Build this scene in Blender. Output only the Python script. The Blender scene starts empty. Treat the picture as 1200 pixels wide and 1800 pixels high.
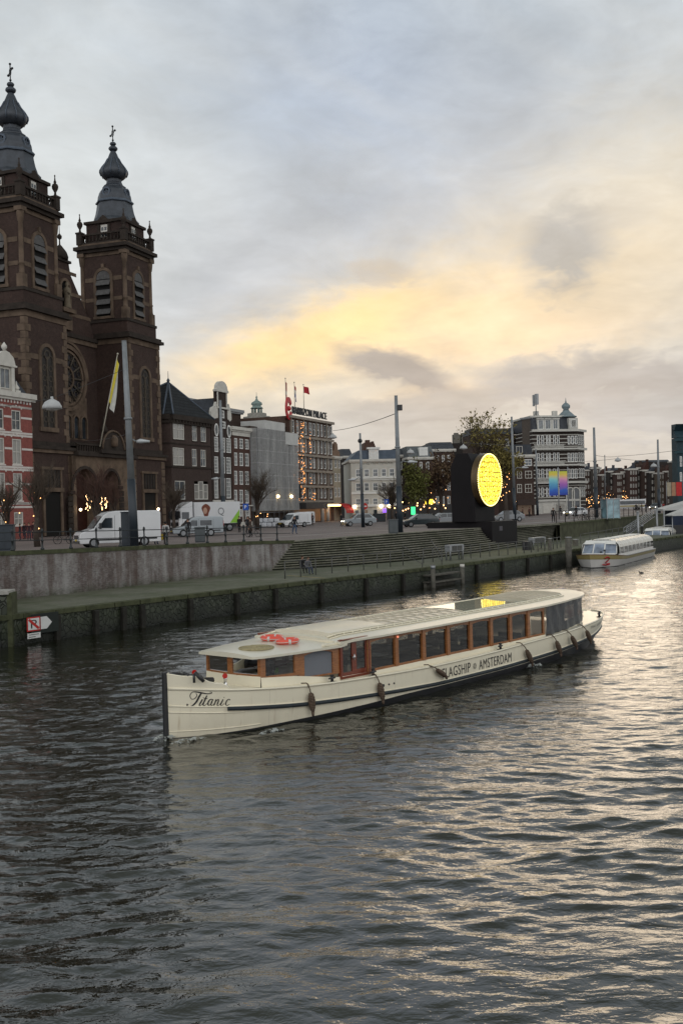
import bpy, bmesh, math, random
import numpy as np
from mathutils import Vector, Matrix, noise as mnoise
R = math.radians
PI = math.pi
random.seed(7)
C = bpy.context.scene.collection

# ------------------------------------------------------------------ measured view
F = 1850.0; Y0 = 893.0; ROLL = R(1.5); H = 6.1
PITCH = math.atan((900 - Y0) / F)
ZS = 3.7      # street level above the water
ZT = 1.45     # lower promenade level

def ray(px, py):
    dx = px - 600; dy = py - 900
    c, s = math.cos(ROLL), math.sin(ROLL)
    u = dx * c - dy * s; v = dx * s + dy * c
    y = F * math.cos(PITCH) - v * math.sin(PITCH)
    z = -v * math.cos(PITCH) - F * math.sin(PITCH)
    return u / y, z / y
def G(px, py, z):
    a, b = ray(px, py); t = (z - H) / b
    return (a * t, t)
def D(px, py, d):
    a, b = ray(px, py); return (a * d, d, H + b * d)
def LP(px, py, A, B):
    a, b = ray(px, py); L = math.hypot(B[0] - A[0], B[1] - A[1])
    ux, uy = (B[0] - A[0]) / L, (B[1] - A[1]) / L
    s = (A[0] - a * A[1]) / (a * uy - ux); t = A[1] + s * uy
    return s, H + b * t, t

# ------------------------------------------------------------------ scene objects
def tagp(o, label=None, cat=None, group=None, kind=None):
    if label: o['label'] = label
    if cat: o['category'] = cat
    if group: o['group'] = group
    if kind: o['kind'] = kind
    return o
def thing(name, label, cat, loc=(0, 0, 0), rz=0.0, group=None):
    o = bpy.data.objects.new(name, None); C.objects.link(o)
    o.empty_display_size = 0.3
    o.location = loc; o.rotation_euler = (0, 0, rz)
    return tagp(o, label, cat, group)
def copy_tree(o, parent=None):
    c = o.copy(); C.objects.link(c)
    if parent is not None: c.parent = parent
    for ch in list(o.children): copy_tree(ch, c)
    return c
def place(src, used, loc, rz=0.0, label=None, group=None, scale=None):
    """first call moves the source itself, later calls copy it with its parts"""
    if src.name in used: o = copy_tree(src)
    else: used.add(src.name); o = src
    o.location = loc; o.rotation_euler = (0, 0, rz)
    if label: o['label'] = label
    if group: o['group'] = group
    if scale: o.scale = (scale, scale, scale)
    return o
USED = set()

class MB:
    def __init__(s): s.v = []; s.f = []; s.m = []; s.sm = []
    def add(s, vs, fs, mi=0, smooth=False):
        b = len(s.v); s.v += [tuple(v) for v in vs]
        for f in fs: s.f.append(tuple(i + b for i in f)); s.m.append(mi); s.sm.append(smooth)
    def box(s, x0, y0, z0, x1, y1, z1, mi=0):
        if x0 > x1: x0, x1 = x1, x0
        if y0 > y1: y0, y1 = y1, y0
        if z0 > z1: z0, z1 = z1, z0
        s.add([(x0,y0,z0),(x1,y0,z0),(x1,y1,z0),(x0,y1,z0),(x0,y0,z1),(x1,y0,z1),(x1,y1,z1),(x0,y1,z1)],
              [(0,3,2,1),(4,5,6,7),(0,1,5,4),(1,2,6,5),(2,3,7,6),(3,0,4,7)], mi)
    def quad(s, a, b, c, d, mi=0): s.add([a, b, c, d], [(0, 1, 2, 3)], mi)
    def tube(s, pts, r, n=6, mi=0, smooth=True, cap=True):
        pts = [Vector(p) for p in pts]
        rs = r if isinstance(r, (list, tuple)) else [r] * len(pts)
        rings = []; up = None
        for i, p in enumerate(pts):
            a = pts[max(i-1, 0)]; b = pts[min(i+1, len(pts)-1)]
            t = (b - a)
            if t.length < 1e-9: t = Vector((0, 0, 1))
            t.normalize()
            if up is None:
                up = Vector((0, 0, 1)) if abs(t.z) < .9 else Vector((1, 0, 0))
            x = t.cross(up)
            if x.length < 1e-6: x = t.cross(Vector((0, 1, 0)))
            x.normalize(); y = x.cross(t); up = y.cross(x) if False else up
            rings.append([p + (x * math.cos(2*PI*k/n) + y * math.sin(2*PI*k/n)) * rs[i] for k in range(n)])
        vs = [v for r_ in rings for v in r_]; fs = []
        for i in range(len(pts)-1):
            for k in range(n):
                fs.append((i*n+k, i*n+(k+1) % n, (i+1)*n+(k+1) % n, (i+1)*n+k))
        s.add(vs, [tuple(reversed(f)) for f in fs], mi, smooth)
        if cap:
            b = len(s.v) - len(vs)
            s.f.append(tuple(b + k for k in range(n))); s.m.append(mi); s.sm.append(False)
            s.f.append(tuple(b + (len(pts)-1)*n + k for k in reversed(range(n)))); s.m.append(mi); s.sm.append(False)
    def lathe(s, prof, n=16, c=(0, 0, 0), mi=0, smooth=True, ph=0.0, shape=None):
        vs = []
        for (r, z) in prof:
            for k in range(n):
                a = ph + 2*PI*k/n; q = r if shape is None else r * shape[k % len(shape)]
                vs.append((c[0] + q*math.cos(a), c[1] + q*math.sin(a), c[2] + z))
        fs = [(i*n+k, i*n+(k+1) % n, (i+1)*n+(k+1) % n, (i+1)*n+k) for i in range(len(prof)-1) for k in range(n)]
        s.add(vs, fs, mi, smooth)
        b = len(s.v) - len(vs)
        s.f.append(tuple(b + k for k in reversed(range(n)))); s.m.append(mi); s.sm.append(False)
        s.f.append(tuple(b + (len(prof)-1)*n + k for k in range(n))); s.m.append(mi); s.sm.append(False)
    def prism(s, poly, a0, a1, axis='y', mi=0):
        """poly in the two other axes, extruded a0..a1 along axis"""
        def P(u, v, a):
            return (u, a, v) if axis == 'y' else ((a, u, v) if axis == 'x' else (u, v, a))
        n = len(poly)
        vs = [P(u, v, a0) for u, v in poly] + [P(u, v, a1) for u, v in poly]
        fs = [tuple(range(n)), tuple(range(2*n-1, n-1, -1))] + [(i, n+i, n+(i+1) % n, (i+1) % n) for i in range(n)]
        s.add(vs, fs, mi)
    def sphere(s, c, r, mi=0, n=10, m=6, sz=1.0):
        prof = [(max(1e-4, r*math.sin(PI*i/m)), -r*sz*math.cos(PI*i/m)) for i in range(m+1)]
        s.lathe(prof, n, c, mi)
    def build(s, name, mats, parent=None, loc=None, rz=None, bevel=0, sub=0, fix=True):
        me = bpy.data.meshes.new(name)
        me.from_pydata(s.v, [], s.f)
        if not isinstance(mats, (list, tuple)): mats = [mats]
        for m in mats: me.materials.append(m)
        me.polygons.foreach_set('material_index', s.m)
        me.polygons.foreach_set('use_smooth', s.sm)
        if fix:
            bm = bmesh.new(); bm.from_mesh(me); bmesh.ops.recalc_face_normals(bm, faces=bm.faces); bm.to_mesh(me); bm.free()
        me.update()
        return link(name, me, parent, loc, rz, bevel, sub)
def link(name, me, parent=None, loc=None, rz=None, bevel=0, sub=0):
    o = bpy.data.objects.new(name, me); C.objects.link(o)
    if parent is not None: o.parent = parent
    if loc is not None: o.location = loc
    if rz is not None: o.rotation_euler = (0, 0, rz)
    if bevel:
        m = o.modifiers.new('bevel', 'BEVEL'); m.width = bevel; m.segments = 2; m.limit_method = 'ANGLE'; m.angle_limit = R(40)
    if sub:
        m = o.modifiers.new('sub', 'SUBSURF'); m.levels = sub; m.render_levels = sub
    return o

# ------------------------------------------------------------------ materials
class NT:
    """small helper to write node trees as expressions"""
    def __init__(s, nt): s.nt = nt; s.l = nt.links
    def n(s, t, **kw):
        x = s.nt.nodes.new(t)
        for k, v in kw.items(): setattr(x, k, v)
        return x
    def inp(s, sock, v):
        if hasattr(v, 'is_linked') or isinstance(v, bpy.types.NodeSocket): s.l.new(v, sock)
        elif v is not None: sock.default_value = v
    def m(s, op, a, b=None, c=None, clamp=False):
        x = s.n('ShaderNodeMath', operation=op, use_clamp=clamp)
        s.inp(x.inputs[0], a)
        if b is not None: s.inp(x.inputs[1], b)
        if c is not None: s.inp(x.inputs[2], c)
        return x.outputs[0]
    def mix(s, f, a, b, bt='MIX', clamp=False):
        x = s.n('ShaderNodeMix', data_type='RGBA', blend_type=bt); x.clamp_result = clamp
        s.inp(x.inputs[0], f)
        for k, v in ((6, a), (7, b)):
            if isinstance(v, (tuple, list)) and len(v) == 3: v = (*v, 1)
            s.inp(x.inputs[k], v)
        return x.outputs[2]
    def noise(s, vec, scale, detail=4, rough=.55, dist=0.0, dim='3D'):
        x = s.n('ShaderNodeTexNoise', noise_dimensions=dim)
        if vec is not None: s.l.new(vec, x.inputs['Vector'])
        x.inputs['Scale'].default_value = scale; x.inputs['Detail'].default_value = detail
        x.inputs['Roughness'].default_value = rough; x.inputs['Distortion'].default_value = dist
        return x.outputs['Fac']
    def mr(s, v, a, b, c=0.0, d=1.0):
        x = s.n('ShaderNodeMapRange'); x.clamp = True
        s.inp(x.inputs[0], v)
        for i, q in enumerate((a, b, c, d)): x.inputs[i+1].default_value = q
        return x.outputs[0]
    def comb(s, x=0.0, y=0.0, z=0.0):
        q = s.n('ShaderNodeCombineXYZ')
        for i, v in enumerate((x, y, z)): s.inp(q.inputs[i], v)
        return q.outputs[0]
    def sep(s, v):
        q = s.n('ShaderNodeSeparateXYZ'); s.l.new(v, q.inputs[0]); return q.outputs
    def bump(s, h, strength=.3, dist=.02, normal=None):
        b = s.n('ShaderNodeBump'); b.inputs['Strength'].default_value = strength; b.inputs['Distance'].default_value = dist
        s.l.new(h, b.inputs['Height'])
        if normal is not None: s.l.new(normal, b.inputs['Normal'])
        return b.outputs[0]
    def obj(s): return s.n('ShaderNodeTexCoord').outputs['Object']
MATS = {}
def newmat(name):
    m = bpy.data.materials.new(name); m.use_nodes = True
    nt = m.node_tree; return m, NT(nt), nt.nodes['Principled BSDF']
def c4(c): return (*c, 1)
def mat(name, col, rough=.6, metal=0.0, var=.12, scale=3.0, bump=0.0, spec=None, coat=0):
    if name in MATS: return MATS[name]
    m, t, p = newmat(name)
    v = t.obj()
    if var > 0:
        f = t.noise(v, scale, 5, .6)
        f = t.mr(f, .3, .7)
        dark = tuple(c*(1-var) for c in col); light = tuple(min(1, c*(1+var)) for c in col)
        t.l.new(t.mix(f, dark, light), p.inputs['Base Color'])
    else: p.inputs['Base Color'].default_value = c4(col)
    p.inputs['Roughness'].default_value = rough; p.inputs['Metallic'].default_value = metal
    if spec is None and rough >= .5: spec = .22
    if spec is not None: p.inputs['Specular IOR Level'].default_value = spec
    if coat: p.inputs['Coat Weight'].default_value = coat; p.inputs['Coat Roughness'].default_value = .08
    if bump > 0: t.l.new(t.bump(t.noise(v, scale*6, 4), bump, .02), p.inputs['Normal'])
    MATS[name] = m; return m
def brick(name, c1, c2, mortar, scale=1.0, rough=.85, stain=None, stain_amt=.5, bw=.22, rh=.07, band=None, weather=.35):
    """brick courses on any upright face: x+y across, z up (object space, metres)"""
    if name in MATS: return MATS[name]
    kk = 1.0 if name in ('quay_brick', 'striped_brick') else .62
    c1, c2, mortar = [tuple(q*kk for q in c) for c in (c1, c2, mortar)]
    m, t, p = newmat(name)
    v = t.obj(); x, y, z = t.sep(v)
    vec = t.comb(t.m('ADD', x, y), z, 0.0)
    b = t.n('ShaderNodeTexBrick'); t.l.new(vec, b.inputs['Vector'])
    b.inputs['Scale'].default_value = 1.0
    b.inputs['Color1'].default_value = c4(c1); b.inputs['Color2'].default_value = c4(c2); b.inputs['Mortar'].default_value = c4(mortar)
    b.inputs['Brick Width'].default_value = bw*scale; b.inputs['Row Height'].default_value = rh*scale
    b.inputs['Mortar Size'].default_value = .008*scale
    col = b.outputs['Color']
    n1 = t.mr(t.noise(v, .35, 5, .6), .35, .7)
    col = t.mix(t.m('MULTIPLY', n1, weather), col, tuple(q*.45 for q in c1))
    n3 = t.mr(t.noise(v, 2.5, 6, .65), .3, .75, .75, 1.2)
    col = t.mix(1.0, col, t.comb(n3, n3, n3), 'MULTIPLY')
    if stain is not None:
        sv = t.comb(t.m('MULTIPLY', t.m('ADD', x, y), 1.3), t.m('MULTIPLY', z, .25), 0.0)
        n2 = t.mr(t.noise(sv, 1.0, 5, .6), .5, .62)
        col = t.mix(t.m('MULTIPLY', n2, stain_amt), col, stain)
    if band is not None:
        bc, per, frac = band
        fr = t.m('FRACT', t.m('DIVIDE', z, per))
        col = t.mix(t.m('LESS_THAN', fr, frac), col, bc)
    t.l.new(col, p.inputs['Base Color']); p.inputs['Roughness'].default_value = rough; p.inputs['Specular IOR Level'].default_value = .25
    t.l.new(t.bump(t.m('ADD', t.m('MULTIPLY', b.outputs['Fac'], -.6), t.m('MULTIPLY', n3, .5)), .5, .015), p.inputs['Normal'])
    MATS[name] = m; return m
def glassmat(name, col=(.02, .025, .03), rough=.06, curtain=None):
    if name in MATS: return MATS[name]
    m, t, p = newmat(name)
    v = t.obj()
    base = t.mix(t.mr(t.noise(v, .8, 3), .4, .65), col, tuple(c*2.2 for c in col))
    if curtain is not None:
        x, y, z = t.sep(v)
        f = t.mr(t.noise(t.comb(t.m('MULTIPLY', x, 9.0), 0.0, t.m('MULTIPLY', z, .2)), 1.0, 3), .35, .65, .75, 1.0)
        base = t.mix(f, tuple(c*.5 for c in curtain), curtain)
    t.l.new(base, p.inputs['Base Color'])
    p.inputs['Roughness'].default_value = rough; p.inputs['Specular IOR Level'].default_value = .7
    t.l.new(t.bump(t.noise(v, 1.2, 2), .12, .05), p.inputs['Normal'])
    MATS[name] = m; return m
def emis(name, col=(1, 1, 1), s=1.0):
    if name in MATS: return MATS[name]
    m, t, p = newmat(name)
    p.inputs['Base Color'].default_value = c4(col); p.inputs['Emission Color'].default_value = c4(col); p.inputs['Emission Strength'].default_value = s
    MATS[name] = m; return m
white = mat('white_paint', (.72, .72, .69), .5, 0, .06, 2)
offwhite = mat('old_white_paint', (.55, .53, .48), .6, 0, .12, 1.5)
blackp = mat('black_paint', (.02, .02, .022), .4, 0, .2, 2)
iron = mat('dark_iron', (.03, .032, .035), .5, .3, .25, 4)
steel = mat('galvanised_steel', (.30, .31, .32), .45, .6, .15, 5)
slate = mat('slate', (.045, .05, .06), .55, 0, .3, 2.5, .3)
gl_dark = glassmat('dark_glass')
gl_grey = glassmat('grey_glass', (.07, .08, .09))
gl_curt = glassmat('curtained_glass', curtain=(.30, .29, .27))
bulb = emis('warm_bulb', (1.0, .55, .18), 9)

# ------------------------------------------------------------------ windows and facades
WC = {}
def win_mesh(w, h, cols, rows, fm, gm, t=.09, sill=None, mt=.05):
    w = round(w*20)/20; h = round(h*20)/20
    k = (w, h, cols, rows, fm.name, gm.name, t, sill.name if sill else '', mt)
    if k in WC: return WC[k]
    a = MB()
    a.box(0, -.03, 0, t, .12, h); a.box(w-t, -.03, 0, w, .12, h); a.box(t, -.03, 0, w-t, .12, t); a.box(t, -.03, h-t, w-t, .12, h)
    for i in range(1, cols): x = w*i/cols; a.box(x-mt/2, -.015, t, x+mt/2, .1, h-t)
    for j in range(1, rows): z = h*j/rows; q = mt if rows != 2 else mt*1.5; a.box(t, .0, z-q/2, w-t, .09, z+q/2)
    fr = a.build('window', fm); fr_me = fr.data; bpy.data.objects.remove(fr)
    g = MB(); g.quad((t*.5, .06, t*.5), (w-t*.5, .06, t*.5), (w-t*.5, .06, h-t*.5), (t*.5, .06, h-t*.5))
    go = g.build('pane', gm, fix=False); gme = go.data; bpy.data.objects.remove(go)
    sme = None
    if sill:
        q = MB(); q.box(-.12, -.12, -.14, w+.12, .1, -.004); so = q.build('sill', sill); sme = so.data; bpy.data.objects.remove(so)
    WC[k] = (fr_me, gme, sme); return WC[k]
def add_window(parent, x, y, z, w, h, cols=2, rows=2, fm=None, gm=None, rz=0.0, sill=None, t=.09, name='window', mt=.05):
    f, g, s = win_mesh(w, h, cols, rows, fm or white, gm or gl_dark, t, sill, mt)
    o = link(name, f, parent, (x, y, z), rz)
    link('pane', g, o)
    if s: link('sill', s, o)
    return o
def facade(mb, P0, U, W, z0, z1, openings, mi=0, reveal=.14, N=None, top=None):
    """upright wall plane with rectangular holes and reveals; U unit along, N inward"""
    xs = sorted({0, W} | {max(0, min(W, q)) for o in openings for q in (o[0], o[2])})
    zs = sorted({z0, z1} | {max(z0, min(z1, q)) for o in openings for q in (o[1], o[3])})
    P0 = Vector((*P0, 0)); U = Vector((*U, 0)); N = Vector((*N, 0))
    P = lambda x, z, d=0: tuple(P0 + U*x + N*d + Vector((0, 0, z)))
    for i in range(len(xs)-1):
        j = 0
        while j < len(zs)-1:
            cx = (xs[i]+xs[i+1])/2
            hole = lambda cz: any(o[0] < cx < o[2] and o[1] < cz < o[3] for o in openings)
            if hole((zs[j]+zs[j+1])/2): j += 1; continue
            k = j+1
            while k < len(zs)-1 and not hole((zs[k]+zs[k+1])/2): k += 1
            mb.quad(P(xs[i], zs[j]), P(xs[i+1], zs[j]), P(xs[i+1], zs[k]), P(xs[i], zs[k]), mi); j = k
    for (a, b, c, d) in [o[:4] for o in openings]:
        for q in (((a, b), (c, b)), ((c, b), (c, d)), ((c, d), (a, d)), ((a, d), (a, b))):
            (x0, w0), (x1, w1) = q
            mb.quad(P(x0, w0), P(x0, w0, reveal), P(x1, w1, reveal), P(x1, w1), mi)
class Bld:
    def __init__(s, name, label, cat, A, B, depth, group=None, zb=ZS):
        s.A, s.B, s.zb = A, B, zb
        s.W = math.hypot(B[0]-A[0], B[1]-A[1]); s.depth = depth
        s.rz = math.atan2(B[1]-A[1], B[0]-A[0])
        s.root = thing(name, label, cat, (A[0], A[1], zb), s.rz, group)
    def px(s, x, y):
        a = LP(x, y, s.A, s.B); return a[0], a[1]-s.zb
    def z(s, x, y): return s.px(x, y)[1]
    def walls(s, h, ops, wm, side_ops=(), back=True, name='wall', z0=0.0, left_ops=()):
        m = MB(); W, Dp = s.W, s.depth
        facade(m, (0, 0), (1, 0), W, z0, h, ops, N=(0, 1))
        facade(m, (W, 0), (0, 1), Dp, z0, h, side_ops, N=(-1, 0))
        facade(m, (0, Dp), (0, -1), Dp, z0, h, left_ops, N=(1, 0))
        facade(m, (W, Dp), (-1, 0), W, z0, h, (), N=(0, -1))
        m.quad((0, 0, h), (W, 0, h), (W, Dp, h), (0, Dp, h))
        return m.build(name, wm, s.root, fix=False)
    def wins(s, ops, **kw):
        for o in ops: add_window(s.root, o[0], .05, o[1], o[2]-o[0], o[3]-o[1], **kw)
    def cornice(s, z, h=.35, out=.35, m=None, name='cornice', x0=None, x1=None, sides=True):
        q = MB(); a = -out if x0 is None else x0; b = s.W+out if x1 is None else x1
        q.box(a, -out, z, b, .003, z+h); q.box(a, -out*.55, z-h*.5, b, .002, z-.002)
        if sides and x1 is None: q.box(s.W-.003, .004, z, s.W+out, s.depth, z+h)
        if sides and x0 is None: q.box(-out, .004, z, .003, s.depth, z+h)
        return q.build(name, m or offwhite, s.root)
# ------------------------------------------------------------------ camera
cd = bpy.data.cameras.new('camera'); cam = bpy.data.objects.new('camera', cd); C.objects.link(cam)
cd.sensor_fit = 'VERTICAL'; cd.sensor_height = 36; cd.sensor_width = 24; cd.lens = F/1800*36
cd.clip_start = .3; cd.clip_end = 6000
cam.matrix_world = Matrix.Translation((0, 0, H)) @ Matrix.Rotation(PI/2 - PITCH, 4, 'X') @ Matrix.Rotation(-ROLL, 4, 'Z')
sc = bpy.context.scene; sc.camera = cam
sc.render.resolution_x = 682; sc.render.resolution_y = 1024
sc.view_settings.view_transform = 'Standard'; sc.view_settings.look = 'None'; sc.view_settings.exposure = 0.0; sc.view_settings.gamma = 1
sc.render.engine = 'CYCLES'
sc.cycles.max_bounces = 6; sc.cycles.glossy_bounces = 4; sc.cycles.transmission_bounces = 6; sc.cycles.diffuse_bounces = 3; sc.cycles.transparent_max_bounces = 12
sc.cycles.caustics_reflective = False; sc.cycles.caustics_refractive = False

# ------------------------------------------------------------------ sky: evening cloud with a warm break low over the town
SUN_AZ, SUN_EL = R(11), R(8)
w = bpy.data.worlds.new('World'); sc.world = w; w.use_nodes = True
t = NT(w.node_tree); bg = w.node_tree.nodes['Background']
dv = t.n('ShaderNodeTexCoord').outputs['Generated']
X, Y, Z = t.sep(dv)
az = t.m('ARCTAN2', X, Y); el = t.m('ARCSINE', Z)
def azel(px, py):
    a, b = ray(px, py); return math.atan(a), math.atan(b / math.sqrt(1+a*a))
zz = t.m('ADD', t.m('MAXIMUM', Z, 0.0), .10)
pl = t.comb(t.m('DIVIDE', X, zz), t.m('DIVIDE', Y, zz), 0.0)      # cloud deck overhead
ae = t.comb(t.m('MULTIPLY', az, 1.0), t.m('MULTIPLY', el, 2.1), 0.0)
n_a = t.noise(pl, .55, 3, .58, .6)
n_b = t.noise(pl, 2.2, 3, .6, .8)
n_c = t.noise(ae, 9.0, 5, .6, .5)
n_d = t.noise(ae, 26.0, 3, .62, .3)
n_w = t.noise(t.comb(t.m('ADD', az, t.m('MULTIPLY', el, -.9)), t.m('MULTIPLY', t.m('ADD', el, t.m('MULTIPLY', az, .45)), 3.4), 3.0), 3.0, 3, .55, .7)
def blob(px, py, sx, sy, tilt=0.0, warp=.35):
    """soft patch in azimuth and elevation; sx, sy in degrees"""
    a0, e0 = azel(px, py); c, s_ = math.cos(R(tilt)), math.sin(R(tilt))
    da = t.m('ADD', t.m('SUBTRACT', az, a0), t.m('MULTIPLY', t.m('SUBTRACT', n_c, .5), R(sx)*warp))
    de = t.m('ADD', t.m('SUBTRACT', el, e0), t.m('MULTIPLY', t.m('SUBTRACT', n_d, .5), R(sy)*warp*2))
    u = t.m('DIVIDE', t.m('ADD', t.m('MULTIPLY', da, c), t.m('MULTIPLY', de, s_)), R(sx))
    v = t.m('DIVIDE', t.m('SUBTRACT', t.m('MULTIPLY', de, c), t.m('MULTIPLY', da, s_)), R(sy))
    r2 = t.m('ADD', t.m('MULTIPLY', u, u), t.m('MULTIPLY', v, v))
    return t.m('EXPONENT', t.m('MULTIPLY', r2, -1.0))
def mx(col, f, k, c, lo=None):
    f = t.m('MULTIPLY', f, k, clamp=True)
    return t.mix(f, col, c)
eln = t.mr(el, 0.0, R(32))
col = t.mix(eln, (.50, .487, .445), (.385, .445, .505))
col = mx(col, blob(60, 380, 10, 11, 0), .9, (.58, .60, .59))          # pale left
col = mx(col, blob(620, 150, 9, 5.5, -10), .75, (.335, .385, .465))      # slate blue sheet upper middle
col = mx(col, blob(780, 330, 9, 4.5, 18), .7, (.37, .415, .48))
col = mx(col, blob(430, 480, 7, 3.4, 25), .55, (.40, .42, .46))
col = mx(col, blob(1180, 380, 7, 6, 0), .8, (.66, .59, .47))          # bright right
col = mx(col, blob(980, 470, 9, 4.0, 8), .8, (.70, .59, .43))
col = mx(col, t.m('MULTIPLY', blob(750, 575, 9.0, 2.3, 9, .5), t.mr(n_c, .25, .55, .55, 1)), 1.15, (.80, .62, .39))
col = mx(col, t.m('MULTIPLY', blob(520, 615, 6.0, 1.7, 17, .5), t.mr(n_c, .3, .6, .5, 1)), 1.3, (.86, .63, .33))
col = mx(col, blob(620, 560, 4.0, 1.1, 20, .8), .9, (.88, .66, .34))
col = mx(col, blob(890, 600, 5.5, 1.0, 4, .9), .8, (.86, .64, .40))
col = mx(col, blob(760, 690, 3.5, .6, 5, .9), .7, (.88, .62, .36))
col = mx(col, blob(560, 700, 12, 1.8, 3), .5, (.60, .545, .45))
wisp = t.mr(n_w, .38, .66)
col = mx(col, t.m('MULTIPLY', wisp, t.mr(el, R(4), R(14))), .22, (.60, .59, .55))
# darker clouds with broken edges
def dark(col, px, py, sx, sy, tilt, k, c, lo=.30, hi=.55):
    b = blob(px, py, sx, sy, tilt, .9)
    q = t.m('MULTIPLY', b, t.m('ADD', t.m('MULTIPLY', n_c, .8), t.m('MULTIPLY', n_d, .7)))
    return t.mix(t.m('MULTIPLY', t.mr(q, lo, hi), k), col, c)
col = dark(col, 990, 440, 2.4, 2.2, 60, .8, (.335, .345, .345), .14, .58)
col = dark(col, 1010, 400, 4.5, 1.4, 10, .45, (.44, .42, .39), .15, .7)
col = dark(col, 670, 478, 2.6, .8, -8, .5, (.48, .42, .35))
col = dark(col, 700, 652, 3.6, 1.0, -20, .9, (.335, .315, .30), .16, .52)
col = dark(col, 760, 715, 7, 1.2, 3, .8, (.40, .385, .362))
col = dark(col, 1060, 670, 7.5, 1.9, -2, .95, (.385, .378, .368))
col = dark(col, 1190, 730, 6, 1.6, 0, .9, (.405, .41, .405))
col = dark(col, 640, 770, 9, 1.2, 0, .6, (.45, .435, .405), .3, .6)
# cloud structure everywhere
f1 = t.mr(n_a, .3, .7, .92, 1.07); f2 = t.mr(n_b, .3, .7, .94, 1.06); f3 = t.mr(n_c, .3, .7, .90, 1.09)
ff = t.m('MULTIPLY', t.m('MULTIPLY', t.m('MULTIPLY', f1, f2), f3), t.mr(n_d, .3, .7, .965, 1.035))
col = t.mix(1.0, col, t.comb(ff, ff, ff), 'MULTIPLY')
# unseen dome behind the viewer, brightened to light the boat side and facades
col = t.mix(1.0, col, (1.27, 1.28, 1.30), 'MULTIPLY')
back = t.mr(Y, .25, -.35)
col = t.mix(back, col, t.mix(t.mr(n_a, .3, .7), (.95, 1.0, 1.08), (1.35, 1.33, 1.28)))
top = t.mr(t.m('ADD', Z, t.m('MULTIPLY', t.m('MAXIMUM', t.m('MULTIPLY', Y, -1.0), 0.0), -.6)), .47, .72)
col = t.mix(top, col, (.285, .312, .300))
below = t.mr(Z, -.02, -.12)
col = t.mix(below, col, (.07, .07, .065))
sky = t.n('ShaderNodeTexSky', sky_type='NISHITA'); sky.sun_disc = False
sky.sun_elevation = SUN_EL; sky.sun_rotation = SUN_AZ; sky.air_density = 1.5; sky.dust_density = 3.0
SKYK = .02
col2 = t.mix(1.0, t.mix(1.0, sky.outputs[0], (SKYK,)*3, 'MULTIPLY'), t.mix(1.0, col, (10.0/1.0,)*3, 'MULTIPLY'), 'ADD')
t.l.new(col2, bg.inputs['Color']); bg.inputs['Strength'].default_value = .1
w.cycles.sampling_method = 'MANUAL'; w.cycles.sample_map_resolution = 256
sd = bpy.data.lights.new('sun', 'SUN'); sun = bpy.data.objects.new('sun', sd); C.objects.link(sun)
sd.energy = .13; sd.angle = R(18); sd.color = (1, .80, .58)
sv = Vector((math.sin(SUN_AZ)*math.cos(SUN_EL), math.cos(SUN_AZ)*math.cos(SUN_EL), math.sin(SUN_EL)))
sun.rotation_euler = sv.to_track_quat('Z', 'Y').to_euler()

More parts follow.
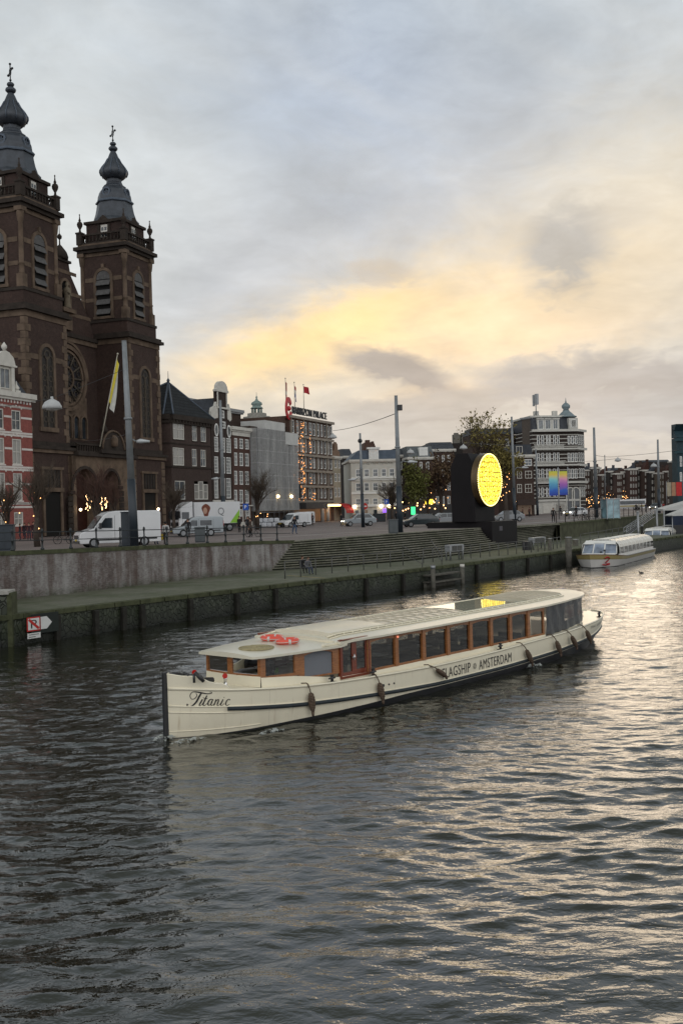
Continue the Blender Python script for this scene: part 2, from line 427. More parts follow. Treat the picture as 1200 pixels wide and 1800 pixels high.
# ------------------------------------------------------------------ water
def make_water():
    def axis(a, b, c, d, st, g):
        xs = list(np.arange(b, c, st)); x = c; s_ = st
        while x < d: xs.append(x); s_ *= g; x += s_
        xs.append(d); x = b; s_ = st; lo = []
        while x > a: s_ *= g; x -= s_; lo.append(max(a, x))
        return np.array(lo[::-1] + xs)
    xs = axis(-500, -10, 13, 900, .066, 1.045); ys = axis(-60, 9.5, 30, 1200, .066, 1.012)
    Xg, Yg = np.meshgrid(xs, ys); Zg = np.zeros_like(Xg); Dx = np.zeros_like(Xg); Dy = np.zeros_like(Xg)
    rng = np.random.RandomState(3)
    dist = np.hypot(Xg, Yg)
    for i in range(90):
        lam = .30 * (8.5 ** (rng.rand()**1.1)); k = 2*PI/lam
        th = R(-97) + rng.normal(0, R(29)); 
        sl = .0200 * (1.3 if .3 < lam < 1.0 else .72)
        ph = rng.rand()*2*PI
        warp = .6*np.sin(Xg*.31+ph)+.5*np.cos(Yg*.23+ph*2)
        fade = np.clip(1.4 - dist/(lam*125), 0, 1)
        pz_ = k*(Xg*math.cos(th)+Yg*math.sin(th)) + ph + warp
        Zg += sl/k*np.sin(pz_)*fade; q_ = sl/k*np.cos(pz_)*fade*1.5; Dx += math.cos(th)*q_; Dy += math.sin(th)*q_
    gust = .8+.35*np.sin(Xg*.21+1.3*np.sin(Yg*.16))*np.cos(Yg*.27+.6*np.sin(Xg*.3))
    Zg *= gust; Xg = Xg + Dx*gust; Yg = Yg + Dy*gust
    bx, by = G(294, 1297, 0); S_ = (Xg-bx)*.6486+(Yg-by)*.761; L2 = np.abs((Xg-bx)*.761-(Yg-by)*.6486)
    for c_, k_, a_ in ((.5, 5.5, .045), (1.7, 4.2, .030), (3.0, 3.4, .020)):
        w2_ = L2-(c_+.30*np.maximum(S_, 0)); on = (S_ > -.3)*np.exp(-np.maximum(S_, 0)/16)*np.clip((S_+.3)/1.2, 0, 1)
        Zg += a_*np.exp(-(w2_/.62)**2)*np.cos(w2_*k_+.5*np.sin(S_*1.1))*on*(1+.4*np.sin(S_*.9+c_))
    n, m_ = Xg.shape
    me = bpy.data.meshes.new('water')
    v = np.stack([Xg, Yg, Zg], -1).reshape(-1, 3)
    idx = np.arange(n*m_).reshape(n, m_)
    q = np.stack([idx[:-1, :-1], idx[:-1, 1:], idx[1:, 1:], idx[1:, :-1]], -1).reshape(-1, 4)
    me.vertices.add(len(v)); me.vertices.foreach_set('co', v.ravel())
    me.loops.add(q.size); me.loops.foreach_set('vertex_index', q.ravel().astype(np.int32))
    me.polygons.add(len(q)); me.polygons.foreach_set('loop_start', np.arange(0, q.size, 4, dtype=np.int32))
    me.polygons.foreach_set('loop_total', np.full(len(q), 4, dtype=np.int32))
    me.polygons.foreach_set('use_smooth', np.ones(len(q), dtype=bool))
    me.update(calc_edges=True)
    m, t, p = newmat('canal_water')
    v = t.obj(); x, y, z = t.sep(v)
    big = t.mr(t.noise(v, .12, 3), .35, .65)
    t.l.new(t.mix(big, (.0060, .0070, .0024), (.0095, .0105, .0042)), p.inputs['Base Color'])
    p.inputs['Roughness'].default_value = .0
    p.inputs['IOR'].default_value = 1.80
    sv_ = t.comb(t.m('MULTIPLY', x, .62), y, z)
    a = t.noise(sv_, 3.3, 4, .55, .4); b = t.noise(sv_, 9.0, 3, .5, .2); c_ = t.noise(sv_, 1.2, 3, .5, .6)
    h = t.m('ADD', t.m('ADD', t.m('MULTIPLY', a, .55), t.m('MULTIPLY', b, .10)), t.m('MULTIPLY', c_, .9))
    t.l.new(t.bump(h, .75, .085), p.inputs['Normal'])
    me.materials.append(m)
    o = link('water', me); tagp(o, kind='structure')
make_water()

# ------------------------------------------------------------------ ground: street, walls, promenade, steps
def xyz(px, py, z): g = G(px, py, z); return (g[0], g[1], z)
FW = [(0, 1058), (35, 1053), (150, 1040), (300, 1022), (450, 1005.6)]          # foot of the brick wall
TWp = {0: 971, 35: 970, 150: 965.5, 300: 959, 450: 952.5}
wall_foot = [G(x, y, ZT) for x, y in FW]
def zat(px, py, P): 
    a, b = ray(px, py); return H + b*P[1]
wall_top = [(P[0], P[1], zat(x, TWp[x], P)) for (x, y), P in zip(FW, wall_foot)]
# extend past the left edge of the photo
d0 = Vector(wall_foot[0]) - Vector(wall_foot[1]); d0.normalize()
ext = tuple(Vector(wall_foot[0]) + d0*40)
e2 = LP(517, 951, wall_foot[3], wall_foot[4]); dw = (Vector(wall_foot[4])-Vector(wall_foot[3])).normalized()
wend = Vector(wall_foot[3]) + dw*e2[0]; wend = (wend.x, wend.y, e2[1])
stair_top = [(wend[0], wend[1], wend[2])] + [xyz(x, y, ZS) for x, y in [(600, 944.5), (700, 937), (820, 929), (913, 924), (983, 919.5)]]
stair_bot = [xyz(x, y, ZT) for x, y in [(455, 1004), (600, 995), (715, 986), (850, 970)]] + [xyz(950, 953.5, 1.62)]
rw_top = [xyz(x, y, ZS) for x, y in [(983, 919.5), (1030, 915.5), (1077, 911), (1150, 904), (1210, 899), (1400, 889)]]
_s, _z, _d = LP(1035, 938, rw_top[0][:2], rw_top[2][:2]); _u = (Vector(rw_top[2][:2])-Vector(rw_top[0][:2])).normalized()
stair_bot.append((rw_top[0][0]+_u.x*_s, rw_top[0][1]+_u.y*_s, _z))
edge = [G(x, y, ZT) for x, y in [(40, 1079), (200, 1060), (440, 1033), (715, 1002), (880, 982), (990, 968)]]
ed = (Vector(edge[-1]) - Vector(edge[-2])).normalized(); edge.append(tuple(Vector(edge[-1]) + ed*45))

asph = mat('street_paving', (.17, .135, .125), .85, 0, .22, .6, .25)
def paving(name, c, c2, s=.22):
    m, t, p = newmat(name); v = t.obj()
    b = t.n('ShaderNodeTexBrick'); t.l.new(v, b.inputs['Vector']); b.inputs['Scale'].default_value = 1
    b.inputs['Brick Width'].default_value = s*2; b.inputs['Row Height'].default_value = s
    b.inputs['Color1'].default_value = c4(c); b.inputs['Color2'].default_value = c4(c2); b.inputs['Mortar'].default_value = c4(tuple(q*.5 for q in c)); b.inputs['Mortar Size'].default_value = .012
    n = t.mr(t.noise(v, .25, 6, .65), .3, .7, .65, 1.25)
    t.l.new(t.mix(1.0, b.outputs[0], t.comb(n, n, n), 'MULTIPLY'), p.inputs['Base Color'])
    p.inputs['Roughness'].default_value = .7
    return m
pave = paving('brick_paving', (.15, .115, .105), (.185, .15, .14))
path_m = paving('kerb_slabs', (.24, .235, .22), (.30, .29, .27), .3)
def poly_obj(name, rows, m, kind='structure'):
    mb = MB()
    for r0, r1 in zip(rows, rows[1:]):
        for a, b, c, d in zip(r0, r0[1:], r1[1:], r1): mb.quad(a, b, c, d)
    o = mb.build(name, m, fix=False); tagp(o, kind=kind); return o
inl = Vector((-.88, .47))
edge_line = [(ext[0], ext[1], wall_top[0][2])] + wall_top + stair_top + rw_top[1:]
row1 = []
for i, p_ in enumerate(edge_line):
    row1.append((p_[0]-9, p_[1]+9*.5, ZS))
row2 = [(-1500, -300 + 0*i, ZS) for i in range(2)]
mb = MB()
for a, b, c, d in zip(edge_line, edge_line[1:], row1[1:], row1): mb.quad(a, b, c, d)
far = [(-1500, row1[0][1], ZS)] + [(-1500+ i*100, 1500, ZS) for i in range(len(row1)-1)]
for a, b, c, d in zip(row1, row1[1:], far[1:], far): mb.quad(a, b, c, d)
mb.add([row1[-1], edge_line[-1], (1500, edge_line[-1][1]+40, ZS), (1500, 1500, ZS), far[-1]], [(0, 1, 2, 3, 4)])
o = mb.build('street', pave, fix=False); tagp(o, kind='structure')

# brick quay wall with lime bloom, coping on top
def stone_rubble(name):
    m, t, p = newmat(name); v = t.obj(); x, y, z = t.sep(v)
    vo = t.n('ShaderNodeTexVoronoi', feature='DISTANCE_TO_EDGE'); vo.inputs['Scale'].default_value = 3.2
    sv_ = t.comb(t.m('ADD', x, y), z, 0.0); t.l.new(sv_, vo.inputs['Vector'])
    v2 = t.n('ShaderNodeTexVoronoi'); v2.inputs['Scale'].default_value = 3.2; t.l.new(sv_, v2.inputs['Vector'])
    f = t.mr(vo.outputs['Distance'], .0, .09)
    n = t.mr(t.noise(v, .6, 5), .35, .65)
    st = t.mix(t.sep(v2.outputs['Color'])[0], (.016, .019, .014), (.075, .082, .062))
    c_ = t.mix(f, (.008, .009, .006), st)
    wet = t.mr(z, .05, .9, 1, 0)
    c_ = t.mix(t.m('MULTIPLY', n, .6), c_, (.022, .034, .008))
    c_ = t.mix(wet, c_, (.008, .010, .006))
    t.l.new(c_, p.inputs['Base Color']); p.inputs['Roughness'].default_value = .6
    t.l.new(t.bump(f, .8, .05), p.inputs['Normal'])
    return m
rubble = stone_rubble('basalt_quay')
def bloom_brick():
    m = brick('quay_brick', (.105, .080, .074), (.14, .105, .096), (.17, .155, .145), weather=.2)
    t = NT(m.node_tree); p = m.node_tree.nodes['Principled BSDF']; src = p.inputs['Base Color'].links[0].from_socket
    v = t.obj(); x, y, z = t.sep(v)
    s_ = t.m('ADD', x, t.m('MULTIPLY', y, .6))
    n = t.noise(t.comb(t.m('MULTIPLY', s_, .55), t.m('MULTIPLY', z, .10), 0.0), 1.6, 5, .6)
    n2 = t.noise(v, 1.6, 6, .7)
    n9 = t.noise(t.comb(t.m('MULTIPLY', s_, 4.0), t.m('MULTIPLY', z, 14.0)), 1.0, 3, .6)
    f = t.mr(t.m('ADD', t.m('ADD', t.m('MULTIPLY', n, .5), t.m('MULTIPLY', n2, .28)), t.m('MULTIPLY', n9, .24)), .44, .60)
    grad = t.mr(x, -30, -19, .25, 1.0)
    col = t.mix(t.m('MULTIPLY', f, t.m('MULTIPLY', grad, .78)), src, (.35, .342, .33))
    n4 = t.mr(t.noise(t.comb(t.m('MULTIPLY', s_, 1.2), t.m('MULTIPLY', z, .12), 4.0), 1.0, 4), .56, .62)
    col = t.mix(t.m('MULTIPLY', n4, .5), col, (.075, .045, .035))
    g = t.m('MULTIPLY', t.mr(z, 1.45, 1.95, 1, 0), t.mr(n2, .35, .6))
    col = t.mix(t.m('MULTIPLY', g, .85), col, (.035, .04, .018))
    t.l.new(col, p.inputs['Base Color']); return m
qb = bloom_brick()
mb = MB()
wt = [(ext[0], ext[1], wall_top[0][2])] + wall_top + [wend]
# end of the wall slopes down with the steps
foot_end = (wend[0], wend[1], ZT)
segs = wt
for a, b in zip(segs, segs[1:]):
    mb.quad((a[0], a[1], -1), (b[0], b[1], -1), (b[0], b[1], b[2]-.18), (a[0], a[1], a[2]-.18))
    # thickness behind
    mb.quad((a[0]-.5, a[1]+.27, -1), (b[0]-.5, b[1]+.27, -1), (b[0]-.5, b[1]+.27, b[2]-.18), (a[0]-.5, a[1]+.27, a[2]-.18))
o = mb.build('quay_wall', qb, fix=False); tagp(o, 'high brick quay wall streaked with white lime below the street', 'wall')
cop = MB(); mossy = mat('mossy_stone', (.062, .068, .036), .85, 0, .4, 2.0, .5)
for a, b in zip(segs, segs[1:]):
    A_, B_ = Vector(a), Vector(b); n_ = Vector(((B_-A_).y, -(B_-A_).x, 0)).normalized()
    q = [A_+n_*.06, B_+n_*.06, B_-n_*.5, A_-n_*.5]
    lo = [p_ - Vector((0, 0, .18)) for p_ in q]; hi = [p_ + Vector((0, 0, .06)) for p_ in q]
    cop.add(lo+hi, [(0,1,2,3),(7,6,5,4),(0,4,5,1),(1,5,6,2),(2,6,7,3),(3,7,4,0)])
cop.build('coping', mossy, o)

# promenade
m, t, p = newmat('promenade_paving'); v = t.obj(); x, y, z = t.sep(v)
n1 = t.mr(t.noise(v, .35, 6, .7), .38, .62); n2 = t.mr(t.noise(v, 3.0, 5, .7), .3, .7, .75, 1.2)
c_ = t.mix(n1, (.060, .072, .032), (.125, .125, .090)); c_ = t.mix(1.0, c_, t.comb(n2, n2, n2), 'MULTIPLY')
t.l.new(c_, p.inputs['Base Color']); p.inputs['Roughness'].default_value = .8
t.l.new(t.bump(n2, .4, .03), p.inputs['Normal'])
prom_m = m
mb = MB()
inner = [ext] + wall_foot + [tuple(q) for q in stair_bot] 
Ltop = [(a[0], a[1], ZT) for a in [tuple(Vector(edge[0]) - (Vector(edge[1])-Vector(edge[0])).normalized()*1.2)] + edge]
inn = [(a[0]-.6, a[1]+.4, (a[2]-.02 if len(a) > 2 else ZT)) for a in inner]
def interp(poly, tt):
    L = [0]
    for a, b in zip(poly, poly[1:]): L.append(L[-1] + (Vector(b)-Vector(a)).length)
    s_ = tt*L[-1]
    for i in range(len(poly)-1):
        if s_ <= L[i+1] + 1e-9: return Vector(poly[i]).lerp(Vector(poly[i+1]), (s_-L[i])/(L[i+1]-L[i]))
    return Vector(poly[-1])
inn = inn[1:] + [(rw_top[3][0], rw_top[3][1], ZT)]
N_ = 40
ra = [interp(Ltop, i/N_) for i in range(N_+1)]; rb = [interp(inn, i/N_) for i in range(N_+1)]
for i in range(N_): mb.quad(ra[i], ra[i+1], rb[i+1], rb[i])
o = mb.build('promenade', prom_m, fix=False); tagp(o, kind='structure')

# lower quay wall of dark basalt with a stone coping and timber piles
mb = MB()
for a, b in zip(Ltop, Ltop[1:]):
    mb.quad((a[0], a[1], -1.5), (b[0], b[1], -1.5), (b[0], b[1], ZT-.22), (a[0], a[1], ZT-.22))
    mb.quad((a[0]-.6, a[1]+.5, -1.5), (b[0]-.6, b[1]+.5, -1.5), (b[0]-.6, b[1]+.5, ZT-.22), (a[0]-.6, a[1]+.5, ZT-.22))
lowq = mb.build('lower_quay_wall', rubble, fix=False); tagp(lowq, 'low wet basalt quay wall along the water with green growth', 'wall')
cop = MB()
for a, b in zip(Ltop, Ltop[1:]):
    A_, B_ = Vector(a), Vector(b); n_ = Vector(((B_-A_).y, -(B_-A_).x, 0)).normalized()
    L = (B_-A_).length; k = max(1, int(L/1.6))
    for i in range(k):
        P_ = A_.lerp(B_, i/k+.004); Q_ = A_.lerp(B_, (i+1)/k-.004)
        q = [P_+n_*.1, Q_+n_*.1, Q_-n_*.45, P_-n_*.45]
        lo = [p_ - Vector((0, 0, .22)) for p_ in q]; hi = [p_ + Vector((0, 0, .03)) for p_ in q]
        cop.add(lo+hi, [(0,1,2,3),(7,6,5,4),(0,4,5,1),(1,5,6,2),(2,6,7,3),(3,7,4,0)])
cop.build('coping', mossy, lowq, bevel=.02)
wetwood = mat('wet_timber', (.022, .021, .017), .7, 0, .4, 3, .5)
def along_edge(px, out=0.0):
    """point of the quay edge seen at picture column px"""
    for a, b in zip(Ltop, Ltop[1:]):
        s_, z_, d_ = LP(px, 1000, a, b); L = math.hypot(b[0]-a[0], b[1]-a[1])
        if -1e-6 <= s_ <= L:
            u = Vector((b[0]-a[0], b[1]-a[1])).normalized(); n_ = Vector((u.y, -u.x))
            P_ = Vector(a[:2]) + u*s_ + n_*out; return P_, u, n_
    return None
fpiles = MB()
def pile_at(px):
    r_ = along_edge(px, .16)
    if r_:
        P_, u, n_ = r_
        a = math.atan2(u.y, u.x); c_, s_ = math.cos(a), math.sin(a)
        q = MB(); q.box(-.14, -.12, -1, .14, .12, ZT-.24)
        fpiles.add([(P_.x + c_*x_-s_*y_, P_.y + s_*x_+c_*y_, z_) for x_, y_, z_ in q.v], q.f)
for px in (95, 163, 212, 245, 330, 412, 480, 560, 640, 705, 835, 880, 925, 965): pile_at(px)
fpiles.build('timber_fender', wetwood, lowq, bevel=.03)

# amphitheatre steps: a fan that widens to the right
NST = 12
m, t, p = newmat('step_stone'); v = t.obj()
n1 = t.mr(t.noise(v, .5, 6, .7), .35, .65); n2 = t.mr(t.noise(v, 4.0, 5, .7), .3, .7, .7, 1.2)
c_ = t.mix(n1, (.10, .102, .066), (.21, .20, .16)); c_ = t.mix(1.0, c_, t.comb(n2, n2, n2), 'MULTIPLY')
t.l.new(c_, p.inputs['Base Color']); p.inputs['Roughness'].default_value = .75
step_m = m
mb = MB(); M_ = 30
T_ = [interp(stair_top, i/M_) for i in range(M_+1)]
B_ = [interp([Vector(q) for q in stair_bot], i/M_) for i in range(M_+1)]
def nos(k, i):
    f = k/NST; P_ = B_[i].lerp(T_[i], f); return P_
for i in range(M_):
    for k in range(NST):
        a, b = nos(k, i), nos(k, i+1); c_, d_ = nos(k+1, i), nos(k+1, i+1)
        z0a, z0b = a.z, b.z; z1a, z1b = c_.z, d_.z
        # riser k, then tread back to the next nosing
        ix, iy = -.06, .04
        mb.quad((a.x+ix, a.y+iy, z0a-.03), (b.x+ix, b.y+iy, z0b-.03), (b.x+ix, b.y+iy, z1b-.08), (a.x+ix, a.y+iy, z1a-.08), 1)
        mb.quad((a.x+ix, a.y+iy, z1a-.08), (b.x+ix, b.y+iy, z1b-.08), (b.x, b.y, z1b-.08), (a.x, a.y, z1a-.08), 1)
        mb.quad((a.x, a.y, z1a-.08), (b.x, b.y, z1b-.08), (b.x, b.y, z1b), (a.x, a.y, z1a))
        # slight shadow gap under the nosing
        mb.quad((a.x, a.y, z1a), (b.x, b.y, z1b), (d_.x, d_.y, z1b), (c_.x, c_.y, z1a))
    a, b = nos(NST, i), nos(NST, i+1)
    mb.quad((a.x, a.y, a.z-.2), (b.x, b.y, b.z-.2), (b.x, b.y, b.z+.012), (a.x, a.y, a.z+.012))
    mb.quad((a.x, a.y, a.z+.012), (b.x, b.y, b.z+.012), (b.x-.5, b.y+.3, b.z+.012), (a.x-.5, a.y+.3, a.z+.012))
o = mb.build('broad_steps', [step_m, mat('shaded_riser', (.020, .022, .015), .9, 0, .3, 2)], fix=False); tagp(o, 'long flight of broad mossy stone steps from the street down to the promenade', 'steps')  # riser colour is darkened to hold the shade below each nosing

# right-hand retaining wall
moss_wall = mat('mossy_concrete', (.070, .072, .044), .85, 0, .4, .9, .4)
mb = MB()
foot = [(a[0], a[1]) for a in rw_top]
for a, b in zip(rw_top, rw_top[1:]):
    mb.quad((a[0], a[1], -1), (b[0], b[1], -1), (b[0], b[1], b[2]-.2), (a[0], a[1], a[2]-.2))
    mb.quad((a[0]-.4, a[1]+.25, -1), (b[0]-.4, b[1]+.25, -1), (b[0]-.4, b[1]+.25, b[2]-.2), (a[0]-.4, a[1]+.25, a[2]-.2))
rw = mb.build('retaining_wall', moss_wall, fix=False); tagp(rw, 'green stained concrete retaining wall right of the broad steps', 'wall')
cop = MB()
for a, b in zip(rw_top, rw_top[1:]):
    A_, B2 = Vector(a), Vector(b); n_ = Vector(((B2-A_).y, -(B2-A_).x, 0)).normalized()
    q = [A_+n_*.1, B2+n_*.1, B2-n_*.5, A_-n_*.5]
    lo = [p_ - Vector((0, 0, .2)) for p_ in q]; hi = [p_ + Vector((0, 0, .03)) for p_ in q]
    cop.add(lo+hi, [(0,1,2,3),(7,6,5,4),(0,4,5,1),(1,5,6,2),(2,6,7,3),(3,7,4,0)])
cop.build('coping', mossy, rw)

# pale kerb lines and road markings on the street, 4 mm sheets
def strip(name, pts, wd, m, dz=.004, kind='structure'):
    mb = MB()
    P_ = [Vector(q) for q in pts]
    for a, b in zip(P_, P_[1:]):
        u = (b-a); u.z = 0; u.normalize(); n_ = Vector((u.y, -u.x, 0))*wd/2
        mb.quad(a-n_+Vector((0,0,dz)), b-n_+Vector((0,0,dz)), b+n_+Vector((0,0,dz)), a+n_+Vector((0,0,dz)))
    o = mb.build(name, m, fix=False); tagp(o, kind=kind); return o
linem = mat('kerb_stone_pale', (.42, .41, .39), .8, 0, .15, 1)
E2 = lambda px, py: xyz(px, py, ZS)
strip('kerb_line', [E2(400, 949), E2(520, 942), E2(640, 934.5), E2(760, 927.5)], .35, linem)
strip('kerb_line', [E2(420, 939.5), E2(540, 934), E2(640, 929), E2(700, 926)], .2, linem, .008)
strip('kerb_line', [E2(905, 913), E2(1000, 908.5), E2(1100, 900), E2(1150, 896)], .5, linem)
strip('tram_track', [E2(430, 933), E2(560, 926), E2(700, 918)], .12, mat('rail_steel', (.25, .25, .26), .35, .8), .012)
strip('footpath', [E2(905, 921), E2(985, 916), E2(1080, 907), E2(1150, 900.5)], 1.6, path_m, .016)
# ------------------------------------------------------------------ the cream saloon boat
BO = Vector((*G(294, 1297, 0), 0)); bu = Vector((.6486, .761, 0)); bn = Vector((.761, -.6486, 0))
BRZ = math.atan2(bu.y, bu.x)          # local x runs aft, local -y is the side facing the viewer
L_ = 24.4
HB = [(0,.03),(.3,.33),(.8,.80),(1.4,1.15),(2,1.4),(3.75,1.75),(5,1.95),(6.5,2.1),(8,2.15),(17,2.15),(19.5,2.06),(21.3,1.86),(22.6,1.5),(23.6,1.05),(24.1,.62),(24.4,.0)]
SH = [(0,1.33),(.4,1.30),(1.2,1.22),(2.4,1.12),(3.85,1.02),(5,.98),(6.5,.95),(8,.91),(10,.87),(12.8,.89),(15.5,.96),(18.2,1.03),(21,1.14),(24.4,1.27)]
STK = [(0,.82),(.9,.75),(2,.66),(3.5,.54),(5,.47),(6.5,.42),(8,.36),(10,.30),(12.8,.30),(15.5,.34),(18.2,.42),(21,.56),(24,.74)]
BLK = [(0,-.02),(.6,.0),(2,.06),(4,.11),(6,.16),(8,.20),(10,.185),(12.8,.19),(15.5,.22),(18.2,.29),(21,.43),(24,.60)]
def lerp_t(T, s):
    if s <= T[0][0]: return T[0][1]
    for (a, b), (c, d) in zip(T, T[1:]):
        if s <= c: return b + (d-b)*(s-a)/(c-a)
    return T[-1][1]
def smooth_t(T):
    xs = np.array([q[0] for q in T]); ys = np.array([q[1] for q in T]); n = len(xs)
    h = np.diff(xs); dl = np.diff(ys)/h; m = np.zeros(n)
    for i in range(1, n-1):
        m[i] = 0 if dl[i-1]*dl[i] <= 0 else 2*dl[i-1]*dl[i]/(dl[i-1]+dl[i])
    m[0], m[-1] = dl[0], dl[-1]
    def f(s):
        s = min(max(s, xs[0]), xs[-1]); i = min(max(int(np.searchsorted(xs, s))-1, 0), n-2)
        u = (s-xs[i])/h[i]
        return float((1+2*u)*(1-u)**2*ys[i] + u*(1-u)**2*h[i]*m[i] + u*u*(3-2*u)*ys[i+1] + u*u*(u-1)*h[i]*m[i+1])
    return f
hb, sh, stk, blk = smooth_t(HB), smooth_t(SH), smooth_t(STK), smooth_t(BLK)
def wlf(s):   # waterline half beam as a share of deck half beam
    return lerp_t([(0, .75), (1.5, .90), (4, .97), (7, 1), (14, 1.0), (18, .92), (21, .75), (24.4, .1)], s)
def lat(s, z):
    a, b = hb(s), hb(s)*wlf(s)
    k = max(0, min(1, (z+.1)/(sh(s)+.1)))
    return b + (a-b)*math.sin(k*PI/2)
boat = thing('saloon_boat', 'long cream saloon boat with varnished wooden windows under way on the canal', 'boat', tuple(BO), BRZ)
cream = mat('cream_enamel', (.78, .72, .56), .26, 0, .05, .7, 0, coat=.3)
m, t, p = newmat('cream_hull'); v = t.obj(); x, y, z = t.sep(v)
st = t.noise(t.comb(t.m('MULTIPLY', x, 2.5), t.m('MULTIPLY', y, 2.5), t.m('MULTIPLY', z, .5)), 1.0, 5, .6)
lowd = t.mr(z, .1, .75, 1, 0)
cc = t.mix(t.m('MULTIPLY', lowd, t.mr(st, .3, .7, .1, .55)), (.78, .72, .56), (.50, .45, .34))
seam = t.m('LESS_THAN', t.m('FRACT', t.m('DIVIDE', x, 2.45)), .006)
cc = t.mix(t.m('MULTIPLY', seam, .35), cc, (.30, .26, .19))
rs_ = t.mr(t.noise(t.comb(t.m('MULTIPLY', x, 7.0), 0.0, t.m('MULTIPLY', z, .7)), 1.0, 4, .6), .60, .72)
cc = t.mix(t.m('MULTIPLY', t.m('MULTIPLY', rs_, t.mr(z, .2, 1.1, 1, .2)), .45), cc, (.36, .26, .15))
cc = t.mix(t.m('MULTIPLY', t.mr(t.noise(v, 1.7, 6, .7), .56, .75), .25), cc, (.45, .38, .27))
t.l.new(cc, p.inputs['Base Color']); p.inputs['Roughness'].default_value = .3; p.inputs['Coat Weight'].default_value = .25; p.inputs['Coat Roughness'].default_value = .1
t.l.new(t.bump(t.noise(v, .9, 2), .12, .1), p.inputs['Normal'])
hullm = m
roofm = mat('cream_roof', (.66, .62, .50), .34, 0, .07, .8, .05, coat=.15)
def wood(name, a, b, rough=.3):
    m, t, p = newmat(name); v = t.obj(); x, y, z = t.sep(v)
    n = t.noise(t.comb(t.m('MULTIPLY', x, 2.0), t.m('MULTIPLY', y, 2.0), t.m('MULTIPLY', z, 14.0)), 2.0, 4, .6, 1.2)
    t.l.new(t.mix(t.mr(n, .35, .65), a, b), p.inputs['Base Color']); p.inputs['Roughness'].default_value = rough
    p.inputs['Coat Weight'].default_value = .35; p.inputs['Coat Roughness'].default_value = .15
    return m
varn = wood('varnished_wood', (.20, .076, .023), (.35, .14, .047))
varnd = wood('red_varnished_wood', (.12, .022, .010), (.21, .045, .018))
# hull skins
NS = 96
def sspace(): 
    return [24.4*((1-math.cos(PI*i/NS))/2*.6 + i/NS*.4) for i in range(NS+1)]
SS = sspace()
mb = MB(); mats = [hullm, blackp]
for side in (-1, 1):
    cols = []
    for s in SS:
        zs_ = [-.5, blk(s), blk(s)+.004] + [blk(s)+(sh(s)-blk(s))*k/6 for k in range(1, 7)]
        cols.append([(s, side*max(.0, lat(s, z_) if z_ > -.4 else lat(s, 0)*.8), z_) for z_ in zs_])
    for a, b in zip(cols, cols[1:]):
        for k in range(len(a)-1):
            mb.add([a[k], b[k], b[k+1], a[k+1]], [(0, 1, 2, 3)], 1 if k < 2 else 0, True)
hull = mb.build('hull', mats, boat)
bm = bmesh.new(); bm.from_mesh(hull.data); bmesh.ops.remove_doubles(bm, verts=bm.verts, dist=.0015); bmesh.ops.recalc_face_normals(bm, faces=bm.faces); bm.to_mesh(hull.data); bm.free()
# deck
mb = MB()
for a, b in zip(SS, SS[1:]):
    mb.quad((a, -hb(a), sh(a)-.02), (b, -hb(b), sh(b)-.02), (b, hb(b), sh(b)-.02), (a, hb(a), sh(a)-.02))
mb.build('deck', cream, boat)
# rail bead, strake
def bead(name, zf, r, m, s0, s1, off=.0, squash=1.0, parent=None, sides=(-1, 1)):
    mb = MB()
    for side in sides:
        pts = []
        n = 80
        for i in range(n+1):
            s = s0+(s1-s0)*i/n; pts.append((s, side*(lat(s, zf(s))+off), zf(s)))
        mb.tube(pts, r, 6, 0)
    return mb.build(name, m, parent or boat)
bead('rail_bead', sh, .035, cream, .02, 24.35, .01)
bead('upper_bead', lambda s: stk(s)+.04, .018, cream, .02, 24.3, .012)
bead('lower_bead', lambda s: stk(s)-.13 if s < 1.6 else stk(s)-.13, .015, cream, .02, 1.7, .012)
bead('rubbing_strake', lambda s: stk(s)-.02, .06, mat('tarred_rubber', (.030, .037, .042), .5, 0, .2, 3), 1.25, 24.3, .03)
bead('spray_bead', lambda s: .16, .012, cream, .02, 2.2, .01)
# stem post
mb = MB(); mb.box(-.10, -.05, -.4, .05, .05, 1.78); mb.build('stem_post', blackp, boat, bevel=.015)
# bulwark at the bow with its scrolled top
BW = [(0,1.72),(.3,1.70),(.55,1.67),(.75,1.63),(.95,1.52),(1.15,1.44),(1.5,1.40),(1.75,1.38),(1.95,1.30),(2.08,1.16)]
def unpx(px, py, zf=None, ins=0.0, n=60):
    """photo pixel to (s, z) on the visible side of the hull, inset by ins"""
    l = 1.5
    for i in range(n):
        A = (BO.x+bn.x*l, BO.y+bn.y*l); s, z, d = LP(px, py, A, (A[0]+bu.x, A[1]+bu.y)); l += (max(.02, hb(s))-ins-l)*.3
    return s, z
_b = [unpx(x, y) for x, y in [(296, 1188), (320, 1190), (330, 1190), (352, 1191), (360, 1196), (368, 1200), (378, 1202), (392, 1203), (400, 1207), (405, 1213)]]
BW = [(0, 1.72)] + [(s, z) for s, z in _b[1:]]
bwf = lambda s: max(lerp_t(BW, s), sh(s))
mb = MB(); ss = [BW[-1][0]*i/40 for i in range(41)]
for side in (-1, 1):
    for a, b in zip(ss, ss[1:]):
        mb.add([(a, side*hb(a), sh(a)), (b, side*hb(b), sh(b)), (b, side*(hb(b)+.01), bwf(b)), (a, side*(hb(a)+.01), bwf(a))], [(0, 1, 2, 3)], 0, True)
        ia, ib = max(0, hb(a)-.05), max(0, hb(b)-.05)
        mb.add([(a, side*ia, sh(a)), (b, side*ib, sh(b)), (b, side*ib, bwf(b)), (a, side*ia, bwf(a))], [(0, 1, 2, 3)], 0, True)
blw = mb.build('bulwark', hullm, boat)
mb = MB()
for side in (-1, 1):
    mb.tube([(s, side*(max(.02, hb(s)-.02)), bwf(s)+.01) for s in ss], .028, 6)
mb.build('capping', cream, blw)
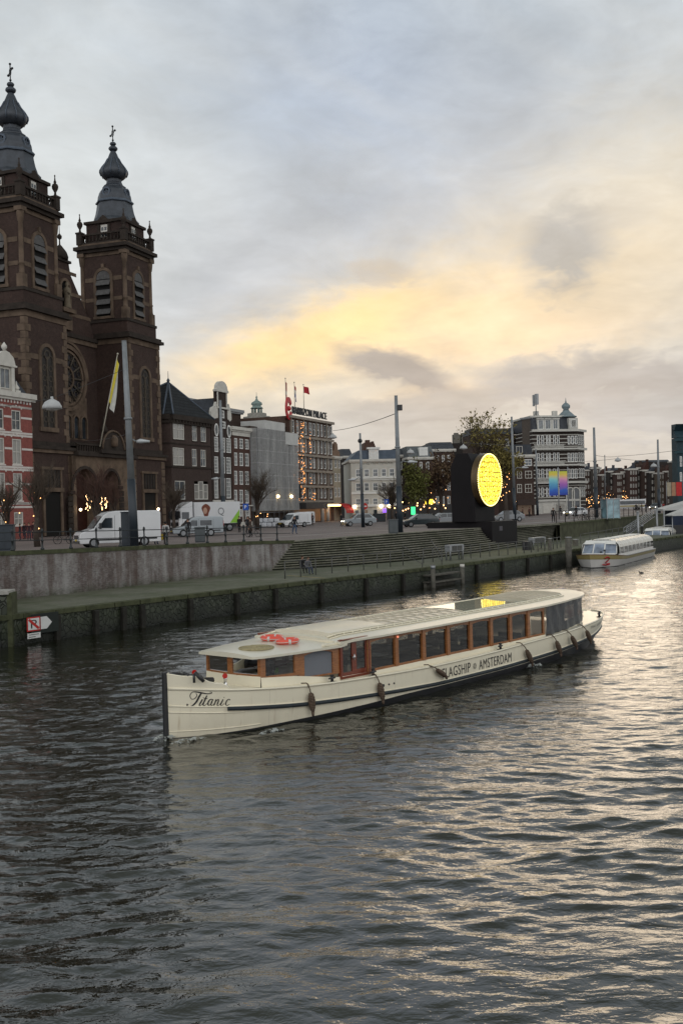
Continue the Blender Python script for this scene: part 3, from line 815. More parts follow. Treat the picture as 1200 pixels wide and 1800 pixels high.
# windlass and chain stopper behind the bulwark
mb = MB(); mb.tube([(.75, -.45, 1.45), (.75, .45, 1.45)], .13, 12); mb.tube([(.75, -.5, 1.45), (.75, -.38, 1.45)], .2, 12); mb.tube([(.75, .38, 1.45), (.75, .5, 1.45)], .2, 12)
mb.box(.55, -.36, 1.2, .95, .36, 1.42); mb.tube([(1.0, .1, 1.3), (1.5, .25, 1.32), (1.9, .2, 1.28)], .09, 8)
mb.tube([(.5, -.1, 1.5), (.42, -.3, 1.72), (.45, -.45, 1.66)], .05, 8)
mb.build('windlass', blackp, boat, bevel=.02)
mb = MB(); mb.tube([(.42, -.72, 1.78), (.52, -.80, 1.62), (.62, -.84, 1.52)], .05, 8, 0); mb.tube([(.40, -.70, 1.5), (.40, -.70, 1.74)], .035, 8)
mb.build('fairlead', blackp, boat)
# cabin lines
def cabh(s):
    return lerp_t([(1.6, 1.08), (2.4, 1.10), (3.6, 1.42), (5.3, 1.68), (7, 1.80), (17.2, 1.83), (19, 1.74), (20.5, 1.52), (21.4, 1.2)], s)
def cab_lo(s): return lerp_t([(1.8, 1.40), (2.4, 1.38), (3.6, 1.30), (5.2, 1.06), (6.4, 1.05), (17.2, 1.04), (19, 1.12), (21, 1.22)], s)
ROOF = [(1.5, 1.98), (2.4, 1.99), (5.4, 2.02), (5.42, 2.06), (10, 2.07), (17, 2.10), (20, 2.17), (22, 2.25)]
def roofz(s): return lerp_t(ROOF, s)
CF = 2.5   # windscreen station at the side
def cunpx(px, py):
    l = 1.6
    for i in range(60):
        A = (BO.x+bn.x*l, BO.y+bn.y*l); s, z, d = LP(px, py, A, (A[0]+bu.x, A[1]+bu.y)); l += (cabh(s)-l)*.3
    return s, z
# coaming below the windows
mb = MB(); n = 70
for side in (-1, 1):
    for i in range(n):
        a = CF+(21.2-CF)*i/n; b = CF+(21.2-CF)*(i+1)/n
        mb.quad((a, side*(cabh(a)+.03), sh(a)-.05), (b, side*(cabh(b)+.03), sh(b)-.05), (b, side*(cabh(b)+.01), cab_lo(b)), (a, side*(cabh(a)+.01), cab_lo(a)))
        mb.quad((a, side*(cabh(a)+.01), cab_lo(a)), (b, side*(cabh(b)+.01), cab_lo(b)), (b, side*(cabh(b)-.1), cab_lo(b)), (a, side*(cabh(a)-.1), cab_lo(a)))
SCR = 2.38  # centre of windscreen
def scr(y): return SCR + (CF-SCR)*(abs(y)/cabh(CF))**1.6
ys = [-cabh(CF)+2*cabh(CF)*i/12 for i in range(13)]
for a, b in zip(ys, ys[1:]): mb.quad((scr(a)-.02, a, sh(2)-.05), (scr(b)-.02, b, sh(2)-.05), (scr(b), b, 1.40), (scr(a), a, 1.40))
mb.build('coaming', cream, boat)
# wooden side frames with arched windows; P builds a panel between stations with a hole
def panel(mb, s0, s1, zb, zt, hz0, hz1, hs0, hs1, side, arch=.05, mi=0, th=.07):
    """solid frame around an arched hole, on the cabin side"""
    n = 10
    pt = lambda s, z, d=0: (s, side*(cabh(s)-d), z)
    top = [(hs0+(hs1-hs0)*i/n, hz1-arch*(2*i/n-1)**2) for i in range(n+1)]
    for d in (0, th):
        mb.quad(pt(s0, zb, d), pt(hs0, zb, d), pt(hs0, zt, d), pt(s0, zt, d), mi)
        mb.quad(pt(hs1, zb, d), pt(s1, zb, d), pt(s1, zt, d), pt(hs1, zt, d), mi)
        mb.quad(pt(hs0, zb, d), pt(hs1, zb, d), pt(hs1, hz0, d), pt(hs0, hz0, d), mi)
        for a, b in zip(top, top[1:]): mb.quad(pt(a[0], a[1], d), pt(b[0], b[1], d), pt(b[0], zt, d), pt(a[0], zt, d), mi)
    loop = [(hs0, hz0), (hs1, hz0)] + top[::-1]
    for a, b in zip(loop, loop[1:]+loop[:1]): mb.quad(pt(*a), pt(*b), pt(*b, th), pt(*a, th), mi)
m, t, p = newmat('boat_glass')
for nd in [p]: pass
out = m.node_tree.nodes['Material Output']
tr = t.n('ShaderNodeBsdfTransparent'); tr.inputs[0].default_value = (.42, .43, .42, 1)
gs = t.n('ShaderNodeBsdfGlossy'); gs.inputs['Roughness'].default_value = .02; gs.inputs['Color'].default_value = (.9, .9, .9, 1)
fr = t.n('ShaderNodeFresnel'); fr.inputs['IOR'].default_value = 1.5
mxn = t.n('ShaderNodeMixShader'); t.l.new(t.m('MULTIPLY', fr.outputs[0], 1.6, clamp=True), mxn.inputs[0]); t.l.new(tr.outputs[0], mxn.inputs[1]); t.l.new(gs.outputs[0], mxn.inputs[2]); t.l.new(mxn.outputs[0], out.inputs['Surface'])
boatglass = m
# saloon windows from measured posts
cents = [cunpx(x, 1130)[0] for x in (647, 696, 744, 787, 827, 863, 897, 928.5, 957)]
for side in (-1, 1):
    for i in range(8):
        s0, s1 = cents[i], cents[i+1]; mb = MB(); pw = .15
        zb_ = lambda s: cab_lo(s)
        zt_ = 2.09
        panel(mb, s0, s1, cab_lo((s0+s1)/2), zt_, cab_lo((s0+s1)/2)+.07, 1.99, s0+pw*.75, s1-pw*.75, side, .055)
        fo = mb.build('saloon_window', varn, boat)
        g = MB(); q = .04
        g.quad((s0+.1, side*(cabh(s0)-q), 1.1), (s1-.1, side*(cabh(s1)-q), 1.1), (s1-.1, side*(cabh(s1)-q), 2.04), (s0+.1, side*(cabh(s0)-q), 2.04))
        g.build('pane', boatglass, fo, fix=False)
        f = MB(); f.box(s0-.085, side*(cabh(s0)-.02), cab_lo(s0)-.0, s0+.085, side*(cabh(s0)+.035), 2.07); f.build('post', varn, fo, bevel=.01)
mb = MB(); s_ = cents[1]; mb.sphere((s_, -(cabh(s_)+.07), 1.98), .035, 0); mb.build('side_lamp', emis('red_lamp', (.8, .25, .15), 1.0), boat)
# wheelhouse side: dark open window, grey blind, double door
for side in (-1, 1):
    mb = MB(); panel(mb, CF, 3.74, cab_lo(3.0)-.03, 1.97, cab_lo(3.0)+.05, 1.93, CF+.16, 3.6, side, .0)
    fo = mb.build('wheelhouse_window', varn, boat)
    g = MB(); g.quad((CF+.1, side*(cabh(CF)-.05), 1.34), (3.66, side*(cabh(3.66)-.05), 1.3), (3.66, side*(cabh(3.66)-.05), 1.95), (CF+.1, side*(cabh(CF)-.05), 1.95)); g.build('pane', boatglass, fo, fix=False)
    mb = MB(); panel(mb, 3.74, 5.3, 1.17, 2.0, 1.22, 1.92, 3.95, 5.02, side, .09)
    fo = mb.build('blind_window', varn, boat)
    g = MB(); g.quad((3.9, side*(cabh(3.9)-.05), 1.2), (5.07, side*(cabh(5.07)-.05), 1.2), (5.07, side*(cabh(5.07)-.05), 1.97), (3.9, side*(cabh(3.9)-.05), 1.97)); g.build('blind', mat('grey_blind', (.17, .18, .20), .7, 0, .06, 1), fo, fix=False)
d0_, d1_ = 5.32, 6.50
for side in (-1, 1):
    for k in range(2):
        a = d0_+(d1_-d0_)*k/2; b = a+(d1_-d0_)/2
        mb = MB(); panel(mb, a, b, 1.0, 2.16, 1.2 if k else 1.16, 2.04, a+.1, b-.1, side, .015, th=.05)
        fo = mb.build('saloon_door', varnd, boat)
        g = MB(); g.quad((a+.08, side*(cabh(a)-.03), 1.15), (b-.08, side*(cabh(b)-.03), 1.15), (b-.08, side*(cabh(b)-.03), 2.06), (a+.08, side*(cabh(a)-.03), 2.06)); g.build('pane', boatglass, fo, fix=False)
        if k == 0:
            h = MB(); h.tube([(b-.05, side*(cabh(b)+.05), 1.5), (b-.05, side*(cabh(b)+.05), 1.68)], .018, 6); h.box(b-.12, side*(cabh(b)+.01), 1.58, b+.02, side*(cabh(b)+.05), 1.61); h.build('handle', mat('chrome', (.7, .7, .7), .2, 1, 0), fo)
    mb = MB(); mb.box(d0_-.05, side*(cabh(d0_)-.06), .98, d0_, side*(cabh(d0_)+.05), 2.15); mb.box(d1_, side*(cabh(d1_)-.06), .98, d1_+.06, side*(cabh(d1_)+.05), 2.15)
    mb.add([(d0_, side*(cabh(d0_)-.04), .985), (d1_, side*(cabh(d1_)-.04), .985), (d1_, side*(cabh(d1_)+.06), .985), (d0_, side*(cabh(d0_)+.06), .985), (d0_, side*(cabh(d0_)-.04), 1.05), (d1_, side*(cabh(d1_)-.04), 1.05), (d1_, side*(cabh(d1_)+.06), 1.05), (d0_, side*(cabh(d0_)+.06), 1.05)], [(0,3,2,1),(4,5,6,7),(0,1,5,4),(1,2,6,5),(2,3,7,6),(3,0,4,7)])
    mb.box(d0_, side*(cabh(d1_)-.08), 2.145, d1_, side*(cabh(d1_)+.03), 2.17)
    mb.build('door_frame', varnd, boat)
# windscreen, three lights
yb = [-cabh(CF), 0, cabh(CF)]
for a, b in zip(yb, yb[1:]):
    mb = MB(); T_w = .07
    def bar(y0, y1, z0, z1):
        n = 4
        for i in range(n):
            p0 = y0+(y1-y0)*i/n; p1 = y0+(y1-y0)*(i+1)/n
            A = [(scr(p0), p0), (scr(p1), p1)]
            mb.add([(A[0][0], A[0][1], z0), (A[1][0], A[1][1], z0), (A[1][0]+.07, A[1][1], z0), (A[0][0]+.07, A[0][1], z0),
                    (A[0][0], A[0][1], z1), (A[1][0], A[1][1], z1), (A[1][0]+.07, A[1][1], z1), (A[0][0]+.07, A[0][1], z1)],
                   [(0,3,2,1),(4,5,6,7),(0,1,5,4),(1,2,6,5),(2,3,7,6),(3,0,4,7)])
    bar(a, b, 1.385, 1.45); bar(a, b, 1.92, 1.975); bar(a, a+.1, 1.451, 1.919); bar(b-.1, b, 1.451, 1.919)
    fo = mb.build('windscreen', varn, boat)
    g = MB(); g.quad((scr(a+.08)+.03, a+.08, 1.44), (scr(b-.08)+.03, b-.08, 1.44), (scr(b-.08)+.03, b-.08, 1.93), (scr(a+.08)+.03, a+.08, 1.93)); g.build('pane', boatglass, fo, fix=False)
# cockpit and saloon floor, aft bulkhead
mb = MB(); mb.box(2.5, -1.15, .5, 5.2, 1.15, .56); mb.box(5.2, -1.6, .2, 17.4, 1.6, .26); mb.build('floor', mat('floor_boards', (.06, .035, .02), .5, 0, .2, 2), boat)
# roof: two levels with a cambered skin and rounded overhang
def roofw(s):
    if s < 5.4: return cabh(max(s, 2.4))+.14 - (.0 if s > 2.35 else (2.35-s)*.9)
    if s > 19.5:
        q = min(1, (s-19.5)/2.61); return max(.02, (cabh(19.5)+.14)*math.sqrt(max(0, 1-q**2.3)))
    return cabh(s)+.16
def roof_part(name, s0, s1, dz, camber, n, m, xs=None):
    mb = MB(); nn = 14; xs = xs or [s0+(s1-s0)*i/n for i in range(n+1)]
    def ring(s):
        wv = roofw(s); z0 = roofz(s)+dz
        return [(s, wv*(2*k/nn-1), z0+camber*(1-(2*k/nn-1)**2)*min(1, wv/1.5)) for k in range(nn+1)]
    rs = [ring(s) for s in xs]
    for a, b in zip(rs, rs[1:]):
        for k in range(nn): mb.add([a[k], b[k], b[k+1], a[k+1]], [(0, 1, 2, 3)], 0, True)
        for k in (0, nn):
            mb.quad(a[k], b[k], (b[k][0], b[k][1], b[k][2]-.065), (a[k][0], a[k][1], a[k][2]-.065))
        mb.quad(*[(q[0], q[1], q[2]-.065) for q in (a[0], b[0])], *[(q[0], q[1], q[2]-.065) for q in (b[nn], a[nn])])
    for r_ in (rs[0], rs[-1]):
        for k in range(nn): mb.quad(r_[k], r_[k+1], (r_[k+1][0], r_[k+1][1], roofz(r_[0][0])+dz-.065), (r_[k][0], r_[k][1], roofz(r_[0][0])+dz-.065))
    return mb.build(name, m, boat)
roof_part('wheelhouse_roof', 2.2, 5.45, .0, .10, 14, roofm)
xs = [5.2+(19.5-5.2)*i/24 for i in range(25)] + [19.5+2.6*math.sin(PI/2*i/14) for i in range(1, 15)]
roof = roof_part('saloon_roof', 5.2, 22.1, .08, .12, 40, roofm, xs)
# sloping hood over the companionway and the long sliding hatch rails
RZ = lambda s, y: roofz(s)+.08+.12*(1-(y/roofw(s))**2)
def hatch(name, s0, s1, z1, m, rib=0, wid=1.02, cam_=.05):
    mb = MB(); n = 10
    for side in (-1, 1): 
        for i in range(n):
            a = s0+(s1-s0)*i/n; b = s0+(s1-s0)*(i+1)/n
            mb.quad((a, side*wid, RZ(a, wid)-.02), (b, side*wid, RZ(b, wid)-.02), (b, side*wid, RZ(b, wid)+z1), (a, side*wid, RZ(a, wid)+z1))
    m_ = 8; P = lambda s, k: (s, wid*(2*k/m_-1), RZ(s, wid)+z1+cam_*(1-(2*k/m_-1)**2))
    for i in range(n):
        a = s0+(s1-s0)*i/n; b = s0+(s1-s0)*(i+1)/n
        for k in range(m_): mb.quad(P(a, k), P(b, k), P(b, k+1), P(a, k+1))
    for s in (s0, s1):
        for k in range(m_): mb.quad(P(s, k), P(s, k+1), (s, wid*(2*(k+1)/m_-1), RZ(s, 0)-.05), (s, wid*(2*k/m_-1), RZ(s, 0)-.05))
    o = mb.build(name, m, boat)
    if rib:
        r_ = MB()
        for i in range(rib+1):
            s = s0+.05+(s1-s0-.1)*i/rib
            for k in range(m_):
                a, b = P(s, k), P(s, k+1)
                r_.tube([(a[0], a[1], a[2]+.008), (b[0], b[1], b[2]+.008)], .014, 4)
        for yy in (-.5, 0, .5):
            r_.tube([(s0, yy*wid, RZ(s0, wid)+z1+.05*(1-yy**2)+.008), (s1, yy*wid, RZ(s1, wid)+z1+.05*(1-yy**2)+.008)], .012, 4)
        r_.build('rib', mat('hatch_rib', (.60, .54, .42), .5, 0, .1, 2), o)
    return o
hatch('roof_hatch', 5.5, 8.2, .09, roofm, 0, 1.12)
hatch('roof_hatch', 8.3, 12.9, .05, mat('hatch_boards', (.50, .45, .35), .34, 0, .1, 1.4, .1), 9, 1.0)
hatch('roof_hatch', 13.0, 17.3, .05, mat('hatch_glass', (.40, .40, .31), .04, 0, .06, .6), 0, 1.0, 0.0)
hatch('roof_hatch', 17.4, 19.9, .07, mat('hatch_boards', (.66, .58, .45)), 9, 1.05)
mb = MB()
for side in (-1, 1):
    mb.tube([(s, side*1.18, RZ(s, 1.18)+.05) for s in [5.3+i*(19.7-5.3)/30 for i in range(31)]], .03, 5)
    mb.tube([(s, side*1.3, RZ(s, 1.3)+.02) for s in [5.3+i*(19.7-5.3)/30 for i in range(31)]], .022, 5)
    for i in range(34):
        s = 5.6+i*.42; mb.sphere((s, side*1.24, RZ(s, 1.24)+.045), .032, 0, 6, 4)
mb.build('hatch_rail', cream, boat)
mb = MB(); mb.box(5.18, -1.5, 2.02, 5.3, 1.5, 2.13); mb.box(4.6, -1.66, 2.03, 5.42, -1.58, 2.10); mb.build('roof_step', cream, boat, bevel=.01)
# canvas and clear plastic screens round the after deck
canv = mat('dark_canvas', (.05, .053, .058), .35, 0, .3, 4, .5)
m, t, p = newmat('clear_vinyl')
out = m.node_tree.nodes['Material Output']
tr = t.n('ShaderNodeBsdfTransparent'); tr.inputs[0].default_value = (.50, .50, .50, 1)
p.inputs['Base Color'].default_value = (.14, .13, .13, 1); p.inputs['Roughness'].default_value = .18
t.l.new(t.bump(t.noise(t.obj(), 4, 4), .6, .05), p.inputs['Normal'])
mxn = t.n('ShaderNodeMixShader'); mxn.inputs[0].default_value = .62; t.l.new(tr.outputs[0], mxn.inputs[1]); t.l.new(p.outputs[0], mxn.inputs[2]); t.l.new(mxn.outputs[0], out.inputs['Surface'])
vinyl = m
sx = [cents[-1]+.07, 18.6, 20.1, 21.25]
for side in (-1, 1):
    for i in range(3):
        a, b = sx[i], sx[i+1]
        mb = MB(); n = 8
        P = lambda s, f: (s + .03*math.sin(f*9+s*5), side*(cabh(s)+.05+.02*math.sin(s*9+f*3)-.0*f), cab_lo(s)-.06+(roofz(s)+.06-cab_lo(s))*f)
        for k in range(n):
            for j in range(6):
                s0 = a+(b-a)*k/n; s1 = a+(b-a)*(k+1)/n
                win = (1 <= k <= 6 and 2 <= j <= 4)
                mb.add([P(s0, j/6), P(s1, j/6), P(s1, (j+1)/6), P(s0, (j+1)/6)], [(0, 1, 2, 3)], 1 if (win and i > 0) else 0, True)
        mb.build('canvas_screen', [canv, vinyl], boat, fix=False)
mb = MB()
for i in range(8):
    y0_ = -1.2+2.4*i/8; y1_ = y0_+.3
    mb.quad((21.3, y0_, 1.2), (21.3, y1_, 1.2), (21.3, y1_, 2.2), (21.3, y0_, 2.2))
mb.build('stern_screen', vinyl, boat, fix=False)
mb = MB(); 
for side in (-1, 1): mb = MB(); mb.tube([(21.27, side*1.24, 1.1), (21.27, side*1.24, 2.3)], .03, 6); mb.build('awning_post', blackp, boat)
# interior: tables, seats
m_tab = mat('table_top', (.30, .20, .11), .35, 0, .2, 2)
for i, s in enumerate([7.6, 8.9, 10.2, 11.5, 12.8, 14.1, 15.4]):
    for side in (-1, 1):
        mb = MB(); mb.box(s-.28, side*.55, .92, s+.28, side*1.4, .96); mb.tube([(s, side*1.0, .26), (s, side*1.0, .92)], .03, 6)
        mb.build('table', m_tab if i % 2 else white, boat)
        mb = MB(); mb.box(s+.36, side*.5, .26, s+.8, side*1.5, .68); mb.box(s+.55, side*.5, .68, s+.63, side*1.5, 1.22); mb.build('bench', mat('bench_leather', (.05, .025, .02), .45, 0, .2, 3), boat, bevel=.03)
# foredeck fittings
def dorade(s, y):
    mb = MB(); mb.lathe([(.10, 0), (.10, .02), (.05, .05), (.045, .22), (.06, .24), (.06, .28), (.01, .3)], 12, (s, y, sh(s)+.0), 0)
    o = mb.build('deck_lamp', mat('chrome', (.7, .7, .7), .2, 1, 0), boat)
    r_ = MB(); r_.tube([(s, y, sh(s)+.34), (s-.08, y-.07, sh(s)+.34)], [.06, .075], 10); r_.build('lens', mat('red_lens', (.45, .02, .015), .2, 0, 0), o)
dorade(1.62, -.62); dorade(1.6, .62)
def cleat(s, side=-1):
    mb = MB(); y = side*(hb(s)-.12); z = sh(s)
    mb.tube([(s, y, z), (s, y, z+.2)], .045, 8); mb.tube([(s-.13, y, z+.12), (s+.13, y, z+.12)], .028, 8); mb.tube([(s, y, z+.19), (s, y, z+.22)], .065, 8)
    mb.box(s-.14, y-.06, z-.01, s+.14, y+.06, z+.015)
    mb.build('bollard', blackp, boat)
for px_, py_ in ((589, 1196), (661, 1185), (884, 1139), (1047, 1082)): cleat(unpx(px_, py_)[0] if px_ < 1000 else 22.6)
for px_ in (673, 683, 692):
    mb = MB(); s, z = unpx(px_, 1201); mb.tube([(s, -(hb(s)+.02), .62), (s, -(hb(s)-.02), .62)], .03 if px_ > 674 else .05, 8); mb.build('drain_hole', blackp, boat)
# ---- the lettering on the hull, laid on the plating
ink = mat('black_lettering', (.012, .010, .010), .4, 0, 0)
def hull_p(s, z, off=.012): return (s, -(lat(s, z)+off), z)
def ribbon(mb, pts, w0=1.0, mi=0):
    """pts: photo pixels with stroke widths in px"""
    P = [(*unpx(x, y), wd) for x, y, wd in pts]
    Q = []
    n = len(P)
    for i in range(n-1):     # catmull-rom
        p0, p1, p2, p3 = P[max(i-1, 0)], P[i], P[i+1], P[min(i+2, n-1)]
        for k in range(6):
            u = k/6
            Q.append(tuple(.5*((2*b)+(-a+c)*u+(2*a-5*b+4*c-d)*u*u+(-a+3*b-3*c+d)*u**3) for a, b, c, d in zip(p0, p1, p2, p3)))
    Q.append(P[-1])
    for a, b in zip(Q, Q[1:]):
        dx, dz = b[0]-a[0], b[1]-a[1]; l = math.hypot(dx, dz) or 1
        nx, nz = -dz/l, dx/l; wa, wb = a[2]*.0085*w0, b[2]*.0085*w0
        mb.quad(hull_p(a[0]-nx*wa, a[1]-nz*wa), hull_p(b[0]-nx*wb, b[1]-nz*wb), hull_p(b[0]+nx*wb, b[1]+nz*wb), hull_p(a[0]+nx*wa, a[1]+nz*wa), mi)
S6 = lambda pts: [(280+x/6, 1100+y/6, w_) for x, y, w_ in pts]
strokes = [
 [(300,825,2.2),(293,838,1.6),(310,850,1.2),(350,843,1.8),(392,800,2.2),(420,745,2.2),(445,705,1.6)],
 [(330,760,.8),(322,735,.9),(345,700,1.0),(380,697,1.6),(440,706,2.0),(500,716,1.6),(545,712,1.2),(552,700,.9),(530,698,.7)],
 [(330,760,.8),(345,775,1.0),(375,765,1.2),(395,735,.9),(385,712,.7)],
 [(455,775,1.6),(435,812,1.8),(422,838,1.3),(440,840,.8),(462,815,.7)],[(462,758,1.4),(466,754,1.4)],
 [(500,735,1.6),(480,785,1.9),(463,830,1.5),(478,843,.9),(505,818,.7)],[(468,768,1.0),(508,766,1.0)],
 [(560,775,1.0),(535,778,1.6),(515,812,1.8),(522,840,1.2),(545,825,.9),(562,780,1.2)],[(565,775,1.6),(550,815,1.7),(548,838,1.2),(565,838,.8),(585,812,.7)],
 [(598,775,1.4),(590,808,1.6),(578,842,1.3)],[(582,822,.7),(605,788,.9),(625,775,1.3),(622,800,1.7),(612,835,1.4),(628,840,.8),(650,815,.7)],
 [(672,775,1.5),(655,815,1.7),(648,836,1.2),(665,840,.8),(688,815,.7)],[(680,756,1.4),(684,752,1.4)],
 [(745,785,1.4),(735,773,1.1),(712,790,1.6),(702,825,1.6),(716,842,1.1),(742,828,.8)]]
mb = MB()
for s_ in strokes: ribbon(mb, S6(s_), 1.0)
mb.build('name_lettering', ink, boat, fix=False)
def text_mesh(body, size, spacing=1.0, shear=0.0):
    cu = bpy.data.curves.new('txt', 'FONT'); cu.body = body; cu.size = size; cu.space_character = spacing; cu.shear = shear; cu.resolution_u = 3
    o = bpy.data.objects.new('txt', cu); C.objects.link(o)
    dg = bpy.context.evaluated_depsgraph_get(); me = bpy.data.meshes.new_from_object(o.evaluated_get(dg))
    bpy.data.objects.remove(o); return me
def hull_text(body, s0, s1, z0, z1, name, slope=0.0, m=None, bold=0):
    me = text_mesh(body, 1.0, 1.08)
    vs = [v.co.copy() for v in me.vertices]; x0 = min(v.x for v in vs); x1 = max(v.x for v in vs); y0 = min(v.y for v in vs); y1 = max(v.y for v in vs)
    bm = bmesh.new(); bm.from_mesh(me)
    for v in bm.verts:
        s = s0+(v.co.x-x0)/(x1-x0)*(s1-s0); z = z0+(v.co.y-y0)/(y1-y0)*(z1-z0)+slope*(s-s0)
        v.co = hull_p(s, z, .012)
    bm.to_mesh(me); bm.free(); me.materials.clear(); me.materials.append(m or ink)
    me.name = name; return link(name, me, boat)
ta = unpx(777, 1190)[0]; tb = unpx(826, 1175)[0]; tc = unpx(841, 1170)[0]; td = unpx(898, 1157)[0]
hull_text('FLAGSHIP', ta, tb, .40, .73, 'side_lettering', .002)
hull_text('AMSTERDAM', tc, td, .40, .73, 'side_lettering', .008)
mb = MB(); sc_, zc_ = (tb+tc)/2, .565
for r_ in (.10, .055):
    k = 20
    for i in range(k):
        a0, a1 = 2*PI*i/k, 2*PI*(i+1)/k
        f = lambda a, r: hull_p(sc_+r*math.cos(a), zc_+r*math.sin(a), .012)
        mb.quad(f(a0, r_-.012), f(a1, r_-.012), f(a1, r_), f(a0, r_))
for i in range(8):
    a = PI*i/4; f = lambda a, r: hull_p(sc_+r*math.cos(a), zc_+r*math.sin(a), .012)
    mb.quad(f(a-.1, .03), f(a+.1, .03), f(a+.06, .10), f(a-.06, .10))
mb.build('wheel_emblem', ink, boat, fix=False)
hull_text('TITANIC  AMSTERDAM', 20.7, 22.5, .90, 1.0, 'stern_lettering', .02)
# ---- things lying on and hanging from the boat
def bw(s, y, z): 
    P = BO + bu*s - bn*y*1.0; return (P.x, P.y, z)      # y negative = viewer side
def torus_mesh(Rr, r, n=28, k=10, flat=1.0):
    mb = MB(); vs = []; fs = []; mi = []
    for i in range(n):
        a = 2*PI*i/n
        for j in range(k):
            b = 2*PI*j/k; vs.append(((Rr+r*math.cos(b))*math.cos(a), (Rr+r*math.cos(b))*math.sin(a), r*flat*math.sin(b)))
    for i in range(n):
        for j in range(k):
            mb_f = (i*k+j, ((i+1) % n)*k+j, ((i+1) % n)*k+(j+1) % k, i*k+(j+1) % k); fs.append(mb_f)
    mb.add(vs, fs, 0, True)
    q = 1
    for fi in range(len(fs)):
        i = fi//k
        if (i % (n//4)) < q: mb.m[fi] = 1
    return mb
ringm = [mat('orange_red_plastic', (.72, .09, .055), .45, 0, .08, 3), mat('reflective_band', (.55, .52, .50), .35, 0, .05, 2)]
def lifering(loc, label, tilt=(0, 0, 0)):
    r_ = thing('life_ring', label, 'life ring', loc, BRZ, 'red life rings on the cream boat')
    r_.rotation_euler = (tilt[0], tilt[1], BRZ+tilt[2])
    torus_mesh(.29, .075).build('ring', ringm, r_)
    mb = MB()
    for k in range(4):
        a0 = PI/2*k+.25
        mb.tube([((.385+.02*math.sin(j/6*PI))*math.cos(a0+j*.22), (.385+.02*math.sin(j/6*PI))*math.sin(a0+j*.22), .0) for j in range(7)], .01, 5)
    mb.build('grab_line', offwhite, r_)
    return r_
lifering(bw(4.55, .38, roofz(4.5)+.175), 'red life ring lying behind the other on the wheelhouse roof', (.03, 0, .3))
lifering(bw(4.25, -.52, roofz(4.4)+.17), 'red life ring lying in front on the wheelhouse roof beside the rope mat', (-.04, 0, .9))
lifering(bw(22.9, -.05, sh(22.9)+.08), 'red life ring lying on the stern deck behind the canvas screens', (0, 0, .2))
lifering(bw(19.6, .5, 1.62), 'red life ring standing blurred behind the clear plastic screen', (PI/2, 0, .3))
mb = MB(); pts = []
for i in range(150):
    a = i*.26; r_ = .08+i*.0031; pts.append((r_*math.cos(a), r_*math.sin(a), .02+.003*math.sin(i)))
mb.tube(pts, .027, 6); 
rm = thing('rope_mat', 'flat coil of pale rope lying on the wheelhouse roof', 'rope coil', bw(3.15, -.30, roofz(3)+.075), BRZ)
mb.build('rope', mat('manila_rope', (.36, .31, .18), .9, 0, .25, 20, .6), rm)
fm_ = mat('brown_rope', (.12, .085, .062), .95, 0, .35, 16, .8)
def fender(px, py, py2, label, px2=None):
    s, z = unpx(px, py); px2 = px2 or px; s2, z2 = unpx(px2, py2)
    zt = sh(s)+.05; y = lat(s, z)
    f = thing('rope_fender', label, 'fender', bw(s, -(y+.05), zt), BRZ, 'brown rope fenders hanging from the boat side')
    ln = max(.35, zt-z2); dx = (s2-s)
    ln = min(ln, .82)
    mb = MB(); n = 14
    for k in range(3):      # plaited body
        pts = []
        for i in range(n*2+1):
            u = i/(2*n); a = 2*PI*(u*2.5)+k*2*PI/3; rr = .058*math.sin(PI*min(1, .12+u*.9))**.6
            pts.append((dx*(.35+.65*u)+rr*math.cos(a), -.05+rr*math.sin(a)*.8-.03, -(ln*.32+ln*.68*u)))
        mb.tube(pts, [.058*math.sin(PI*(.13+.80*i/(2*n)))**.5 for i in range(2*n+1)], 7)
    mb.build('body', fm_, f)
    q = MB(); q.tube([(-.12, .16, .03), (-.02, .05, .03), (0, 0, 0), (dx*.3, -.05, -ln*.2), (dx*.4, -.07, -ln*.36)], .018, 6); q.build('lanyard', fm_, f)
    e = MB(); e.tube([(dx*.98, -.08, -ln*.97), (dx*1.0, -.08, -ln*1.12)], [.05, .035], 7); e.build('tail', fm_, f)
    return f
fender(539, 1204, 1260, 'rope fender hanging below the grey blind nearest the bow', 545)
fender(658, 1189, 1242, 'rope fender hanging just aft of the red wooden doors', 668)
fender(753, 1172, 1190, 'rope fender lying slanted at the start of the side lettering', 779)
fender(914, 1136, 1172, 'rope fender aft of the side lettering touching the water', 930)
fender(968, 1120, 1150, 'rope fender under the front end of the dark canvas screen', 980)
fender(994, 1111, 1138, 'rope fender under the middle of the dark canvas screen', 1007)
fender(1021, 1101, 1128, 'rope fender nearest the stern of the cream boat', 1031)
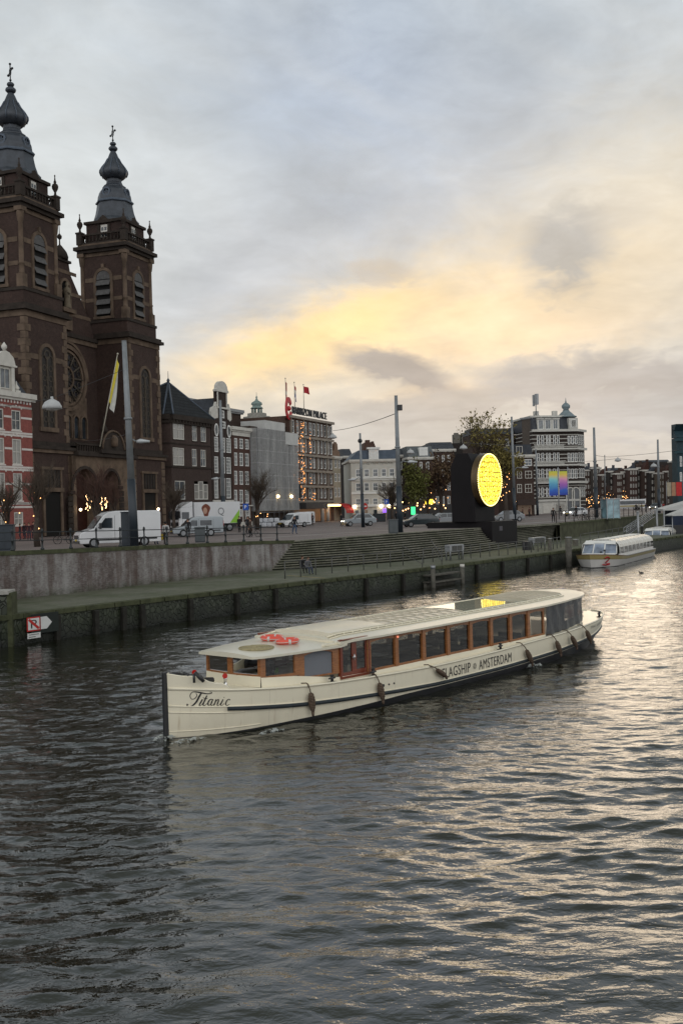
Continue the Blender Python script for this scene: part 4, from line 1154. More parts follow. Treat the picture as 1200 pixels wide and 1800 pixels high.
# foam at the stem and along the side
m, t, p = newmat('foam'); v = t.obj()
n = t.noise(v, 7.0, 6, .75); out = m.node_tree.nodes['Material Output']
p.inputs['Base Color'].default_value = (.34, .36, .34, 1); p.inputs['Roughness'].default_value = .7
tr = t.n('ShaderNodeBsdfTransparent'); mxn = t.n('ShaderNodeMixShader'); x, y, z = t.sep(v)
t.l.new(t.mr(t.m('ADD', n, t.m('MULTIPLY', z, 1.2)), .50, .60), mxn.inputs[0]); t.l.new(tr.outputs[0], mxn.inputs[1]); t.l.new(p.outputs[0], mxn.inputs[2]); t.l.new(mxn.outputs[0], out.inputs['Surface'])
foamm = m
def foam(cx, cy, rx, ry, rz, hgt, label):
    n = 26; mb = MB(); rng = random.Random(int(cx*100))
    vs = []
    for i in range(n+1):
        for j in range(n+1):
            u, v_ = 2*i/n-1, 2*j/n-1; r2 = u*u+v_*v_
            z = hgt*max(0, 1-r2)*(.5+1.2*mnoise.noise(Vector((u*3+cx, v_*3, 0)))) - .10*max(0, r2-.25) 
            vs.append((u*rx, v_*ry, z))
    fs = [(i*(n+1)+j, (i+1)*(n+1)+j, (i+1)*(n+1)+j+1, i*(n+1)+j+1) for i in range(n) for j in range(n)]
    mb.add(vs, fs, 0, True); o = mb.build('wake_foam', foamm, None, (cx, cy, .03), rz, fix=False); tagp(o, label, 'foam', kind='stuff')
for px_, py_, rx, ry, hg, lb in [(290, 1297, .5, .35, .09, 'white foam breaking at the black stem'), (330, 1301, .8, .18, .06, 'thin foam trailing along the bow'), (475, 1286, .7, .18, .08, 'small streak of foam beside the fore hull'), (938, 1170, .6, .3, .10, 'small splash of foam under the aft fender')]:
    g_ = G(px_, py_+2, 0); foam(g_[0], g_[1], rx, ry, BRZ, hg, lb)
# ------------------------------------------------------------------ the twin-towered basilica
CU = Vector((.341, .94)); CV = Vector((.94, -.341))       # along the front / out towards the canal
d1c = F*52.6/798; d2c = F*52.6/683.5
T1 = D(18, 110, d1c)[:2]; T2 = D(198, 220, d2c)[:2]
SEP = (Vector(T2)-Vector(T1)).length
CU = (Vector(T2)-Vector(T1)).normalized(); CV = Vector((CU.y, -CU.x))
CRZ = math.atan2(CU.y, CU.x)
church = thing('church', 'dark brick basilica with twin spired towers and a rose window behind the white van', 'church', (T1[0], T1[1], ZS), CRZ)
zt = lambda py: D(205, py, d2c)[2]-ZS
cbr = brick('church_brick', (.088, .050, .040), (.120, .070, .056), (.07, .06, .052), weather=.45)
cbr2 = brick('church_brick_plain', (.075, .043, .036), (.10, .058, .047), (.06, .05, .045), weather=.4)
stone = mat('brown_sandstone', (.118, .084, .060), .85, 0, .38, .9, .5)
stoned = mat('sooty_stone', (.035, .027, .022), .85, 0, .35, 1.2, .5)
lead = mat('lead_roof', (.038, .045, .056), .45, .2, .3, 1.5, .3)
leadl = mat('lead_light', (.09, .11, .14), .5, .2, .2, 2)
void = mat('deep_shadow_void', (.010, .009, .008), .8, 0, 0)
traceg = mat('tracery_stone', (.075, .062, .048), .85, 0, .4, 4)
def fx(cx, cy, hw, k):
    """local map for face k of a square of half width hw: (a along face, z, out)"""
    c, s_ = [(1, 0), (0, 1), (-1, 0), (0, -1)][k]
    def f(a, z, o=0.0):
        y = -(hw+o); return (cx + a*c - y*s_, cy + a*s_ + y*c, z)
    return f
def fbox(mb, f, a0, a1, z0, z1, o0, o1, mi=0):
    v = [f(a, z, o) for z in (z0, z1) for (a, o) in ((a0, o0), (a1, o0), (a1, o1), (a0, o1))]
    mb.add(v, [(0,3,2,1),(4,5,6,7),(0,1,5,4),(1,2,6,5),(2,3,7,6),(3,0,4,7)], mi)
def farch(mb, f, a, z0, z1, w, th, o0, o1, mi=0, n=10, foot=True):
    """arched band: jambs plus half-round head; z1 = crown of the opening"""
    r = w/2; zs = z1-r
    if foot:
        fbox(mb, f, a-r-th, a-r, z0, zs, o0, o1, mi); fbox(mb, f, a+r, a+r+th, z0, zs, o0, o1, mi)
    for i in range(n):
        t0, t1 = PI*i/n, PI*(i+1)/n
        P = lambda t, rr, o: f(a+rr*math.cos(t), zs+rr*math.sin(t), o)
        v = [P(t0, r, o0), P(t1, r, o0), P(t1, r+th, o0), P(t0, r+th, o0), P(t0, r, o1), P(t1, r, o1), P(t1, r+th, o1), P(t0, r+th, o1)]
        mb.add(v, [(0,3,2,1),(4,5,6,7),(0,1,5,4),(1,2,6,5),(2,3,7,6),(3,0,4,7)], mi)
def fpane(mb, f, a, z0, z1, w, o, mi=0, n=10):
    r = w/2; zs = z1-r
    pts = [f(a-r, z0, o), f(a+r, z0, o)] + [f(a+r*math.cos(PI*i/n), zs+r*math.sin(PI*i/n), o) for i in range(n+1)]
    mb.add(pts, [tuple(range(len(pts)))], mi)
def ringbox(mb, cx, cy, hw, z0, z1, mi=0): mb.box(cx-hw, cy-hw, z0, cx+hw, cy+hw, z1, mi)
def tower(cx, cy):
    tw = MB(); zb1, zc1, zb2 = zt(805), zt(600), zt(447)
    ringbox(tw, cx, cy, 4.15, 0, zb1); ringbox(tw, cx, cy, 3.92, zb1, zc1); ringbox(tw, cx, cy, 3.7, zc1, zt(570)); ringbox(tw, cx, cy, 3.25, zt(570), zb2)
    o = tw.build('tower', cbr, church)
    # stone courses, quoins and cornices
    def course(hw, z0, z1, out, mi=0): ringbox(m, cx, cy, hw+out, z0, z1, mi)
    m = MB()
    course(4.15, zb1, zb1+.35, .45, 1); course(4.15, zb1-.4, zb1-.003, .25); course(3.92, zb1+.35, zb1+.9, .12, 1)
    m.build('cornice', [stone, stoned], o); m = MB()
    course(3.92, zc1-1.0, zc1-.3, .10); course(3.92, zc1-.3, zc1+.1, .55, 1); course(3.92, zc1+.1, zc1+.45, .30, 1)
    course(3.7, zt(570)-.35, zt(570), .12, 1)
    m.build('cornice', [stone, stoned], o); m = MB()
    course(3.25, zb2-.9, zb2-.4, .10); course(3.25, zb2-.4, zb2, .45, 1); course(3.25, zb2, zb2+.45, .80, 1); course(3.25, zb2+.45, zb2+.8, .35)
    m.build('cornice', [stone, stoned], o)
    for k in range(4):
        f = fx(cx, cy, 3.92, k)
        for sgn in (-1, 1):
            q = MB(); n = 17; zz0 = zb1+.95; st_ = (zc1-1.05-zz0)/n
            for i in range(n):
                wv = 1.0 if i % 2 else .62
                fbox(q, f, sgn*3.98-(wv if sgn > 0 else 0), sgn*3.98+(wv if sgn < 0 else 0), zz0+i*st_+.02, zz0+(i+1)*st_-.02, -.1, .055 if i % 3 else .10)
            q.build('quoins', stone, o)
        f2 = fx(cx, cy, 4.15, k)
        for sgn in (-1, 1):
            q = MB()
            for i in range(9):
                fbox(q, f2, sgn*4.2-(.9 if sgn > 0 else 0), sgn*4.2+(.9 if sgn < 0 else 0), .1+i*(zb1-.6)/9, .1+(i+.88)*(zb1-.6)/9, -.1, .09)
            q.build('quoins', stone, o)
    # corner columns of the belfry
    for sx_ in (-1, 1):
        for sy_ in (-1, 1):
            q = MB()
            X0, Y0_ = cx+sx_*3.22, cy+sy_*3.22
            z0 = zt(570); h = zb2-z0-.9
            q.box(X0-.42, Y0_-.42, z0, X0+.42, Y0_+.42, z0+1.5, 0)
            q.lathe([(.40, 1.5), (.33, 1.7), (.30, 2.6), (.36, 2.65), (.36, 2.8), (.29, 2.85), (.27, h-1.2), (.34, h-1.1), (.42, h-.5), (.46, h-.1), (.46, h)], 10, (X0, Y0_, z0), 0)
            q.box(X0-.5, Y0_-.5, z0+h, X0+.5, Y0_+.5, zb2-.42, 0)
            q.build('corner_column', stone, o)
    for k in range(4):
        f = fx(cx, cy, 3.25, k)
        z0, z1 = zt(563), zt(484); wv = 2.15
        m = MB(); farch(m, f, 0, z0, z1, wv, .38, -.05, .16); fbox(m, f, -wv/2-.5, wv/2+.5, z0-.35, z0, -.05, .22)
        fbox(m, f, -2.8, -wv/2-.385, z1-wv/2-.35, z1-wv/2+.2, -.05, .05); fbox(m, f, wv/2+.385, 2.8, z1-wv/2-.35, z1-wv/2+.2, -.05, .05)
        fbox(m, f, -2.8, -wv/2-.385, z0+2.0, z0+2.5, -.05, .05); fbox(m, f, wv/2+.385, 2.8, z0+2.0, z0+2.5, -.05, .05)
        fbox(m, f, -.18, .18, z1+.3, z1+.85, 0, .25)
        w_ = m.build('belfry_opening', stone, church)
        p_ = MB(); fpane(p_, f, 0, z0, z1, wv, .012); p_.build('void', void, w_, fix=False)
        lv = MB(); nl = 4; hh = (z1-wv*.45-z0)/nl
        for i in range(nl):
            zz = z0+hh*i+hh*.25
            v = [f(-wv/2+.02, zz, .36), f(wv/2-.02, zz, .36), f(wv/2-.02, zz+hh*.52, .04), f(-wv/2+.02, zz+hh*.52, .04)]
            v2 = [(a, b, c-.08) for a, b, c in v]
            lv.add(v+v2, [(0,1,2,3),(7,6,5,4),(0,4,5,1),(1,5,6,2),(2,6,7,3),(3,7,4,0)])
        fpane(lv, f, 0, z1-wv*.55, z1-.04, wv*.96, .10)
        lv.build('louvres', mat('lead_louvre', (.085, .082, .080), .6, 0, .3, 3), w_)
    # blind arched window of the lower stage on the outer faces
    for k in (0, 1, 3) if cx < 1 else (0, 1):
        f = fx(cx, cy, 3.92, k)
        if k == 3 and cx > 1: continue
        z0, z1 = zt(772), zt(652); wv = 2.3
        m = MB(); farch(m, f, 0, z0, z1, wv, .4, -.05, .14); fbox(m, f, -wv/2-.6, wv/2+.6, z0-.5, z0, -.05, .22); fbox(m, f, -wv/2-.9, wv/2+.9, z0-2.6, z0-2.1, -.05, .08)
        fbox(m, f, -3.0, -wv/2-.41, z1-wv/2-.5, z1-wv/2+.1, -.05, .06); fbox(m, f, wv/2+.41, 3.0, z1-wv/2-.5, z1-wv/2+.1, -.05, .06)
        w_ = m.build('arched_window', stone, church)
        p_ = MB(); fpane(p_, f, 0, z0, z1, wv, .012); p_.build('pane', mat('church_glass', (.022, .018, .016), .5, 0, .4, 6), w_, fix=False)
        tr_ = MB()
        fbox(tr_, f, -.07, .07, z0, z1-wv/2, .02, .10)
        for sgn in (-1, 1):
            farch(tr_, f, sgn*wv/4, z0, z1-wv/2+.1, wv/2-.28, .09, .02, .10, foot=True, n=8)
            for j in range(6):
                zz = z0+.5+j*(z1-z0-wv/2-1)/6
                n_ = 10
                for i in range(n_):
                    t0, t1 = 2*PI*i/n_, 2*PI*(i+1)/n_; P = lambda t, r, o: f(sgn*wv/4+r*math.cos(t), zz+.4+r*math.sin(t), o)
                    tr_.quad(P(t0, .26, .09), P(t1, .26, .09), P(t1, .38, .09), P(t0, .38, .09))
        n_ = 14
        for i in range(n_):
            t0, t1 = 2*PI*i/n_, 2*PI*(i+1)/n_; P = lambda t, r, o: f(r*math.cos(t), z1-wv/2+.25+r*math.sin(t), o)
            tr_.quad(P(t0, .42, .09), P(t1, .42, .09), P(t1, .56, .09), P(t0, .56, .09))
        tr_.build('tracery', traceg, w_)
    # balustrade
    m = MB(); zb = zb2+.8; hw = 3.35
    ringm_ = []
    for k in range(4):
        f = fx(cx, cy, hw, k)
        fbox(m, f, -hw, hw, zb, zb+.22, -.18, .12); fbox(m, f, -hw, hw, zb+1.12, zb+1.36, -.18, .14)
        for i in range(10):
            a = -hw+.9+i*(2*hw-1.8)/9
            c_ = f(a, zb+.22, -.02)
            m.lathe([(.10, 0), (.15, .25), (.07, .55), (.06, .7), (.12, .9)], 6, c_)
    for sx_ in (-1, 1):
        for sy_ in (-1, 1):
            X0, Y0_ = cx+sx_*hw, cy+sy_*hw
            m.box(X0-.38, Y0_-.38, zb-.01, X0+.38, Y0_+.38, zb+1.45); m.box(X0-.46, Y0_-.46, zb+1.45, X0+.46, Y0_+.46, zb+1.65)
    m.build('balustrade', stoned, o)
    for sx_ in (-1, 1):
        for sy_ in (-1, 1):
            u_ = MB(); u_.lathe([(.28, 0), (.16, .18), (.12, .45), (.36, .9), (.40, 1.15), (.30, 1.4), (.14, 1.5), (.18, 1.7), (.10, 1.85), (.05, 2.3), (.10, 2.4), (.02, 2.55)], 10, (cx+sx_*hw, cy+sy_*hw, zb+1.65))
            u_.build('stone_urn', stoned, church)
    # attic with little pedimented windows
    za = zt(397); m = MB(); ringbox(m, cx, cy, 2.75, zb, za); at = m.build('attic', cbr2, o)
    m = MB(); ringbox(m, cx, cy, 3.0, za-.25, za+.1)
    for k in range(4):
        f = fx(cx, cy, 2.75, k)
        fbox(m, f, -.95, -.6, zb+.4, za-.45, -.03, .12); fbox(m, f, .6, .95, zb+.4, za-.45, -.03, .12)
        v = [f(-1.3, za-.3, .3), f(1.3, za-.3, .3), f(0, za+.75, .3), f(-1.3, za-.3, -.6), f(1.3, za-.3, -.6), f(0, za+.75, -.6)]
        m.add(v, [(0,1,2),(5,4,3),(0,3,4,1),(1,4,5,2),(2,5,3,0)])
        fbox(m, f, -2.75, -2.2, zb+.9, zb+1.5, -.03, .05); fbox(m, f, 2.2, 2.75, zb+.9, zb+1.5, -.03, .05)
        g_ = MB(); fbox(g_, f, -.5, .5, zb+.9, za-.5, -.02, .03); gg = g_.build('attic_window', offwhite, church)
        g2 = MB(); 
        for a_ in (-.24, .24):
            for z_ in (zb+.95, (zb+za)/2+.25): g2.quad(f(a_-.17, z_, .04), f(a_+.17, z_, .04), f(a_+.17, z_+.45, .04), f(a_-.17, z_+.45, .04))
        g2.build('pane', gl_dark, gg, fix=False)
    m.build('pediment', stoned, at)
    # lead spire: eight sided with narrow chamfers
    a_ = math.atan2(.55, 1); SHP = [1.0]*8
    def sp(prof, nm, mt):
        mb_ = MB(); vs = []
        for (r, z) in prof:
            h_ = r/1.24; ch = h_*.42
            for (sx2, sy2) in ((h_, -ch), (h_, ch), (ch, h_), (-ch, h_), (-h_, ch), (-h_, -ch), (-ch, -h_), (ch, -h_)):
                vs.append((cx+sx2, cy+sy2, z))
        n = len(prof); fs = [(i*8+k, i*8+(k+1) % 8, (i+1)*8+(k+1) % 8, (i+1)*8+k) for i in range(n-1) for k in range(8)]
        mb_.add(vs, fs + [tuple(range(7, -1, -1)), tuple((n-1)*8+k for k in range(8))], 0)
        return mb_.build(nm, mt, o)
    Rr = lambda px_: px_*d2c/F*1.04
    pr = [(47, 396), (46, 392), (42, 386), (38, 382)]
    sp([(Rr(r), zt(y)) for r, y in [(46, 397), (46, 393), (42, 389)]], 'spire_skirt', lead)
    sp([(Rr(r), zt(y)) for r, y in [(42, 389), (41, 388), (37, 377), (35, 368), (33.5, 359)]], 'spire_stage', lead)
    sp([(Rr(r), zt(y)) for r, y in [(36.5, 359.5), (37, 358), (34, 355)]], 'lead_cornice', leadl)
    sp([(Rr(r), zt(y)) for r, y in [(33, 355), (31.5, 346), (27.5, 337), (22, 331)]], 'spire_dome', lead)
    sp([(Rr(r), zt(y)) for r, y in [(22.5, 331), (22.5, 329.5), (17, 326), (14.5, 321), (14.5, 316), (17, 315)]], 'spire_neck', lead)
    mb_ = MB()
    mb_.lathe([(Rr(r), zt(y)) for r, y in [(16, 315.5), (21, 311), (23.3, 305), (23, 301), (19, 294), (13.5, 287), (9.5, 279), (6.5, 271), (4.6, 267), (4.4, 266)]], 10, (cx, cy, 0), 0, True, PI/10)
    on = mb_.build('onion_dome', lead, o)
    mb_ = MB()
    for k in range(10):
        a = PI/10+2*PI*k/10
        mb_.tube([(cx+Rr(r)*math.cos(a), cy+Rr(r)*math.sin(a), zt(y)) for r, y in [(21.3, 311), (23.6, 305), (23.3, 301), (19.3, 294), (13.8, 287), (9.8, 279)]], .07, 4)
    mb_.build('lead_rolls', leadl, on)
    mb_ = MB(); mb_.sphere((cx, cy, zt(261.5)), Rr(7.8), 0, 12, 8, .62); mb_.sphere((cx, cy, zt(253)), Rr(5.4), 0, 12, 8, .68); mb_.tube([(cx, cy, zt(268)), (cx, cy, zt(250))], Rr(3), 8); mb_.build('finial_balls', lead, o)
    mb_ = MB(); zc = zt(234)
    mb_.tube([(cx, cy, zt(250)), (cx, cy, zt(222))], .07, 6)
    f = lambda a, z: (cx+a*.62, cy+a*.78, z)
    mb_.tube([f(-.9, zc+.1), f(.9, zc-.1)], .07, 5)
    for k in range(12):
        t0, t1 = 2*PI*k/12, 2*PI*(k+1)/12
        mb_.tube([f(.45*math.cos(t0), zc+.45*math.sin(t0)), f(.45*math.cos(t1), zc+.45*math.sin(t1))], .04, 4)
    for a, z in ((-.9, zc+.1), (.9, zc-.1), (0, zt(222)), (0, zc-.95)): mb_.sphere(f(a, z), .15, 0, 6, 4)
    mb_.build('cross', iron, church)
    # round dormers of the dome and seams
    for k in range(4):
        f = fx(cx, cy, Rr(29)/1.24, k); mb_ = MB(); zc_ = zt(343)
        n_ = 12
        for i in range(n_):
            t0, t1 = 2*PI*i/n_, 2*PI*(i+1)/n_; P = lambda t, r, oo: f(r*math.cos(t), zc_+r*math.sin(t), oo)
            v = [P(t0, .42, .2), P(t1, .42, .2), P(t1, .62, .2), P(t0, .62, .2), P(t0, .42, -.6), P(t1, .42, -.6), P(t1, .62, -.6), P(t0, .62, -.6)]
            mb_.add(v, [(0,3,2,1),(4,5,6,7),(0,1,5,4),(1,2,6,5),(2,3,7,6),(3,0,4,7)])
        fbox(mb_, f, -.6, .6, zc_-1.25, zc_-.62, -.3, .2); fbox(mb_, f, -.06, .06, zc_-.45, zc_+.45, -.3, .12); fbox(mb_, f, -.45, .45, zc_-.05, zc_+.05, -.3, .12)
        mb_.build('round_dormer', leadl, church)
    return o
tower(0, 0); tower(SEP, 0)
# central front between the towers, set back
YF = 1.0
GA = Vector(T1) + CU*0 - CV*YF; GB = GA + CU
def cpx(x, y, yl=YF):
    A = Vector(T1) - CV*yl; s_, z_, _ = LP(x, y, tuple(A), tuple(A+CU)); return s_, z_-ZS
m = MB(); zc = zt(606)
m.box(3.9, YF, 0, SEP-3.9, YF+1.2, zc)
ap = cpx(124, 462); 
xa = SEP/2
m.prism([(4.2, zc), (SEP-4.2, zc), (SEP-5.2, zc+2.2), (xa+1.6, ap[1]-1.6), (xa+1.2, ap[1]), (xa-1.2, ap[1]), (xa-1.6, ap[1]-1.6), (5.2, zc+2.2)], YF, YF+1.0)
m.build('front_wall', cbr, church)
m = MB()
m.box(3.92, YF-.45, zc-.35, SEP-3.92, YF-.002, zc+.15, 1); m.box(3.92, YF-.2, zc-.95, SEP-3.92, YF-.003, zc-.36, 0)
for sgn in (-1, 1):
    pts = [(xa+sgn*1.3, ap[1]-.1), (xa+sgn*1.7, ap[1]-1.7), (xa+sgn*(SEP/2-5.1), zc+2.3), (xa+sgn*(SEP/2-4.1), zc+.1)]
    for (a, b), (c, d) in zip(pts, pts[1:]):
        m.tube([(a, YF+.4, b+.1), (c, YF+.4, d+.1)], .32, 6, 1)
m.box(xa-1.5, YF-.25, ap[1]-.2, xa+1.5, YF+1.2, ap[1]+.1, 1)
m.lathe([(1.0, .1), (1.05, .5), (.85, 1.1), (.3, 1.8), (.1, 2.0), (.08, 2.6), (.28, 2.8), (.3, 3.1), (.05, 3.4), (.03, 4.6)], 8, (xa, YF+.4, ap[1]), 1)
for z_ in (zc+2.4, zc+5.0, zc+7.6): m.box(xa-(7.2-(z_-zc)*.58), YF-.05, z_, xa+(7.2-(z_-zc)*.58), YF-.002, z_+.45, 0)
m.build('gable_trim', [stone, stoned], church)
# niche with a statue
f = lambda a, z, o=0.0: (xa+a, YF-o, z)
zn0, zn1 = cpx(130, 548)[1], cpx(130, 500)[1]
m = MB(); farch(m, f, 0, zn0, zn1, 1.7, .35, -.02, .35); fbox(m, f, -1.4, 1.4, zn0-.5, zn0, -.02, .9); fbox(m, f, -1.1, 1.1, zn0-2.6, zn0-.5, -.02, .45); n_ = m.build('statue_niche', stone, church)
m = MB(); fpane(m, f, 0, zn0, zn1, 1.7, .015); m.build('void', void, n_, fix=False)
m = MB(); m.lathe([(.45, 0), (.48, .2), (.38, 1.0), (.42, 1.7), (.50, 2.2), (.40, 2.55), (.16, 2.7), (.22, 2.85), (.24, 3.1), (.12, 3.35), (.02, 3.4)], 10, (xa, YF-.5, zn0)); m.tube([(xa-.4, YF-.6, zn0+2.2), (xa-.1, YF-1.0, zn0+1.8)], .12, 6); m.tube([(xa+.4, YF-.6, zn0+2.2), (xa+.5, YF-.8, zn0+1.5)], .12, 6)
m.build('statue', mat('statue_stone', (.17, .14, .10), .8, 0, .3, 3), church)
# rose window
rc = cpx(138, 668); rr = 3.75; rz_ = rc[1]; rxc = xa
m = MB()
for i in range(40):
    t0, t1 = 2*PI*i/40, 2*PI*(i+1)/40
    for (ra, rb, o1, mi) in ((rr-.05, rr+.45, .35, 0), (rr-.5, rr-.2, .22, 0), (1.25, 1.5, .22, 0), (rr+.75, rr+1.1, .15, 0)):
        P = lambda t, r, o: f(r*math.cos(t), rz_+r*math.sin(t), o)
        if ra > rr+.5 and not (0 <= t0 < PI): continue
        v = [P(t0, ra, 0), P(t1, ra, 0), P(t1, rb, 0), P(t0, rb, 0), P(t0, ra, o1), P(t1, ra, o1), P(t1, rb, o1), P(t0, rb, o1)]
        m.add(v, [(0,3,2,1),(4,5,6,7),(0,1,5,4),(1,2,6,5),(2,3,7,6),(3,0,4,7)], mi)
rw_ = m.build('rose_window', stone, church)
m = MB(); m.add([f((rr-.03)*math.cos(2*PI*i/40), rz_+(rr-.03)*math.sin(2*PI*i/40), .015) for i in range(40)], [tuple(range(40))]); m.build('pane', mat('rose_glass', (.018, .016, .020), .35, 0, .3, 3), rw_, fix=False)
m = MB()
for i in range(12):
    a = 2*PI*i/12
    m.tube([f(1.4*math.cos(a), rz_+1.4*math.sin(a), .12), f((rr-.3)*math.cos(a), rz_+(rr-.3)*math.sin(a), .12)], .15, 5)
    b = a+PI/12
    for j in range(8):
        t0, t1 = 2*PI*j/8, 2*PI*(j+1)/8
        c_ = (2.75*math.cos(b), rz_+2.75*math.sin(b))
        m.tube([f(c_[0]+.42*math.cos(t0), c_[1]+.42*math.sin(t0), .1), f(c_[0]+.42*math.cos(t1), c_[1]+.42*math.sin(t1), .1)], .07, 4)
    m.tube([f(0, rz_, .12), f(1.3*math.cos(a), rz_+1.3*math.sin(a), .12)], .06, 4)
m.sphere(f(0, rz_, .12), .35, 0, 8, 5)
m.build('tracery', traceg, rw_)
# pale panel and gallery of four small arches under the rose
zg0, zg1 = cpx(140, 771)[1], cpx(140, 733)[1]
m = MB(); m.box(xa-4.4, YF-.03, zg0-.2, xa+4.4, YF-.001, rz_-2.2); m.build('stone_panel', stone, church)
for i in range(5):
    a = -3.4+i*1.7
    m = MB(); farch(m, f, a, zg0, zg1, 1.1, .22, .031, .3); w_ = m.build('gallery_window', stone, church)
    q = MB(); fpane(q, f, a, zg0, zg1, 1.1, .05); q.build('pane', gl_dark, w_, fix=False)
m = MB(); m.box(3.95, YF-1.0, zg0-1.1, SEP-3.95, YF-.01, zg0-.55); m.build('ledge', stoned, church)
# porch with arches, doors and a small pediment
YP = -4.6; zp = zt(812)
def ppx(x, y): return cpx(x, y, YP)
ar = []
for xl, xr, yt in ((128, 171, 824), (182, 209, 828)):
    a, _ = ppx(xl, 860); b, _ = ppx(xr, 860); _, z_ = ppx((xl+xr)/2, yt); ar.append(((a+b)/2, b-a, z_))
px0, px1 = 4.2, max(SEP-4.3, ar[1][0]+ar[1][1]/2+1.2)
fp = lambda a, z, o=0.0: (a, YP-o, z)
m = MB()
xs_ = sorted([px0] + [q for a, w__, z_ in ar for q in (a-w__/2, a+w__/2)] + [px1])
for i in range(0, len(xs_), 2): m.box(xs_[i], YP, 0, xs_[i+1], YF-.05, zp)
for a, w__, z_ in ar:
    r_ = w__/2; n = 14
    for i in range(n):
        t0, t1 = PI*i/n, PI*(i+1)/n
        p0 = (a+r_*math.cos(t0), z_-r_+r_*math.sin(t0)); p1 = (a+r_*math.cos(t1), z_-r_+r_*math.sin(t1))
        m.add([(p0[0], YP, p0[1]), (p1[0], YP, p1[1]), (p1[0], YP, zp), (p0[0], YP, zp), (p0[0], YF-.05, p0[1]), (p1[0], YF-.05, p1[1]), (p1[0], YF-.05, zp), (p0[0], YF-.05, zp)], [(0,3,2,1),(4,5,6,7),(0,1,5,4),(1,2,6,5),(2,3,7,6),(3,0,4,7)])
m.build('porch', mat('warm_sandstone', (.13, .092, .064), .85, 0, .4, .8, .5), church)
m = MB()
for a, w__, z_ in ar:
    farch(m, fp, a, 0, z_, w__, .35, 0, .16, foot=False); 
    for sgn in (-1, 1): fbox(m, fp, a+sgn*(w__/2+.25)-.45, a+sgn*(w__/2+.25)+.45, z_-w__/2-.5, z_-w__/2-.1, 0, .25)
    for sgn in (-1, 1):
        for j in range(7): fbox(m, fp, a+sgn*(w__/2+.55)-.5, a+sgn*(w__/2+.55)+.5, .2+j*(z_-w__/2-.8)/7, .2+(j+.85)*(z_-w__/2-.8)/7, 0, .12)
m.box(px0-.1, YP-.5, zp, px1+.1, YF-.06, zp+.4); m.box(px0, YP-.25, zp+.4, px1, YP+.1, zp+.6); m.box(px0, YP-.25, zp+1.3, px1, YP+.1, zp+1.5)
for i in range(26): m.box(px0+.3+i*(px1-px0-.6)/25-.09, YP-.15, zp+.6, px0+.3+i*(px1-px0-.6)/25+.09, YP+.02, zp+1.3)
m.build('porch_trim', stoned, church)
pa = ar[1][0]; m = MB(); m.prism([(pa-2.6, zp+.9), (pa+2.6, zp+.9), (pa+2.2, zp+2.2), (pa+1.2, zp+3.1), (pa, zp+3.5), (pa-1.2, zp+3.1), (pa-2.2, zp+2.2)], YP-.5, YP-.27)
m.box(pa-3.0, YP-.75, zp+.45, pa+3.0, YP-.26, zp+.88)
m.lathe([(.3, 0), (.5, .4), (.12, 1.2), (.2, 1.4), (.02, 2.0)], 8, (pa-1.6, YP-.2, zp+3.0))
pd = m.build('porch_pediment', stoned, church)
m = MB(); 
for sgn in (-1, 1): m.tube([(pa+sgn*2.5*math.cos(t_), YP-.55, zp+1.0+2.3*math.sin(t_)) for t_ in [PI/2*i/6 for i in range(7)]], .14, 5)
m.lathe([(.05, -.6), (.5, -.5), (.55, .4), (.3, .8), (.02, .9)], 8, (pa, YP-.6, zp+1.9)); m.build('carved_crest', stone, pd)
dm = mat('dark_door', (.035, .012, .008), .5, 0, .3, 2)
for a, w__, z_ in ar:
    m = MB(); m.box(a-w__/2-.3, YP+1.5, 0, a+w__/2+.3, YP+1.6, z_+.3); m.build('porch_door', dm, church)
for cx_ in (0, SEP):
    f_ = fx(cx_, 0, 4.15, 0)
    m = MB(); fbox(m, f_, -1.9, -1.5, .1, zb_ if False else zt(868), -.05, .18); fbox(m, f_, 1.5, 1.9, .1, zt(868), -.05, .18); fbox(m, f_, -2.0, 2.0, zt(868), zt(862), -.05, .3)
    fbox(m, f_, -1.9, -1.6, zt(862), zt(835), -.05, .14); fbox(m, f_, 1.6, 1.9, zt(862), zt(835), -.05, .14); fbox(m, f_, -2.1, 2.1, zt(835), zt(831), -.05, .25)
    w_ = m.build('side_portal', stone, church)
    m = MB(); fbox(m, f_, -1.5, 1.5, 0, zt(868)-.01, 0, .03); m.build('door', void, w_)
    m = MB(); fbox(m, f_, -1.6, 1.6, zt(861), zt(835)-.01, 0, .03); m.build('panel', mat('church_glass', (.022, .018, .016)), w_)
    m = MB()
    for a_ in (-1.05, -.35, .35, 1.05): fbox(m, f_, a_-.14, a_+.14, zt(861), zt(836), .03, .1)
    m.build('mullion', stoned, w_)
# nave behind
m = MB(); m.box(1.0, YF+1.2, 0, SEP-1.0, 48, zt(640)); m.build('nave', cbr2, church)
m = MB(); m.prism([(.4, zt(640)), (SEP-.4, zt(640)), (xa, ap[1]-2.5)], YF+1.3, 48.5); m.build('nave_roof', slate, church)
# warm lamps in the porch
for px_, py_ in ((137, 896), (274, 895)):
    a_, z_ = cpx(px_, py_, -4.5); m = MB(); m.sphere((a_, -4.9, z_), .16, 0, 8, 6); m.build('porch_lamp', emis('porch_lamp_glow', (1, .75, .45), 14), church)
